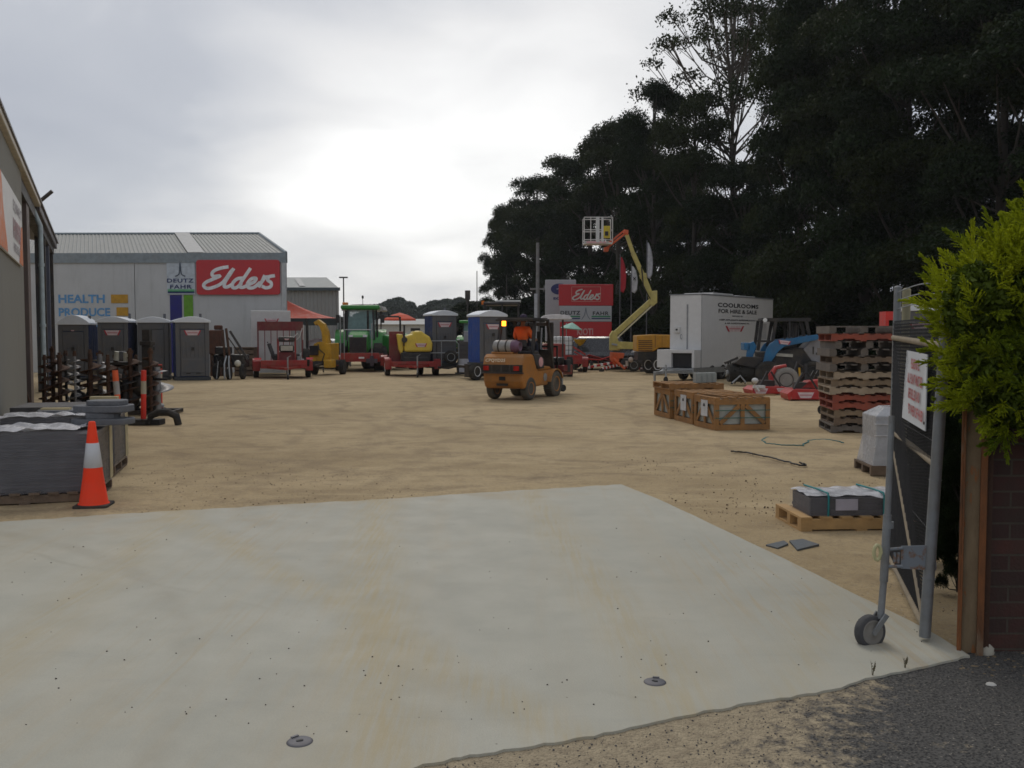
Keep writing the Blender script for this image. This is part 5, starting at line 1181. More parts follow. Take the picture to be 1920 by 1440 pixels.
# ================================================================ car behind + compressor
t=thing('car','dark car with silver roof rails behind the yellow compressor','car',(Xp(1215,47),46,0),R(80)); car(t,1.85,4.6,1.62,M('black car paint',(.02,.02,.024),.25,coat=.6))
YK=40.; kx=Xp(1222,YK); t=thing('compressor','yellow louvred towable compressor with black lower frame beside the coolroom','compressor',(kx,YK,0))
def K(px,py): v=P(px,py,YK); return (v.x-kx,v.z)
YL2=M('deep yellow paint',(.5,.235,.01),.45,dirt=.2)
mb=MB(); mb.pxz([K(1194,629),K(1226,627),K(1262,628),K(1262,652),K(1237,652),K(1225,659),K(1194,659)],0,1.3); co_=mb.build('canopy_body',YL2,t,bev=.04)
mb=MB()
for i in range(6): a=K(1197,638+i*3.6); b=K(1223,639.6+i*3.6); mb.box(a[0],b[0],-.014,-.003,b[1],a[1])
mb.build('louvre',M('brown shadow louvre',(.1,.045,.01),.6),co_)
mb=MB(); a=K(1227,652);b=K(1228,629); mb.box(b[0],b[0]+.03,-.012,-.002,a[1],b[1]); a=K(1241,630); mb.box(a[0],a[0]+.02,-.012,-.002,K(0,650)[1],a[1]); mb.build('panel_seam',M('dark yellow seam',(.2,.09,.01),.6),co_)
mb=MB(); a=K(1196,660);b=K(1252,675); mb.box(a[0],b[0],.1,1.2,b[1],a[1]-.002); mb.build('underframe',BLK,t)
wheel(t,(K(1236,682)[0],-.05,.42),.38,.24,(-.75,-.66,0),WHT,face=1,n=22)
wheel(t,(K(1236,682)[0]-.2,1.35,.38),.38,.24,(-.75,-.66,0),WHT,face=1,n=22)
# ================================================================ coolrooms
Cc=P(1315,628,34.2); Cc.z=0
ang=math.atan2(.789,.614); LX=Vector((.614,.789,0)); LY=Vector((-.789,.614,0))
t=thing('coolroom_trailer','white coolroom trailer with black hire lettering on its long side','trailer',Cc,ang)
zt_=Zp(552,34.2); zb=Zp(690,34.2)
# side length from right edge
k=(1448-960)/FPX; LL=(Cc.x-k*Cc.y)/(k*.789-.614); WW=1.29
CW=M('coolroom white',(.62,.62,.61),.5,var=.04,dirt=.12,dcol=(.36,.35,.32))
mb=MB(); mb.box(0,LL,0,WW,zb,zt_); cb=mb.build('body',CW,t,bev=.02)
mb=MB(); mb.box(-.02,LL+.02,-.02,WW+.02,zt_-.0+.001,zt_+.035); mb.box(-.012,.0,-.012,0,zb,zt_); mb.build('roof_cap',M('grey trim',(.2,.21,.22),.5),t)
mb=MB(); mb.box(-.018,-.001,WW*.42,WW*.46,Zp(655,34.6),zt_-.35); mb.build('door_seam',M('seam grey',(.25,.26,.27),.5),cb)
mb=MB(); mb.box(-.08,-.001,WW*.66,WW*.84,Zp(624,34.7),Zp(613,34.7)); mb.build('thermostat',OFFW,cb,bev=.01); mb=MB(); mb.box(-.095,-.08,WW*.72,WW*.78,Zp(619.5,34.7),Zp(616.5,34.7)); mb.build('display',BLKP,cb)
mb=MB(); mb.tube([(-.02,WW*.62,Zp(635,34.7)),(-.09,WW*.62,Zp(633,34.7)),(-.09,WW*.62,Zp(628,34.7)),(-.02,WW*.62,Zp(627,34.7))],.02,6); mb.build('door_handle',STL,cb)
# drawbar end housing with black opening
mb=MB(); a=Zp(656,34); b=Zp(690,34); 
mb.box(-.55,-.021,WW*.72,WW*1.18,b,a); mb.box(-.55,-.021,.0,WW*.72,a-.12,a); mb.box(-.55,-.021,.0,.1,b,a-.12); mb.build('plant_housing',CW,t,bev=.01)
mb=MB(); mb.box(-.45,-.022,.11,WW*.7,b+.02,a-.13); mb.build('plant_opening',BLKP,t)
mb=MB(); mb.box(-.6,LL,-.02,WW+.02,zb-.2,zb-.002); mb.bar((-.6,.1,zb-.1),(-1.9,WW*.5,zb-.12),.08,.1); mb.bar((-.6,WW-.1,zb-.1),(-1.9,WW*.5,zb-.12),.08,.1); mb.box(-2.3,-1.8,WW*.5-.05,WW*.5+.05,zb-.18,zb-.08); mb.bar((-.6,WW*.5,zb-.1),(-1.9,WW*.5,zb-.12),.08,.1); mb.build('chassis',STL,t)
mb=MB(); mb.box(-1.72,-1.66,WW*.5+.3,WW*.5+.36,.05,zb-.1); mb.cyl((-1.75,WW*.5-.15,.15),(-1.75,WW*.5-.15,zb+.15),.035,n=8); mb.box(-.3,-.25,-.05,.0,.05,zb-.1); mb.build('prop_stand',STL,t)
wheel(t,(-1.75,WW*.5-.15,.11),.11,.08,(0,1,0),DST,name='jockey_wheel',n=14)
for x in (LL*.14,LL*.28,LL*.6): 
    for y,f_ in ((.1,-1),(WW-.1,1)): wheel(t,(x,y,.3),.3,.2,(0,1,0),STL,face=f_)
def ct(s,x0,x1,yc,h,mat,**kw):
    def tt(px): k=(px-960)/FPX; return (Cc.x-k*Cc.y)/(k*.789-.614)
    a,b=tt(x0),tt(x1); m_=(a+b)/2; Y=Cc.y+.789*tt((x0+x1)/2); z=Zp(yc,Y); hh=h*Y/FPX
    return text(s,cb,(m_,0,z),(1,0,0),(0,0,1),b-a,hh,mat,lift=.006,**kw)
ct('COOLROOMS',1344.5,1420.5,573.5,8,BLKP,bold=.035,sp=1.08)
ct('FOR HIRE & SALE',1346,1417.5,584.5,7.6,BLKP,bold=.025)
ct('REPAIRS BY',1372,1392.5,593.2,2.6,BLKP,bold=.02)
ct('KEEP APPLIANCE REFRIGERATION',1348,1415,600.5,3,BLKP,bold=.03)
ct('& AIR CONDITIONING P/L',1358,1404,606.5,2.8,BLKP,bold=.03)
def tt(px): k=(px-960)/FPX; return (Cc.x-k*Cc.y)/(k*.789-.614)
emblem(cb,(tt(1377),0,Zp(616.5,36.4)),(1,0,0),(0,0,1),1.7,.006,.13)
for (px0,px1,py,lab) in ((1336,1374,548.5,'white box top just showing above the left of the coolroom roof'),(1382,1415,554,'white box top just showing above the right of the coolroom roof')):
    o=Cc+LY*2.3; k0=(px0-960)/FPX;k1=(px1-960)/FPX
    a=(o.x-k0*o.y)/(k0*.789-.614); b=(o.x-k1*o.y)/(k1*.789-.614)
    p=o+LX*a; tc_=thing('coolroom_cabin',lab,'cabin',p,ang); z=Zp(py,p.y)
    mb=MB(); mb.box(0,b-a,0,1.4,.5,z); mb.build('body',CW,tc_,bev=.03); mb=MB(); mb.box(.1,b-a-.1,.1,1.3,.3,.498); mb.build('chassis',DST,tc_)
    wheel(tc_,((b-a)/2,.05,.3),.3,.2,(0,1,0),STL,face=-1); wheel(tc_,((b-a)/2,1.35,.3),.3,.2,(0,1,0),STL,face=1)
# ================================================================ blue skid steer loader (side on, facing left)
YD=31.; dx=Xp(1475,YD); t=thing('skid_steer_loader','blue and grey skid steer loader with black cage cab, facing left beside the pallets','loader',(dx,YD,0),R(-8))
def D(px,py): v=P(px,py,YD); return (v.x-dx,v.z)
BLU=M('loader blue',(.008,.13,.29),.4,dirt=.25)
arm=[D(1440,697),(D(1430,697)),D(1429,690),D(1437,655),D(1443,645),D(1452,639),D(1530,627),D(1534,634),D(1526,638),D(1470,650),D(1460,658),D(1448,676)]
for y0,nm in ((-.05,'near'),(1.35,'far')):
    mb=MB(); mb.pxz(arm,y0-.06,y0+.08); mb.build('lift_arm',BLU,t,bev=.02)
mb=MB(); mb.pxz([D(1401,676),D(1406,644),D(1416,640),D(1422,650),D(1412,676)],.2,.35); mb.bar((D(1404,655)[0],.2,D(0,650)[1]),(D(1404,655)[0],1.3,D(0,650)[1]),.2,.25); mb.build('tilt_frame',BLU,t,bev=.02)
mb=MB(); mb.pxz([D(1428,690),D(1424,660),D(1450,660),D(1500,652),D(1552,655),D(1556,695),D(1530,704),D(1440,704)],.15,1.3); mb.build('chassis',M('loader black',(.014,.015,.017),.55,dirt=.35),t,bev=.03)
mb=MB(); mb.pxz([D(1506,655),D(1526,632),D(1544,630),D(1546,680),D(1530,690),D(1515,668)],.1,1.34); hd=mb.build('engine_hood',M('pale grey loader paint',(.25,.25,.26),.45,dirt=.2),t,bev=.03)
mb=MB(); a=D(1529,661);b=D(1536,665); mb.box(a[0],b[0],.08,.099,b[1],a[1]); a=D(1523,650);b=D(1525,664); mb.box(a[0],b[0],.08,.099,b[1],a[1]); mb.build('hood_vent',BLK,hd)
mb=MB(); zc=Zp(597,YD)
def post(p,q,y,w=.08): mb.bar((D(*p)[0],y,D(*p)[1]),(D(*q)[0],y,D(*q)[1]),w,w)
for y in (.2,1.25):
    post((1424,658),(1431,600),y,.1); post((1432,600),(1518,599),y,.09); post((1449,650),(1457,601),y,.1); post((1457,603),(1478,597),y,.06); post((1482,640),(1482,600),y,.06); post((1520,640),(1512,600),y,.1); post((1424,640),(1452,640),y,.06)
a=D(1431,602);b=D(1520,596); mb.box(a[0],b[0],.15,1.3,a[1],b[1]); mb.build('cab_cage',BLK,t)
mb=MB()
for (x0,x1,y0,y1) in ((1430,1446,606,636),(1487,1508,605,633)):
    for i in range(9): 
        f_=i/8; p=D(x0+(x1-x0)*f_,y0);q=D(x0+(x1-x0)*f_,y1); mb.box(p[0]-.006,p[0]+.006,1.2,1.21,q[1],p[1])
    for i in range(11):
        p=D(x0,y0+(y1-y0)*i/10);q=D(x1,0); mb.box(p[0],q[0],1.212,1.22,p[1]-.006,p[1]+.006)
    mb.build('cage_mesh',M('grey mesh',(.22,.22,.22),.5),t); mb=MB()
mb=MB(); a=D(1478,650); mb.box(a[0]-.2,a[0]+.35,.45,1.0,a[1]-.1,a[1]+.15); mb.obox((a[0]+.32,.72,a[1]+.45),(.12,.5,.65)); mb.build('seat',BLK,t,bev=.04)
mb=MB(); a=D(1436,600); mb.cyl((a[0],.1,a[1]),(a[0],.02,a[1]),.07,n=10); mb.build('work_light',M('lamp lens2',(.7,.72,.7),.1),t)
a=D(1452,597)
emblem(t,(D(1470,642)[0],-.13,D(0,642)[1]),(1,0,-.12),(.12,0,1),.42,.006)
mb=MB(); p=D(1457,665);q=D(1487,667); mb.bar((p[0],.1,p[1]),(q[0],.1,q[1]),.04,.1); mb.build('grab_rail',M('cream bar',(.45,.44,.38),.5),t)
for px,r_ in ((1450,.42),(1532,.42)):
    for y,f_ in ((.0,-1),(1.45,1)): wheel(t,(D(px,0)[0],y,r_),r_,.28,(0,1,0),M('dark wheel centre',(.03,.03,.03),.6),face=f_,n=22)
# grapple attachment in front
gx=Xp(1398,31.5); t=thing('brush_grapple','dark tangled sweeper attachment on the ground in front of the blue loader','attachment',(gx,31.3,0))
rr_=random.Random(4); mb=MB(); mb.cyl((-.6,.1,.42),(.55,.1,.42),.3,n=14)
for i in range(60):
    a=rr_.uniform(0,6.28); x=rr_.uniform(-.62,.58); mb.bar((x,.1+.2*math.cos(a),.42+.2*math.sin(a)),(x+rr_.uniform(-.1,.1),.1+.45*math.cos(a),.42+.4*math.sin(a)),.03,.03)
mb.build('bristle_drum',M('bristle black',(.022,.02,.016),.9),t)
mb=MB(); mb.pxz([(-.5,.75),(-.2,.98),(.6,.95),(.72,.6),(.6,.5),(-.3,.7)],-.2,.6); mb.bar((-.75,0,.75),(-.3,0,.95),.08,.08); mb.bar((.6,0,.1),(.7,0,.9),.07,.1); mb.build('hood',BLK,t,bev=.02)
mb=MB(); mb.tube([(-.55,-.3,.1),(-.3,-.35,.35),(-.1,-.3,.12)],.03); mb.cyl((.35,-.35,.12),(.6,-.35,.12),.07,n=8); mb.cyl((-.6,.1,.42),(-.66,.1,.42),.1,n=10); mb.build('fittings',STL,t)
# red slashers
def slasher(name,label,px0,px1,pyb,h,rz,emb,extra):
    Y=G(0,pyb).y; x0,x1=Xp(px0,Y),Xp(px1,Y); w=x1-x0; t=thing(name,label,'slasher',((x0+x1)/2,Y,0),R(rz))
    mb=MB(); mb.pxz([(-w/2,.02),(-w/2-.05,h*.6),(-w/2+.1,h),(w/2-.1,h),(w/2,h*.6),(w/2,.02),(w/2-.03,.02),(w/2-.05,h-.08),(-w/2+.07,h-.08),(-w/2+.05,.02)],0,.95); mb.box(-w/2+.06,w/2-.06,-.01,.02,.04,h-.03); mb.build('deck',REDL,t,bev=.012)
    if emb: emblem(t,(emb,-.011,h*.5),(1,0,0),(0,0,1),.5,.006)
    mb=MB(); mb.box(-.2,.2,.3,.7,h,h+.16); mb.bar((-.3,.1,h),(-.05,.2,h+.42),.04,.05); mb.bar((.3,.1,h),(.05,.2,h+.42),.04,.05); mb.bar((0,.2,h+.42),(0,.9,h+.1),.03,.04); mb.build('linkage',extra,t); return t
s1=slasher('slasher','low red mower deck with two pale marks, left of the red wheel hoop',1415,1480,741,.24,3,-.3,BLK)
emblem(s1,(.28,-.011,.15),(1,0,0),(0,0,1),.32,.006)
mb=MB(); mb.ell((-.5,-.1,.42),(.1,.1,.08),10,6); mb.bar((-.52,-.1,.3),(-.4,-.2,.12),.04,.04); mb.box(-.52,-.2,-.1,.05,.2,.28); mb.build('hitch_fitting',OFFW,s1)
s2=slasher('slasher','larger bright red slasher deck with one pale emblem beside the stack of pallets',1482,1546,752,.3,-4,-.02,BLK)
mb=MB(); mb.pxz([(-.1,.31),(.12,.5),(.62,.55),(.66,.31)],.3,.8); mb.build('rear_cover',REDL,s2,bev=.02)
t=thing('rotary_tiller','red hooped implement with pale rimmed wheel behind the mower decks','implement',G(1475,738))
pt_=[]; 
mb=MB(); mb.tube([(-.38,.1,.05),(-.42,.1,.5),(-.3,.1,.75),(0.0,.1,.8)],.06,8); mb.prism([(-.42,.1),(-.48,.55),(-.3,.8),(-.2,.55),(.1,.2),(.5,.12),(.5,.05),(-.3,.05)],(0,.2,0),(1,0,0),(0,0,1),(0,1,0),0,.05); mb.build('hoop_guard',REDL,t)
wheel(t,(0,.1,.4),.36,.2,(.15,1,0),DST,M('pale dusty tyre',(.28,.27,.24),.9,dirt=.4),face=-1)
mb=MB(); mb.tube([(.25,.2,.5),(.35,.2,.9),(.55,.2,.75),(.6,.2,.3)],.04); mb.box(.4,.7,.2,.6,.2,.55); mb.box(.55,.62,.1,.17,0,.85); mb.build('gearbox',DST,t,bev=.02)
mb=MB(); mb.bar((.42,.1,.35),(.38,.1,.75),.05,.05); mb.build('shaft_guard',YEL,t)
for i in range(3):
    mb=MB(); mb.tube([(.75+i*.12,.3,.4),(.85+i*.12,.25,.65),(.95+i*.12,.3,.45)],.03,6); mb.build('hose',BLK,t)
# jockey stand beside pallets
t=thing('trailer_jack','grey trailer jockey stand with small wheel in front of the red slasher','jack',G(1541,777))
mb=MB(); mb.cyl((0,0,.12),(0,0,.85),.035,n=10); mb.cyl((0,0,.35),(0,0,.7),.048,n=10); mb.bar((0,0,.85),(.12,0,.9),.02,.02); mb.bar((0,.0,.8),(.5,.4,.82),.06,.08); mb.ell((.03,0,.86),(.09,.09,.06),10,6); mb.build('stand',M('grey jack',(.16,.17,.18),.5,dirt=.4),t)
wheel(t,(0,0,.1),.1,.07,(.8,.5,0),DST,name='jockey_wheel',n=14)
# ================================================================ crates
CRW=M('orange brown crate timber',(.31,.155,.05),.8,var=.3,bump=.4,dirt=.3,dcol=(.2,.12,.06))
CRF=M('pale wrapped stone',(.4,.42,.38),.6,var=.15,dirt=.2)
def crate(label,loc,rz,w,d,h,brace=True,paper=None):
    t=thing('crate',label,'crate',loc,R(rz),'timber crates on the dirt')
    mb=MB(); mb.box(.05,w-.05,.05,d-.05,.1,h-.03); mb.build('contents',CRF,t,bev=.01)
    def face(y0,y1,L,ax):
        mb=MB()
        def bx(a0,a1,z0,z1,o=0):
            if ax=='x': mb.box(a0,a1,y0-o,y1-o,z0,z1)
            else: mb.box(y0-o,y1-o,a0,a1,z0,z1)
        for z0,z1 in ((.0,.1),(h-.1,h)): bx(0.001,L-.001,z0,z1)
        for a in (0.0,L/2-.04,L-.08): bx(a+.002,a+.078,.1005,h-.1005)
        if brace:
            for a0,a1 in ((.1,L/2-.06),(L-.1,L/2+.06)):
                if ax=='x': mb.bar((a0,(y0+y1)/2,.12),(a1,(y0+y1)/2,h-.12),.018,.075,up=(0,0,1)) 
                else: mb.bar(((y0+y1)/2,a0,.12),((y0+y1)/2,a1,h-.12),.018,.075,up=(0,0,1))
        return mb
    face(0,.025,w,'x').build('side_frame',CRW,t); face(d-.025,d,w,'x').build('side_frame',CRW,t)
    face(0,.025,d,'y').build('side_frame',CRW,t); face(w-.025,w,d,'y').build('side_frame',CRW,t)
    mb=MB(); n=7
    rr2=random.Random(int(w*1000+d*77))
    for i in range(n): 
        x=i*(w-.1)/(n-1); mb.box(x+.004,x+.09,.0,d,h+.002,h+.022+rr2.uniform(0,.006))
    mb.build('lid_slats',CRW,t)
    mb=MB(); 
    for z in (h*.38,h*.62): mb.box(-.004,w+.004,-.005,-.001,z,z+.015)
    mb.build('strap',M('green strap',(.03,.12,.09),.5),t)
    if paper:
        mb=MB(); mb.box(-.012,-.004,paper-.17,paper+.13,h*.4,h*.92); mb.build('paper_label',M('white paper',(.55,.56,.57),.8),t)
        mb=MB(); 
        mb.prism([(-.05,0),(.05,0),(.03,.04),(.0,.06),(-.03,.04)],(-.0125,paper-.02,h*.72),(0,-1,0),(0,0,1),(-1,0,0),0,.003)
        mb.build('label_print',BLKP,t)
    return t
Z0=0
crate('nearest timber crate with crossed braces and white label, right end of the crate row',(3.61,16.53,Z0),11,1.05,.98,.56,paper=.5)
crate('middle timber crate of the row with a white paper label on its side',(3.43,17.68,Z0),10,1.0,1.0,.58,paper=.5)
cC=crate('rearmost timber crate of the row, under a bare wooden pallet',(3.2,18.85,Z0),9,1.1,1.05,.58)
# loose boards on crates
mb=MB(); 
for i in range(5): mb.obox((3.7+i*.2,17.1+.04*i,.605),(.09,.8,.018),(0,0,R(18+i*9)))
tag(mb.build('loose_board',CRW),'loose pale boards scattered on top of the nearest crate','board')
def pallet(name,label,loc,rz,w,d,h,mat,group=None,notch=True,blocky=False):
    t=thing(name,label,'pallet',loc,R(rz),group)
    if blocky:
        for x in (0.0,w/2-.06,w-.12):
            mb=MB(); mb.box(x,x+.12,.0,d,.02,h-.02); mb.build('stringer',mat,t)
    for k,y in enumerate(() if blocky else (0,d/2-.02,d-.04)):
        mb=MB(); z0,z1=.02,h-.02
        if notch:
            pr=[(0,z0)]
            for c_ in (.25,.72):
                x=c_*w; pr+=[(x-.11,z0),(x-.09,z0+(z1-z0)*.26),(x+.09,z0+(z1-z0)*.26),(x+.11,z0)]
            pr+=[(w,z0),(w,z1),(0,z1)]; mb.pxz(pr,y,y+.04)
        else: mb.box(0,w,y,y+.04,z0,z1)
        mb.build('stringer',mat,t)
    mb=MB(); n=7
    for i in range(n): x=i*(w-.1)/(n-1); mb.box(x,x+.1,-.005,d+.005,h-.0195,h)
    mb.build('deck_boards',mat,t)
    mb=MB()
    for i in (0,.45,1): x=i*(w-.1); mb.box(x,x+.1,-.004,d+.004,0,.0195)
    mb.build('base_boards',mat,t)
    return t
pl=pallet('pallet','bare wooden pallet lying on the rearmost crate',(3.18,18.8,.585),9,1.15,1.1,.13,CRW)
for i in range(4):
    p=Vector((Xp(1304+i*11,19.4),19.2+i*.07,.72)); mb=MB(); mb.box(-.055,.055,-.1,.1,0,.2); mb.box(-.03,.03,-.106,-.1,.04,.16)
    o=mb.build('stone_block',M('pale green grey block',(.3,.33,.31),.7,var=.12,dirt=.2),bev=.008); o.location=p; o.rotation_euler=(0,0,R(6))
    tag(o,['first','second','third','fourth'][i]+' from the left of four pale blocks on the pallet over the crates','block','pale blocks on the pallet')
# pallet stack
Sx,Sy=Xp(1562,16.2),16.2
PC=[(M('grey timber',(.14,.12,.1),.9,var=.3,bump=.4,dirt=.4,dcol=(.08,.07,.06)),'weathered grey'),(WOODD,'brown'),(M('grey brown timber',(.22,.16,.1),.9,var=.3,bump=.4,dirt=.4),'grey brown'),
 (M('faded red pallet paint',(.3,.07,.04),.8,var=.25,bump=.3,dirt=.4,dcol=(.12,.06,.045)),'red painted'),(M('pale grey timber',(.34,.27,.19),.9,var=.25,bump=.4,dirt=.3),'pale')]
seq=[0,1,2,3,3,4,2,4,0,1,0,0,3,0]
# from the ground up: colours as seen
words=['bottom','second lowest','third from the ground','fourth from the ground','fifth from the ground','sixth from the ground','seventh from the ground','eighth from the ground','ninth from the ground','tenth from the ground','fifth from the top','fourth from the top','second from the top','topmost']
words[10]='third from the top'; words[11]='third from the top'
seq=[0,1,2,3,3,4,2,4,0,1,0,0,3,0]; words=['bottom','second lowest','third lowest','fourth lowest','fifth lowest','sixth lowest','seventh lowest','seventh highest','sixth highest','fifth highest','fourth highest','third highest','second highest','topmost']
zt_=0; hh=Zp(611,16.2)/14
rp_=random.Random(9)
for i in range(14):
    m_,cn=PC[seq[i]]; off=rp_.uniform(-.06,.05)+(-.07 if i>11 else 0)+(-.03 if i in(9,10) else 0)
    pallet('pallet','%s pallet, %s of the tall stack behind the gate'%(cn,words[i]),(Sx+off,Sy+rp_.uniform(-.03,.03),i*hh),-7+rp_.uniform(-1.5,1.5),1.17,1.15,hh-.001,m_,'pallets in the tall stack',blocky=i in (8,10,11,13))
# red can on top / post behind
mb=MB(); Yq=17.5; a=Xp(1660,Yq);b=Xp(1685,Yq); mb.box(a,b,Yq,Yq+.3,1.98,Zp(584,Yq)); mb.box(a,a+.06,Yq,Yq+.3,1.75,1.979); o=mb.build('red_bin',M('bright red plastic',(.6,.03,.02),.4)); o.parent=None
tag(o,'bright red plastic box on the right end of the pallet stack','box')
# wrapped column on pallet
p=G(1633,890); p.z=-.01
t=thing('wrapped_stack','narrow plastic wrapped stack of grey pavers on a small pallet beside the gate','stack',p,R(-4))
PLW=M('cloudy plastic film',(.62,.63,.65),.25,var=.1,alpha=.62,bump=.6,bscale=30)
mb=MB(); mb.box(.08,.8,.06,.6,.14,.72); mb.build('pavers',M('grey pavers',(.23,.23,.235),.8,bump=.3),t)
mb=MB(); mb.add([(.02,.0,.12),(.9,.0,.12),(.9,.66,.12),(.02,.66,.12),(.07,.045,.45),(.83,.045,.45),(.83,.61,.45),(.07,.61,.45),(.06,.05,.72),(.82,.05,.72),(.82,.6,.72),(.06,.6,.72),(.2,.2,.82),(.7,.2,.84),(.7,.4,.83),(.2,.4,.83)],[(0,1,5,4),(1,2,6,5),(2,3,7,6),(3,0,4,7),(4,5,9,8),(5,6,10,9),(6,7,11,10),(7,4,8,11),(8,9,13,12),(9,10,14,13),(10,11,15,14),(11,8,12,15),(12,13,14,15)]); mb.build('plastic_wrap',PLW,t,bev=.01)
mb=MB()
for i in range(4): mb.box(.04,.86,.035,.042,.2+i*.14,.207+i*.14)
mb.build('wrap_fold',M('white film fold',(.75,.75,.77),.3),t)
mb=MB(); mb.box(0,.95,0,.7,.09,.115); 
for y in (0,.33,.64): mb.box(0,.95,y,y+.06,.0,.089)
mb.build('pallet_base',WOODD,t)
# paver pallet near the gate
p=Vector((2.53,8.1,-.025)); t=pallet('pallet','new pale timber pallet on the dirt under the strapped slabs',p,3,1.2,.66,.13,M('new pine',(.5,.31,.13),.75,var=.2,bump=.3,dirt=.15,dcol=(.3,.2,.1)),None,False)
mb=MB(); 
for y in (0.045,.275,.575): 
    for x in (.0,.5,1.1): mb.box(x+.001,x+.1,y,y+.04,.022,.109); mb.build('block',_mc['new pine'],t); mb=MB()
t=thing('slab_pack','pack of dark stone slabs in clear plastic with teal straps on the new pallet','stack',p+Vector((.1,.06,.131)),R(3))
mb=MB()
rr3=random.Random(2)
for i in range(6): mb.box(.0+rr3.uniform(0,.008),.86,rr3.uniform(0,.008),.46,i*.026,i*.026+.0245)
mb.build('slabs',M('dark slate slab',(.04,.041,.05),.6,var=.25,bump=.3,dirt=.1),t)
def film(mb,x0,x1,y0,y1,z,seed,nx=26,ny=14,amp=.018):
    r=random.Random(seed); vs=[]
    ph=[(r.uniform(3,18),r.uniform(3,18),r.uniform(0,6)) for _ in range(7)]
    for j in range(ny+1):
        for i in range(nx+1):
            x=x0+(x1-x0)*i/nx; y=y0+(y1-y0)*j/ny
            h=sum(math.sin(a*x*2+b*y*2+c) for a,b,c in ph)/7
            vs.append((x,y,z+amp*(1+h*1.6)))
    mb.add(vs,[(j*(nx+1)+i,j*(nx+1)+i+1,(j+1)*(nx+1)+i+1,(j+1)*(nx+1)+i) for j in range(ny) for i in range(nx)],True)
mb=MB(); film(mb,-.012,.87,-.012,.472,.156,3,amp=.022); mb.build('plastic_top',M('white crumpled film',(.62,.62,.64),.22,alpha=.8,bump=.5,bscale=50),t)
mb=MB(); mb.box(-.014,.874,-.016,-.012,0,.165); mb.box(-.018,-.014,-.012,.47,0,.165); mb.build('plastic_side',M('clear film',(.5,.5,.55),.15,alpha=.1),t)
TEAL=M('teal strap',(.01,.2,.2),.5)
for x in (.155,.655):
    mb=MB(); mb.tube([(x,-.022,-.02),(x,-.024,.17),(x,.0,.2),(x+.01,.2,.197),(x-.04,.47,.2)],.009,6); mb.build('strap',TEAL,t)
mb=MB(); mb.box(.22,.42,-.021,-.0175,.05,.15); mb.build('paper_label',M('lilac white paper',(.45,.43,.5),.7),t)
# rope and cord and slate scraps
def rope(px,r,mat,name,label,n=10):
    pts_=[]; r0=random.Random(len(label))
    for i in range(len(px)-1):
        for k in range(n):
            f_=k/n; q=G(px[i][0]+(px[i+1][0]-px[i][0])*f_,px[i][1]+(px[i+1][1]-px[i][1])*f_); pts_.append(q+Vector((r0.uniform(-.015,.015),r0.uniform(-.04,.04),r*.9)))
    mb=MB(); mb.tube(pts_,r,6); tag(mb.build(name,mat),label,'rope')
rope([(1440,820),(1428,826),(1436,832),(1465,835),(1505,836),(1520,826),(1545,824),(1572,828),(1580,831)],.009,M('teal rope',(.05,.17,.16),.8),'strap','loose teal strap lying on the dirt in front of the pallet stack')
rope([(1370,847),(1400,850),(1440,858),(1480,868),(1500,874),(1512,873),(1498,868)],.012,BLK,'cord','thin black cord on the dirt in front of the crates')
for pl_,lab in (([(1480,1014),(1505,1011),(1536,1021),(1495,1031)],'dark grey slate piece lying on the dirt beside the concrete'),([(1436,1022),(1470,1014),(1478,1020),(1458,1028)],'smaller grey slate piece left of the dark one, half buried in dirt')):
    mb=MB(); q=[G(*a) for a in pl_]; mb.pxy([(v.x,v.y) for v in q],-.02,.004); tag(mb.build('slate_piece',M('slate scrap',(.1,.115,.125),.7,bump=.3,dirt=.4)),lab,'slate')
# ================================================================ near right: gate, post, wall, hedge
N0=Vector((2.30,5.12,-.0)); N1=Vector((2.385,5.12,1.98)); F0=Vector((2.78,6.80,-.02))
gd=(F0-N0); gd.z=0; gl=gd.length; ga=math.atan2(gd.y,gd.x)
t=thing('gate','open chain link gate with grey pipe frame and rusty bracket at the concrete corner','gate',N0,ga)
# local x runs from the near post to the far post
lean=.0
GP2=M('aged galvanised pipe',(.22,.235,.245),.55,.3,var=.2,scale=10,bump=.2,dirt=.5,dcol=(.17,.13,.085))
TANP=M('tan weathered pipe',(.27,.22,.15),.8,var=.3,bump=.3,dirt=.4)
inv=Matrix.Rotation(-ga,4,'Z')
def g_(v): return inv@(Vector(v)-N0)
mb=MB(); mb.cyl(g_((2.30,5.12,.02)),g_(N1),.031,n=14); mb.ell(g_(N1),(.033,.033,.02),12,6); 
for z in (.35,.9,1.45): mb.tube([Vector((.034*math.cos(a*.7),.034*math.sin(a*.7),0))+g_(N0.lerp(N1,z/1.98)) for a in range(10)],.002,4)
mb.build('near_post',GP2,t)
Ft=Vector((F0.x+.02,F0.y,2.04)); mb=MB(); mb.cyl(g_((F0.x,F0.y,.0)),g_(Ft),.026,n=12); mb.ell(g_(Ft),(.028,.028,.018),12,6); mb.build('far_post',GP2,t)
mb=MB(); mb.cyl(g_((2.305,5.14,.07)),g_((F0.x,F0.y,.07)),.02,n=8); mb.cyl(g_((2.35,5.14,.98)),g_((F0.x,F0.y,1.0)),.02,n=8); mb.cyl(g_((2.375,5.14,1.64)),g_((F0.x,F0.y,1.68)),.022,n=8); mb.cyl(g_((2.31,5.16,.1)),g_((F0.x,F0.y,.96)),.016,n=8); mb.build('rail',TANP,t)
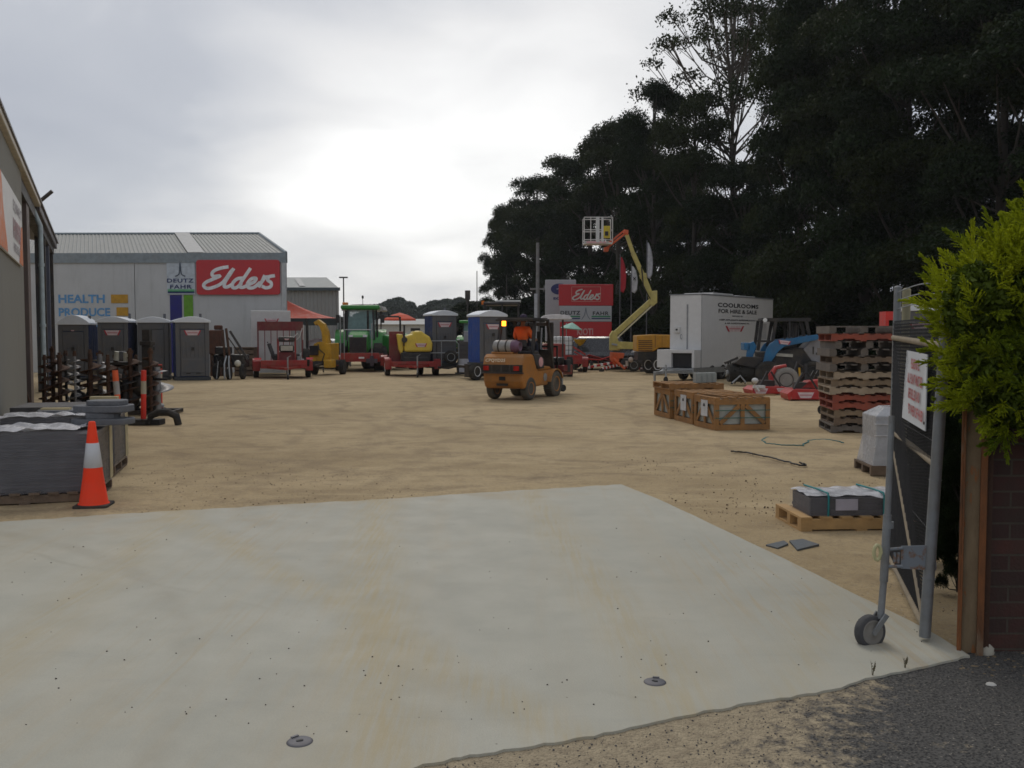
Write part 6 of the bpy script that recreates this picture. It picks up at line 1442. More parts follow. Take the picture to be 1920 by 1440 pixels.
# mesh: two families of wires in the gate plane
mb=MB(); z0,z1=.1,1.80; 
def wires(sgn,off,sp=.038,r=.0019):
    n=int((gl+(z1-z0))/sp/1.0)+2
    for i in range(-2,n):
        a=i*sp*1.05
        # x = a - s*(z-z0) (sgn) clipped
        if sgn>0: x_at=lambda z: a-(z-z0)
        else: x_at=lambda z: a-(z1-z)
        za,zb_=z0,z1
        # clip x in [0,gl]
        if sgn>0:
            za=max(z0,z0+a-gl); zb_=min(z1,z0+a)
        else:
            zb_=min(z1,z1-(a-gl)); za=max(z0,z1-a)
            zb_=z1 if a<=gl else z1-(a-gl)
        if zb_-za<.02: continue
        k=1
        p=Vector((x_at(za),off+.08*0,za)); q=Vector((x_at(zb_),off,zb_)); sh_=lambda v: v+Vector((.0,-.085*(v.z/1.98)*(1-v.x/gl),0))
        p,q=sh_(p),sh_(q)
        mb.bar(p,q,r*2,r*2,up=(0,1,0))
wires(1,.0);wires(-1,.006)
mb.build('chain_mesh',M('black coated wire',(.012,.012,.013),.6),t)
mb=MB()
for z in (.12,.6,1.1,1.5,1.78): mb.cyl(Vector((0,-.043*z,z)),Vector((gl,0,z)),.0025,n=5)
mb.build('line_wire',GP2,t)
mb=MB()
for k in range(3): 
    pts_=[g_(Vector((2.80,6.85,2.0-.06*k)).lerp(Vector((2.62,5.3,1.93-.07*k)),s/8)+Vector((0,0,.07*math.sin(math.pi*s/8)))) for s in range(9)]; mb.tube(pts_,.004,5)
mb.build('top_wire',GP2,t)
pp=lambda px,py,Y: g_(P(px,py,Y))
mb=MB(); a=pp(1681,1023,5.1);b=pp(1752,1068,5.1)
v0,v1,v2,v3=pp(1690,1024,5.11),pp(1756,1022,5.11),pp(1756,1070,5.11),pp(1690,1066,5.11)
th=inv@Vector((0,.006,0)); vs=[v0,v1,v2,v3]+[v+th for v in (v0,v1,v2,v3)]
mb.add(vs,[(0,1,2,3),(7,6,5,4),(0,4,5,1),(1,5,6,2),(2,6,7,3),(3,7,4,0)])
mb.tube([pp(1668,1030,5.1),pp(1692,1028,5.1)],.009,6); mb.tube([pp(1664,1062,5.1),pp(1692,1062,5.1)],.009,6)
for x in (1678,1685): mb.tube([pp(x,1036,5.09),pp(x-1,1056,5.09)],.008,6)
RP=bpy.data.materials.new('grey steel with rust patches'); g=NG(RP); c=g.mix(g.rng(g.noise(14,6,.65),.5,.62),(.2,.225,.25),(.2,.09,.03)); g.fin(c,g.noise(60),.3,.005,.6)
mb.build('bracket_plate',RP,t)
mb=MB(); ctr=pp(1645,1036,5.05); mb.tube([ctr+inv@Vector((.019*math.cos(a*.6),0,.042*math.sin(a*.6))) for a in range(10)],.0105,8,closed=True); mb.build('handle_ring',M('cream yellow ring',(.5,.47,.25),.5),t)
mb=MB(); mb.cyl(pp(1664,965,5.1),pp(1657,1090,5.1),.0225,n=14); mb.cyl(pp(1672,780,5.12),pp(1664,968,5.1),.017,n=12); 
mb.cyl(pp(1666,978,5.1),pp(1666,990,5.1),.027,n=12); mb.build('wheel_sleeve',GP2,t)
mb=MB(); mb.cyl(pp(1657,1088,5.1),pp(1651,1160,5.08),.0185,n=12); 
hub=P(1631,1184,5.08); ax=Vector((.33,-.92,.05)).normalized(); side=ax*.035
for s_ in (1,-1):
    e0=P(1655,1150,5.08)+side*s_; e1=hub+side*s_
    mb.bar(g_(e0),g_(e1),.03,.009,up=inv@ax)
mb.cyl(g_(hub-side*1.2),g_(hub+side*1.25),.014,n=10); mb.build('wheel_fork',GP2,t)
wf=MB(); r_=.092
wf.lathe([(r_*.7,-.026),(r_*.93,-.026),(r_,-.016),(r_,.016),(r_*.93,.026),(r_*.7,.026)],g_(hub),inv@ax,28); wo=wf.build('jockey_wheel',M('worn grey rubber',(.055,.055,.06),.85,bump=.4,dirt=.4,dcol=(.16,.15,.13)),t)
wf=MB(); wf.lathe([(0,.034),(r_*.2,.034),(r_*.26,.0275),(r_*.62,.0275),(r_*.7,.031),(r_*.74,.027),(r_*.74,-.027),(r_*.7,-.031),(r_*.62,-.0275),(r_*.26,-.0275),(0,-.034)],g_(hub),inv@ax,28); wf.build('hub_disc',M('dusty hub grey',(.2,.195,.18),.8,dirt=.5),wo)
# notice on the gate
pn=lambda Y: 2.345+.262*(Y-5.12)
a0=P(1751,665,5.36);a1_=P(1711,657,6.2);b0=P(1747,809,5.36);b1=P(1702,783,6.2)
o=Vector(b0); 
mb=MB(); n_=(a1_-a0).cross(b0-a0).normalized(); 
if n_.dot(Vector((-1,0,0)))<0: n_=-n_
q=[a0,a1_,b1,b0]; q=[v+n_*.03 for v in q]; vs=[v-a0 for v in q]+[v-a0+n_*.006 for v in q]
mb.add(vs,[(0,1,2,3),(7,6,5,4),(0,4,5,1),(1,5,6,2),(2,6,7,3),(3,7,4,0)])
so_=mb.build('notice_board',M('notice white',(.56,.58,.6),.5,var=.05)); so_.location=a0
tag(so_,'white notice board with red capital lettering wired to the chain link gate','sign')
uu=(a0-a1_).normalized(); wbd=(a0-a1_).length; c_=[(a0+a1_)/2-a0,(b0+b1)/2-a0]
RT=M('red notice text',(.42,.09,.09),.6)
upv=(c_[0]-c_[1]).normalized(); upv=(upv-uu*upv.dot(uu)).normalized()
for s_,f_,w in (('PLEASE NOTE:',.17,.42),('ALL PLANT MUST BE',.385,.72),('REFUELLED AND',.6,.56),('CLEANED WHEN OFF HIRED',.82,.93)):
    cc=c_[0].lerp(c_[1],f_)+n_*.038; nn=uu.cross(upv); 
    text(s_,so_,cc,uu if nn.dot(n_)>0 else -uu,upv,wbd*w,.066,RT,bold=.03,lift=.001)
mb=MB()
for f_ in (.1,.9):
    mb=MB(); c2=(a0.lerp(b0,f_)-a0)-uu*.03+n_*.036; mb.cyl(c2,c2+n_*.006,.009,n=8); mb.build('bolt',BLK,so_)
# second post and fence post behind
mb=MB(); mb.cyl((0,0,0),(.01,0,2.06),.03,n=12); mb.ell((.01,0,2.06),(.032,.032,.018),12,6); o=mb.build('fence_post',M('lichen yellow pipe',(.33,.31,.2),.8,var=.25,bump=.3,dirt=.3)); o.location=(2.905,6.92,-.03)
tag(o,'yellowish weathered round pipe post just right of the far gate post','post')
# rusty steel post
t=thing('steel_post','rusty steel channel post between the gate and the brick wall','post',(2.487,4.97,-.02),R(-25))
t.scale=(.86,1,1)
RS=bpy.data.materials.new('orange rust'); g=NG(RS); n1=g.noise(9,7,.7,g.map((1,1,.25))); c=g.mix(g.rng(n1,.35,.65),(.24,.085,.025),(.10,.045,.02)); c=g.mix(g.rng(g.noise(5,6,.6,g.map((1,1,.4))),.55,.62,0,.6),c,(.22,.17,.11)); g.fin(c,g.noise(80,4),.5,.006,.9)
TN=bpy.data.materials.new('tan painted steel'); g=NG(TN); n1=g.noise(8,7,.7,g.map((1,1,.3))); c=g.mix(g.rng(n1,.35,.7),(.26,.19,.11),(.15,.1,.055)); c=g.mix(g.rng(n1,.56,.6),c,(.3,.11,.03)); g.fin(c,g.noise(60,4),.4,.006,.85)
mb=MB(); mb.box(-.085,-.072,-.05,.06,-.1,1.72); mb.box(-.0715,-.06,-.05,-.043,-.1,1.72); mb.build('left_flange',RS,t,bev=.002)
mb=MB(); mb.box(-.0595,.025,-.02,-.008,-.1,1.72); mb.build('web',TN,t,bev=.002)
mb=MB(); mb.box(.0255,.064,-.055,.06,-.1,1.72); mb.build('right_flange',RS,t,bev=.003)
mb=MB(); mb.box(.0645,.095,-.03,.06,-.1,1.72); mb.build('rear_flange',M('dark rust brown',(.06,.03,.018),.9,var=.4,bump=.4),t,bev=.002)
# brick wall
BR=bpy.data.materials.new('dark brick'); g=NG(BR)
bt_=g.N.new('ShaderNodeTexBrick'); mp_=g.N.new('ShaderNodeMapping'); mp_.inputs['Rotation'].default_value=(R(90),0,0); g.L.new(g.tc,mp_.inputs[0]); g.L.new(mp_.outputs[0],bt_.inputs['Vector'])
bt_.inputs['Scale'].default_value=1; bt_.inputs['Brick Width'].default_value=.24; bt_.inputs['Row Height'].default_value=.086; bt_.inputs['Mortar Size'].default_value=.006; bt_.inputs['Color1'].default_value=(.085,.033,.024,1); bt_.inputs['Color2'].default_value=(.05,.024,.02,1); bt_.inputs['Mortar'].default_value=(.085,.068,.05,1); bt_.inputs['Mortar Smooth'].default_value=.2
c=g.mix(g.rng(g.noise(8,6,.7),.4,.7,0,.6),bt_.outputs['Color'],(.04,.035,.025)); h=g.math('ADD',g.math('MULTIPLY',bt_.outputs['Fac'],-1.2),g.math('MULTIPLY',g.noise(60,4),.5)); g.fin(c,h,.9,.012,.9)
mb=MB(); mb.box(0,3.4,0,.23,-.1,1.22); o=mb.build('brick_wall',BR,bev=.004); o.location=(2.56,4.975,0); tag(o,'dark red brick garden wall beneath the yellow green hedge','wall')
# leaf litter beside wall
stones('litter',260,lambda r:(r.uniform(2.3,3.2),r.uniform(4.6,4.97)),.006,.022,M('litter brown',(.2,.15,.09),.9,var=.5,scale=20),12,-.022,'brown leaf litter and grit below the brick wall')
mb=MB(); mb.ell((0,0,0),(.028,.02,.015),10,8,.08); o=mb.build('stone',M('white stone',(.55,.53,.48),.8)); o.location=G(1858,1283,-.01)+Vector((0,0,-.005)); tag(o,'small white stone on the dark asphalt','stone')
mb=MB(); mb.ell((0,0,.03),(.04,.03,.045),10,8,.1); o=mb.build('stone',M('cream stone',(.4,.37,.3),.8)); o.location=(2.55,4.93,-.03); tag(o,'cream stone at the foot of the wall beside the rusty post','stone')
# foliage helpers (numpy)
def leafmesh(name,pos,size,asp,mat,rng,nrm=None,curl=0):
    n=len(pos); a=rng.normal(size=(n,3)); a/=np.linalg.norm(a,axis=1)[:,None]
    if nrm is not None: a=a*.6+nrm; a/=np.linalg.norm(a,axis=1)[:,None]
    b=rng.normal(size=(n,3)); b-=a*(a*b).sum(1)[:,None]; b/=np.linalg.norm(b,axis=1)[:,None]
    s=(size*rng.uniform(.6,1.3,n))[:,None]
    v=np.empty((n,4,3)); v[:,0]=pos-a*s*.5; v[:,1]=pos+b*s*asp*.5; v[:,2]=pos+a*s*.5; v[:,3]=pos-b*s*asp*.5
    me=bpy.data.meshes.new(name); me.vertices.add(n*4); me.vertices.foreach_set('co',v.reshape(-1).astype(np.float32))
    me.loops.add(n*4); me.loops.foreach_set('vertex_index',np.arange(n*4,dtype=np.int32)); me.polygons.add(n); me.polygons.foreach_set('loop_start',np.arange(0,n*4,4,dtype=np.int32)); me.polygons.foreach_set('loop_total',np.full(n,4,dtype=np.int32))
    me.update(calc_edges=True); me.materials.append(mat); return me
def leafmat(name,c1,c2,sc=.6,tr=.0,rough=.6):
    m=bpy.data.materials.new(name); g=NG(m); gi=g.N.new('ShaderNodeNewGeometry')
    n1=g.noise(sc,3,.5); c=g.mix(g.rng(n1,.35,.65),c1,c2); c=g.mix(g.math('MULTIPLY',gi.outputs['Random Per Island'],.6),c,tuple(x*.55 for x in c1))
    g.fin(c,None,rough=rough); g.b.inputs['Specular IOR Level'].default_value=.12
    if tr:
        N_=g.N; L_=g.L; tl=N_.new('ShaderNodeBsdfTranslucent'); L_.new(c,tl.inputs['Color']); ms=N_.new('ShaderNodeMixShader'); ms.inputs[0].default_value=tr
        L_.new(g.b.outputs[0],ms.inputs[1]); L_.new(tl.outputs[0],ms.inputs[2]); L_.new(ms.outputs[0],N_['Material Output'].inputs[0])
    return m
TL=[leafmat('dark tree foliage',(.02,.036,.009),(.010,.019,.006),.28,.15),leafmat('olive tree foliage',(.036,.048,.012),(.015,.025,.007),.28,.15)]
BARK=M('grey brown bark',(.055,.046,.036),.9,var=.35,scale=3,bump=.6)
BARKP=M('pale eucalypt bark',(.085,.07,.055),.8,var=.3,scale=2,bump=.4)
H0=18.0
def treeset(seed,r,base,ncl,per,leaf,mat,crad=(1.0,1.9),sparse=False,bark=BARK):
    rng=np.random.default_rng(seed); cl=[]
    for i in range(ncl):
        f=rng.uniform(0,1); z=base+(H0-base-.8)*f**.85
        rm=r*math.sin(math.pi*min(1,(.28+.72*(z-base)/(H0-base))*.95))**.7 if not sparse else r*(.35+.65*math.sin(math.pi*f))
        a=rng.uniform(0,2*math.pi); q=rm*math.sqrt(rng.uniform(.15,1)); cl.append((q*math.cos(a),q*math.sin(a),z,rng.uniform(*crad)))
    cl.append((0,0,H0-1.0,1.3)); P_=[]; Nn=[]
    for x,y,z,cr_ in cl:
        k=int(per*(cr_/1.4)**2); d=rng.normal(size=(k,3)); d/=np.linalg.norm(d,axis=1)[:,None]; rad=cr_*rng.uniform(.25,1,k)**.45
        d[:,2]=np.where(d[:,2]<-.25,-d[:,2]*.6,d[:,2])
        p=d*rad[:,None]*np.array([1,1,.68]); p+=rng.normal(size=(k,3))*.12; P_.append(p+np.array([x,y,z-.15])); Nn.append(d)
    pos=np.concatenate(P_); me=leafmesh('crown',pos,leaf,.5,mat,rng)
    mb=MB(); r0=.34 if not sparse else .17; lean=rng.uniform(-.6,.6,2)
    tp=[(lean[0]*s*s,lean[1]*s*s,H0*.93*s) for s in (0,.08,.25,.45,.65,.85,1)]
    mb.tube(tp,[r0*1.25,r0,r0*.85,r0*.68,r0*.48,r0*.25,.04],8)
    for x,y,z,cr_ in cl[::1 if sparse else 2]:
        zs=max(base*.55,z-rng.uniform(2.0,5.0)); s=zs/(H0*.93); p0=Vector((lean[0]*s*s,lean[1]*s*s,zs)); p1=Vector((x,y,z)); md=p0.lerp(p1,.5)+Vector((0,0,-.4+rng.uniform(-.3,.3)))
        rr_=r0*.32; mb.tube([p0,md,p1],[rr_,rr_*.6,.025],6)
        if sparse:
            for _ in range(3): mb.tube([md.lerp(p1,.4),p1+Vector(rng.normal(size=3)*cr_*.6)],[rr_*.3,.012],5)
    tm=mb.build('trunk',bark); tme=tm.data; bpy.data.objects.remove(tm); return me,tme
SETS=[treeset(11,4.6,3.2,52,1250,.2,TL[0]),treeset(12,4.6,2.6,50,1250,.2,TL[1]),treeset(13,4.2,3.6,46,1250,.2,TL[0],(1.0,1.7)),treeset(14,4.8,2.4,56,1150,.2,TL[1],(.9,1.8))]
SPARSE=treeset(21,4.6,8.5,74,850,.17,TL[1],(.5,1.15),True,BARKP)
def plant(name,sset,x,y,h,rw,rz,label,cat,group,base=4.6,z=0):
    t=thing(name,label,cat,(x,y,z),0,group)
    for nm,me in (('crown',sset[0]),('trunk',sset[1])):
        o=bpy.data.objects.new(nm,me); COL.objects.link(o); o.parent=t; o.scale=(rw/base,rw/base,h/H0); o.rotation_euler=(0,0,rz)
    return t
TG='dark trees in the row behind the yard'
ROW=[(936,95,392,2.0,'low dark tree at the far left end of the row, above the black canopy'),(966,91,366,2.9,'dark tree above the utility pole, second from the left end of the row'),
(1008,87,322,4.1,'rounded dark tree above the grey utility pole and pylon sign'),(1058,83,290,4.3,'dense dark tree rising behind the red pylon sign'),(1108,78,274,4.2,'dense dark tree directly behind the lift basket'),
(1160,71,214,4.2,'dark tree rising behind the orange fly jib'),(1225,64,142,3.2,'tall rounded dark tree left of the thin pale trunk'),(1300,60,165,3.2,'dark tree just left of the thin pale trunk'),
(1385,57,300,3.6,'shorter dark tree filling in below the sparse tall tree'),
(1492,48,-30,2.9,'very tall dark tree just right of the sparse tree, above the coolroom'),(1556,46,-150,3.6,'very tall dark tree above the blue loader'),(1625,43,-60,3.8,'very tall dark tree above the pallet stack'),
(1705,40,-120,3.8,'very tall dark tree above the gate posts'),(1785,38,-60,3.8,'very tall dark tree above the left edge of the hedge'),(1870,35,-160,3.8,'very tall dark tree above the middle of the hedge'),(1960,34,-60,3.8,'very tall dark tree at the right edge of the photo'),(2070,32,-100,5,'very tall dark tree half outside the right edge')]
rt=random.Random(5)
for i,(px,Y,yt_,rw,lab) in enumerate(ROW):
    plant('tree',SETS[i%4],Xp(px,Y),Y,Zp(yt_,Y),rw,rt.uniform(0,6.28),lab,'tree',TG)
# second rank to close the row
for i,(px,Y,yt_,rw,lab) in enumerate([(1000,100,400,3.6,'lower dark tree in the back rank behind the utility pole'),(1085,96,350,4.8,'dark back rank tree behind the pylon sign and lift basket'),(1195,84,300,5,'dark back rank tree behind the feather flags'),(1290,76,330,5,'dark back rank tree behind the left of the coolroom'),(1400,66,390,4,'dark back rank tree behind the right of the coolroom'),(1500,60,180,3.8,'dark back rank tree behind the blue loader cage'),(1570,56,230,4,'dark back rank tree behind the pallet stack'),(1660,54,260,4,'dark back rank tree behind the gate posts'),(1750,50,250,4,'dark back rank tree behind the hedge top left'),(1850,48,230,4,'dark back rank tree behind the hedge middle'),(1960,46,230,4,'dark back rank tree behind the right photo edge')]):
    plant('tree',SETS[(i+2)%4],Xp(px,Y),Y,Zp(yt_,Y),rw,rt.uniform(0,6.28),lab,'tree','back rank of dark trees')
plant('eucalyptus',SPARSE,Xp(1372,63),63,Zp(-60,63),5.9,1.2,'tall sparse tree with thin pale branching trunk and small leaf clumps','tree',None,4.2)
# understory shrubs
SH=treeset(31,6.0,.5,60,900,.5,TL[0],(1.6,3.0))
for i in range(15):
    px=[905,955,1010,1070,1130,1195,1255,1320,1390,1455,1520,1590,1665,1740,1830][i]; Y=[86,84,80,76,73,68,66,60,56,54,50,48,44,40,38][i]
    near=['the black canopy','the utility pole','the grey pylon','the red pylon sign','the boom lift base','the yellow compressor','the flags','the coolroom front','the coolroom side','the coolroom end','the loader cage','the pallet stack','the gate posts','the hedge edge','the hedge'][i]
    plant('shrub',SH,Xp(px,Y),Y,Zp(568+8*math.sin(i*2.1),Y),3.4,i*1.3,'low dark shrub under the trees behind '+near,'shrub','undergrowth below the tree row',6.0)
# distant hills of trees
FT=leafmat('distant foliage',(.06,.08,.055),(.04,.058,.04),.1,.1)
FS=[treeset(41,8,.8,60,260,1.0,FT,(1.8,3.2)),treeset(42,8,.8,60,260,1.0,FT,(1.8,3.4))]
for i in range(17):
    px=[655,683,708,731,752,772,792,812,832,850,868,886,903,640,925,620,945][i]; yt_=[596,588,572,560,566,578,582,574,564,561,568,578,588,600,592,600,600][i]; Y=250+(i*37)%40
    plant('far_tree',FS[i%2],Xp(px,Y),Y,Zp(yt_,Y),6.0,i*.9,'hazy far tree on the horizon, number %s along the gap between shed and tree row'%['one','two','three','four','five','six','seven','eight','nine','ten','eleven','twelve','thirteen','zero','fourteen','minus one','fifteen'][i],'tree','hazy trees on the horizon',8)
hz_objs=[o for o in bpy.data.objects if o.name.startswith('far_tree')]
for o in hz_objs: o['label']='hazy grey green tree on the horizon between the warehouse and the tall trees'
# hedge (golden cypress)
rng=np.random.default_rng(77); blobs=[((3.04,4.98,1.81),(.76,.46,.57)),((2.74,4.9,1.97),(.36,.3,.28)),((2.8,4.9,1.4),(.44,.36,.26)),((3.3,5.05,2.14),(.6,.46,.4)),((3.6,5.0,1.4),(.7,.45,.34)),((4.1,5.1,1.75),(.6,.5,.6)),((2.55,4.85,1.5),(.26,.25,.3)),((2.42,4.86,1.86),(.2,.2,.26))]
base_=[];axis_=[]
for (c_,r_) in blobs:
    k=int(430*(r_[0]*r_[2])/.5); d=rng.normal(size=(k,3)); d/=np.linalg.norm(d,axis=1)[:,None]; d=d[(d[:,1]<.55)]
    base_.append(np.array(c_)+d*np.array(r_)*rng.uniform(.62,.92,len(d))[:,None]); ax_=d*np.array([1,.8,.7])+np.array([-.12,-.1,.42])+rng.normal(size=(len(d),3))*.22; axis_.append(ax_/np.linalg.norm(ax_,axis=1)[:,None])
B_=np.concatenate(base_);A_=np.concatenate(axis_); pos=[];dr=[]
for b,a in zip(B_,A_):
    Lp=rng.uniform(.12,.24); e=rng.normal(size=3); e-=a*a.dot(e); e/=np.linalg.norm(e); f=np.cross(a,e)
    for k in range(34):
        t_=rng.uniform(.05,1); ph=rng.uniform(0,6.28); sd_=(e*math.cos(ph)+f*math.sin(ph)*.6); o_=b+a*Lp*t_; d_=a*.75+sd_*.75*(1.05-t_)+rng.normal(size=3)*.08; d_/=np.linalg.norm(d_); ls=.09*(1.15-t_*.7)
        for m in range(12):
            s_=(m+.6)/12; q_=o_+d_*ls*s_; w_=rng.normal(size=3)*.35+d_; w_/=np.linalg.norm(w_); pos.append(q_); dr.append(w_)
pos=np.array(pos);dr=np.array(dr)
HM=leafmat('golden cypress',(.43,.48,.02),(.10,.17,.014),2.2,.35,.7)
me=leafmesh('foliage',pos-np.array([3.3,5.4,0]),.019,.38,HM,rng,nrm=dr*2.2)
hd_=thing('hedge','bright yellow green feathery cypress hedge hanging over the brick wall','hedge',(3.3,5.4,0))
o=bpy.data.objects.new('foliage',me); COL.objects.link(o); o.parent=hd_
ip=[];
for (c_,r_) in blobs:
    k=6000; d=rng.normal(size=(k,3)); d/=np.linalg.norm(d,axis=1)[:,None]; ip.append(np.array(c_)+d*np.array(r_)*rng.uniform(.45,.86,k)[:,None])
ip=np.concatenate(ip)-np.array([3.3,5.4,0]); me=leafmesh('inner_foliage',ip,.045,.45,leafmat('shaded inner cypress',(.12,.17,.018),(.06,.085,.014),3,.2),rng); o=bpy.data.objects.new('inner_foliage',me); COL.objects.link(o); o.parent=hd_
mb=MB(); mb.tube([(0,.1,0),(.05,.05,.8),(-.05,-.3,1.6)],[.06,.05,.03],8); mb.tube([(.7,.1,0),(.7,.05,.9),(.8,-.3,1.8)],[.06,.05,.03],8)
mb.build('stem',BARK,hd_)
# dark shrub behind the gate
SHN=treeset(33,6.0,.4,60,1100,.28,TL[0],(1.6,2.8))
plant('shrub',SHN,4.75,9.6,1.75,.5,0,'dark shrub seen through the gate mesh','shrub',None,6.0)
plant('shrub',SHN,3.85,8.0,1.35,.36,2,'smaller dark shrub close behind the gate beside the brick wall','shrub',None,6.0)
plant('shrub',SHN,5.8,11.5,2.1,.65,4,'larger dark shrub behind the gate and hedge','shrub',None,6.0)
plant('shrub',SHN,3.22,7.0,1.7,.2,1,'small dark shrub directly behind the gate, left of the rusty post','shrub',None,6.0)
plant('shrub',SHN,2.95,6.1,1.0,.13,3,'lowest dark shrub at the foot of the gate beside the rusty post','shrub',None,6.0)
# blue toilet beyond the gate
pt3=thing('portable_toilet','blue sided portable toilet with white roof showing over the gate','toilet',(Xp(1727,25),25,.0),R(-24),None); toilet_parts(pt3,PGREY,PBLUE,1.0,1.0,2.38,.14)
# gate bolt covers
for px,py,lab in ((562,1391,'round metal floor socket in the concrete nearest the camera'),(1228,1279,'round metal floor socket in the concrete towards the gate')):
    t=thing('floor_socket',lab,'floor socket',G(px,py)+Vector((0,0,.0)),R(20 if px<900 else -35),'metal floor sockets in the concrete')
    mb=MB(); mb.lathe([(.0,.004),(.045,.006),(.052,.003),(.055,.0),(.055,-.003)],(0,0,.001),(0,0,1),28); mb.build('plate',M('worn zinc plate',(.12,.12,.135),.55,.3,dirt=.2),t)
    mb=MB(); mb.box(-.014,.010,-.007,.007,.0062,.0085); mb.cyl((.006,0,.0065),(.006,0,.009),.009,n=10); mb.build('slot',BLKP,t)
    mb=MB(); mb.bar((-.03,.035,.008),(0,.05,.008),.012,.006); mb.build('tab',_mc['worn zinc plate'],t)
# weeds on the slab edge
for px,py,h in ((1636,1266,.075),(1697,1252,.06)):
    mb=MB(); p=G(px,py); rw_=random.Random(px)
    for i in range(7):
        a=rw_.uniform(0,6.28); q=Vector((math.cos(a)*.012,math.sin(a)*.01,h*rw_.uniform(.5,1))); mb.tube([(0,0,-.02),q*.5+Vector((0,0,.01)),q*1.1],[.0018,.0014,.0006],4)
        for k in range(3): w_=q*(.4+.2*k); mb.add([w_,w_+Vector((.008,.002,.004)),w_+Vector((.004,.0,.012))],[(0,1,2)])
    o=mb.build('weed',M('dry weed',(.13,.11,.06),.9)); o.location=p; tag(o,'small dry weed in the concrete edge, %s'%('left one, below the gate wheel' if px<1650 else 'right one, nearer the rusty post'),'weed')
# ================================================================ near left: slab stacks
def stack(name,label,loc,rz,w,d,h,film_=True,timber=None):
    t=thing(name,label,'stack',loc,R(rz)); rs_=random.Random(int(w*100)+int(h*100))
    mb=MB(); n=int((h-.14)/.034)
    for i in range(n): e=rs_.uniform(0,.012); mb.box(-w+rs_.uniform(0,.01),-e,rs_.uniform(0,.012),d,.14+i*.034,.14+i*.034+.031)
    mb.build('slabs',M('slate slabs',(.085,.082,.085),.75,var=.3,bump=.3,dirt=.15),t)
    mb=MB(); 
    for i in range(8): x=-w+.0+i*(w-.1)/7; mb.box(x,x+.1,-.02,d+.02,.105,.13)
    for y in (0,d/2-.03,d-.06): mb.box(-w-.01,.01,y,y+.06,.025,.104)
    for x in (-w,-w/2-.05,-.1): mb.box(x,x+.1,-.018,d+.02,0,.024)
    mb.build('pallet_base',WOODD,t)
    if film_:
        mb=MB(); film(mb,-w-.02,-w*.12,-.035,d*.7,h+.0,5,30,18,.03); mb.build('film_top',_mc['white crumpled film'],t)
        mb=MB(); mb.box(-w-.02,.012,-.018,-.013,.12,h+.01); mb.box(.013,.017,-.016,d,.12,h+.0); mb.build('film_side',M('grey stretch film',(.2,.2,.22),.2,alpha=.3,bump=.4,bscale=40),t)
        mb=MB(); 
        for i in range(9): z=.2+i*.06; mb.bar((-w,-.021,z),(0,-.021,z+rs_.uniform(-.03,.03)),.002,.003)
        mb.build('film_fold',M('film fold',(.3,.3,.33),.3,alpha=.35),t)
        mb=MB(); mb.box(.018,.022,d*.8,d*1.0,.14,h-.02); mb.build('edge_board',M('cream edge card',(.5,.43,.25),.8,var=.3,dirt=.4),t)
    return t
pa=(-4.27,9.53,-.025)
stack('slab_pallet','plastic wrapped pallet of dark slate slabs behind the traffic cone',pa,15,1.35,.95,.74)
stack('slab_pallet','second pallet of slate slabs behind the wrapped one, pale card on its end',(-4.87,11.35,-.02),14,1.25,1.0,.72)
stack('slab_pallet','third pallet of slate slabs farthest back, near the leaning bollard',(-5.7,13.0,-.01),14,1.2,1.0,.72,False)
def slab(px0,px1,pyt,pyb,Y,d,rz,label):
    x0,x1=Xp(px0,Y),Xp(px1,Y); zb_=Zp(pyb,Y); zt__=Zp(pyt,Y); w=x1-x0
    mb=MB(); r=random.Random(px0); pr=[]
    for i in range(16):
        a=2*math.pi*i/16; k=1/(abs(math.cos(a))**4+abs(math.sin(a))**4)**.25; pr.append((w/2*k*math.cos(a)*r.uniform(.95,1.0),d/2*k*math.sin(a)*r.uniform(.93,1.0)))
    mb.pxy(pr,0,zt__-zb_); o=mb.build('stone_slab',M('blue grey stone slab',(.115,.125,.14),.7,var=.25,scale=10,bump=.5,dirt=.15),bev=.01)
    o.location=((x0+x1)/2,Y+d/2,zb_); o.rotation_euler=(0,0,R(rz)); tag(o,label,'slab','stone slabs on the slate pallets')
slab(52,138,770,784,11.6,.55,6,'flat grey slab at the back left, under the left pale timber')
slab(118,232,787,798,9.95,.42,2,'lowest slab of the little stack behind the cone tip')
slab(146,206,775,786.7,10.0,.36,10,'small middle slab of the little stack behind the cone')
slab(120,228,762,774.7,10.0,.45,-5,'long upper slab of the little stack behind the cone')
slab(150,222,752,761.7,10.05,.35,4,'topmost slab of the little stack behind the cone')
for px0,px1,py,Y,lab in ((165,215,747,13.1,'pale timber bearer lying on the farthest slate pallet'),(72,124,769,11.7,'pale timber bearer lying on the flat grey slab, left')):
    x0,x1=Xp(px0,Y),Xp(px1,Y); z=Zp(py,Y); mb=MB(); mb.box(0,x1-x0,0,.09,0,.055); o=mb.build('timber_bearer',M('fresh cream timber',(.55,.46,.26),.7,var=.15),bev=.004); o.location=(x0,Y,z-.03); o.rotation_euler=(0,0,R(6)); tag(o,lab,'timber')
mb=MB(); mb.box(0,.42,0,.3,0,.1); o=mb.build('stone_slab',M('blue grey stone slab',(.115,.125,.14)),bev=.01); o.location=(Xp(165,13.05),13.05,Zp(747,13.1)-.131); tag(o,'grey slab under the pale timber on the farthest slate pallet','slab','stone slabs on the slate pallets')
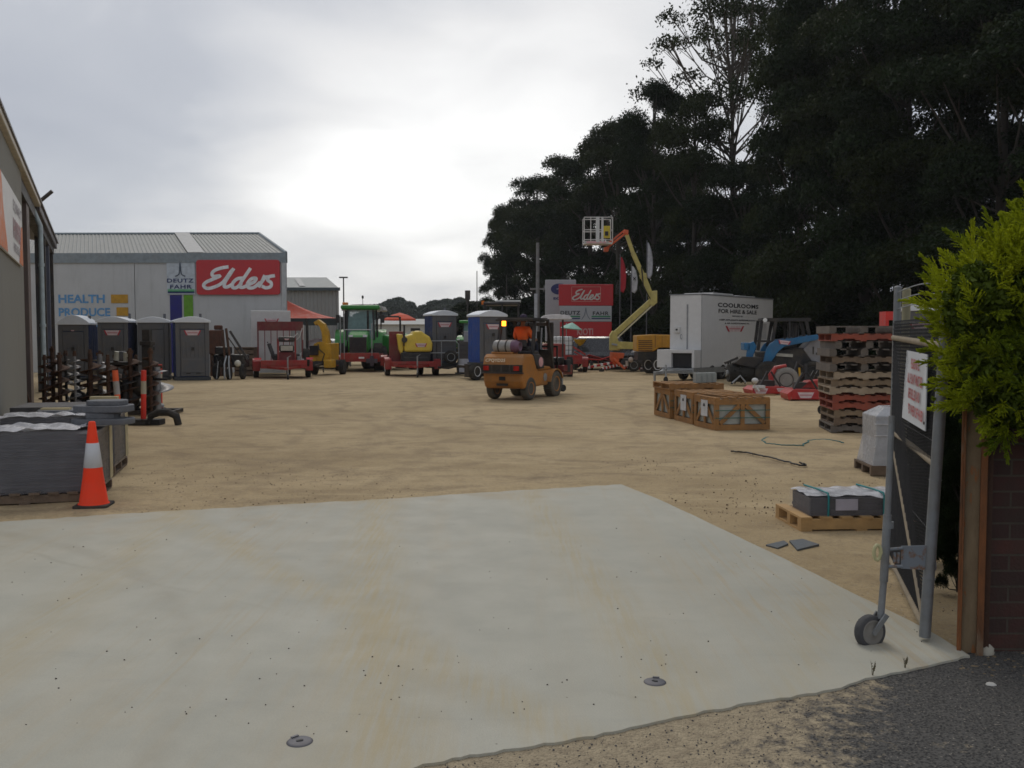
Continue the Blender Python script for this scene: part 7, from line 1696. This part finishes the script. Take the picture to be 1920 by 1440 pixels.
# traffic cone
p=G(176,946); p.z=-.022; t=thing('traffic_cone','orange traffic cone with one white band and black base beside the concrete','traffic cone',p,R(8))
Hc=.86; mb=MB(); rb,rt_=.128,.032; rad=lambda z: rb+(rt_-rb)*(z-.05)/(Hc-.05)
mb.lathe([(.15,.035),(rb+.008,.05),(rad(.3),.3),(rad(.6),.6),(rad(Hc-.01),Hc-.01),(rt_*.8,Hc),(rt_*.55,Hc-.01),(rt_*.5,Hc-.1)],(0,0,0),(0,0,1),28); co_=mb.build('cone_body',M('cone orange',(.92,.045,.005),.75,var=.06,dirt=.15),t)
za,zb_=.40,.645; mb=MB(); mb.lathe([(rad(za)+.0005,za),(rad(za)+.003,za+.002),(rad(zb_)+.003,zb_-.002),(rad(zb_)+.0005,zb_)],(0,0,0),(0,0,1),28); mb.build('reflective_band',M('white reflective',(.55,.56,.58),.35,var=.05),co_)
mb=MB(); mb.pxy(rrect(-.165,.165,-.165,.165,.04),0,.034); mb.build('base',M('cone rubber',(.02,.018,.017),.8,dirt=.3),t,bev=.008)
def bollard(px,pyb,pyt,pxt,mats,label,w=.052):
    p=G(px,pyb); Y=p.y; h=Zp(pyt,Y); dx_=Xp(pxt,Y)-p.x; t=thing('bollard',label,'bollard',p)
    zs=[.03,.62,.86,1.0]; zs=[.03,h*.55,h*.8,h]
    cs=[0,.02,.02,.02]
    for a_,b_,m,nm in ((.03,h*.56,mats[0],'lower_tube'),(h*.56,h*.80,mats[1],'reflective_band'),(h*.80,h,mats[0],'top_tube')):
        mb=MB(); k=w*(1.04 if nm=='reflective_band' else 1); mb.cyl((dx_*a_/h,0,a_),(dx_*b_/h,0,b_-.001),k,k*.97,n=14); mb.build(nm,m,t)
    mb=MB(); mb.cyl((0,0,0),(0,0,.06),.15,.12,n=8); mb.build('base',RUB,t)
RO=M('red orange tube',(.72,.03,.015),.5,dirt=.15); OO=M('faded orange tube',(.8,.12,.03),.5,dirt=.15); CR=M('dirty cream band',(.42,.38,.28),.5,dirt=.3)
bollard(225,797,694,214,(OO,M('grey band',(.36,.35,.33),.5,dirt=.3)),'leaning faded orange bollard with grey band, leftmost of three',.055)
bollard(269,795,694,268,(RO,CR),'upright red orange bollard with cream band, middle of three',.05)
bollard(301,769,683,299,(RO,CR),'red bollard farthest back, partly behind the big pale auger',.045)
mb=MB(); pts_=[Vector((-.3,0,.02)),Vector((-.27,0,.16)),Vector((-.12,0,.24)),Vector((.08,0,.24)),Vector((.22,0,.17)),Vector((.26,0,.0))]; mb.tube(pts_,[.05,.06,.07,.07,.075,.07],8); mb.box(-.75,-.1,.0,.3,.0,.1); o=mb.build('rubber_arch',RUB); o.location=G(309,797); tag(o,'black curved rubber tyre section on the ground right of the red bollards','tyre piece')
# ================================================================ augers
rk=thing('auger_rack','low black steel rack with one tall square post holding augers','rack',G(180,779)); 
def rkx(px,Y): return Xp(px,Y)-rk.location.x
Yr=rk.location.y
mb=MB()
for dy in (.0,.7): mb.bar((rkx(62,Yr),dy,.06),(rkx(318,Yr),dy,.06),.08,.08)
for px in (66,130,195,262,315): mb.bar((rkx(px,Yr),0,.06),(rkx(px,Yr),.7,.06),.06,.06)
mb.bar((rkx(62,Yr),.35,.75),(rkx(300,Yr),.35,.75),.05,.05)
for px in (64,150,235): mb.bar((rkx(px,Yr),.35,.08),(rkx(px,Yr),.35,.75),.06,.06)
mb.build('frame',BLK,rk)
mb=MB(); x=rkx(264,Yr); mb.box(x-.09,x+.09,.25,.43,.1,Zp(648,Yr)); mb.box(x-.12,x+.12,.22,.46,Zp(648,Yr)+.001,Zp(640,Yr)); mb.box(x-.08,x+.08,.26,.42,Zp(640,Yr)+.001,Zp(618,Yr)); mb.build('tall_post',BLK,rk,bev=.006)
mb=MB(); 
for px,z in ((132,.28),(160,.3),(205,.5),(232,.35),(248,.62)): x=rkx(px,Yr); mb.ell((x,.3,z),(.19,.15,.24),10,8,.1)
mb.build('drive_housings',BLK,rk)
PALE=M('worn pale steel',(.3,.3,.3),.5,.3,var=.3,dirt=.35,dcol=(.2,.12,.07))
def auger(px,pyt,rpx,mat,label,dy=.0,pitch=None,z0=.08,tilt=0,Y=None):
    Y=(Y or Yr)+dy; s=FPX/Y; r=rpx*1.5/s; x=Xp(px,Y); h=Zp(pyt,Y)-z0; t=thing('auger',label,'auger',(x,Y,z0),0,'spiral augers standing in the rack'); t.rotation_euler=(0,R(tilt),random.uniform(0,6))
    pitch=pitch or r*1.25; mb=MB(); mb.cyl((0,0,0),(0,0,h),max(.02,r*.22),n=8); mb.build('shaft',mat,t)
    turns=h*.86/pitch; n=int(turns*14); vs=[]
    for i in range(n+1):
        a=2*math.pi*i/14; z=.06+pitch*i/14; k=min(1,.35+i/10)
        ca,sa=math.cos(a),math.sin(a); vs+=[(ca*r*.2,sa*r*.2,z+.01),(ca*r*k,sa*r*k,z-.0)]
    mb=MB(); mb.add(vs,[(2*i,2*i+1,2*i+3,2*i+2) for i in range(n)],True); o=mb.build('flight',mat,t); m_=o.modifiers.new('s','SOLIDIFY'); m_.thickness=.012
    mb=MB(); mb.bar((-r*.3,0,h),(r*.3,0,h),.05,.07); mb.cyl((0,0,h),(0,0,h+.08),.035,n=6); mb.build('drive_head',RUST,t)
AG=[(82,672,8,RUST,'thin rusty auger, leftmost in the rack'),(97,656,11,RUST,'rusty auger second from the left in the rack'),(110,668,12,RUST,'broad flighted rusty auger third from the left'),(122,664,8,DST,'dark narrow auger with bright edges, fourth from the left'),
(139,665,7,PALE,'slim pale edged auger fourth space left of the white jug'),(146,690,8,DST,'short dark auger between the two slim pale ones'),(168,662,13,RUST,'rusty auger directly below the gap between the first two toilets'),(186,664,14,PALE,'pale flighted auger in front of the second toilet'),(201,672,11,RUST,'brown auger just left of the white jug'),
(216,668,13,RUST,'rusty auger under the white jug'),(243,660,12,RUST,'rusty auger just left of the tall black post'),(254,672,14,DST,'dark auger behind the middle bollard'),(281,660,10,RUST,'thin rusty auger just right of the tall black post'),(293,688,20,PALE,'biggest auger with broad pale flights right of the tall post'),(233,700,17,DST,'wide dark auger behind the leaning bollard')]
for i,(px,pyt,rp_2,mt,lb) in enumerate(AG): auger(px,pyt,rp_2,mt,lb,dy=[.0,.45,.2,.6][i%4])
mb=MB(); mb.cyl((0,0,0),(.06,0,1.3),.022,n=8); mb.ell((.0,0,.05),(.07,.05,.07),8,6); o=mb.build('rusty_rod',RUST); o.location=G(66,785); o.rotation_euler=(R(8),R(-16),0); tag(o,'thin rusty rod leaning at the left end of the auger rack','rod')
t=thing('plastic_jug','white plastic jug with grey cap on top of the augers','jug',(Xp(212,Yr),Yr+.4,Zp(677,Yr))); mb=MB(); mb.cyl((-.09,0,0),(-.06,0,.19),.085,.08,n=12); mb.cyl((.12,0,-.02),(.13,0,.17),.09,.1,n=12); mb.build('jug_body',M('yellowed white plastic',(.52,.5,.4),.5),t); mb=MB(); mb.box(-.02,.07,-.09,.09,-.0,.2); mb.build('cap',PGREY,t,bev=.02)
mb=MB(); mb.box(-.3,.4,-.15,.2,-.09,-.03); mb.build('tray',BLK,t)
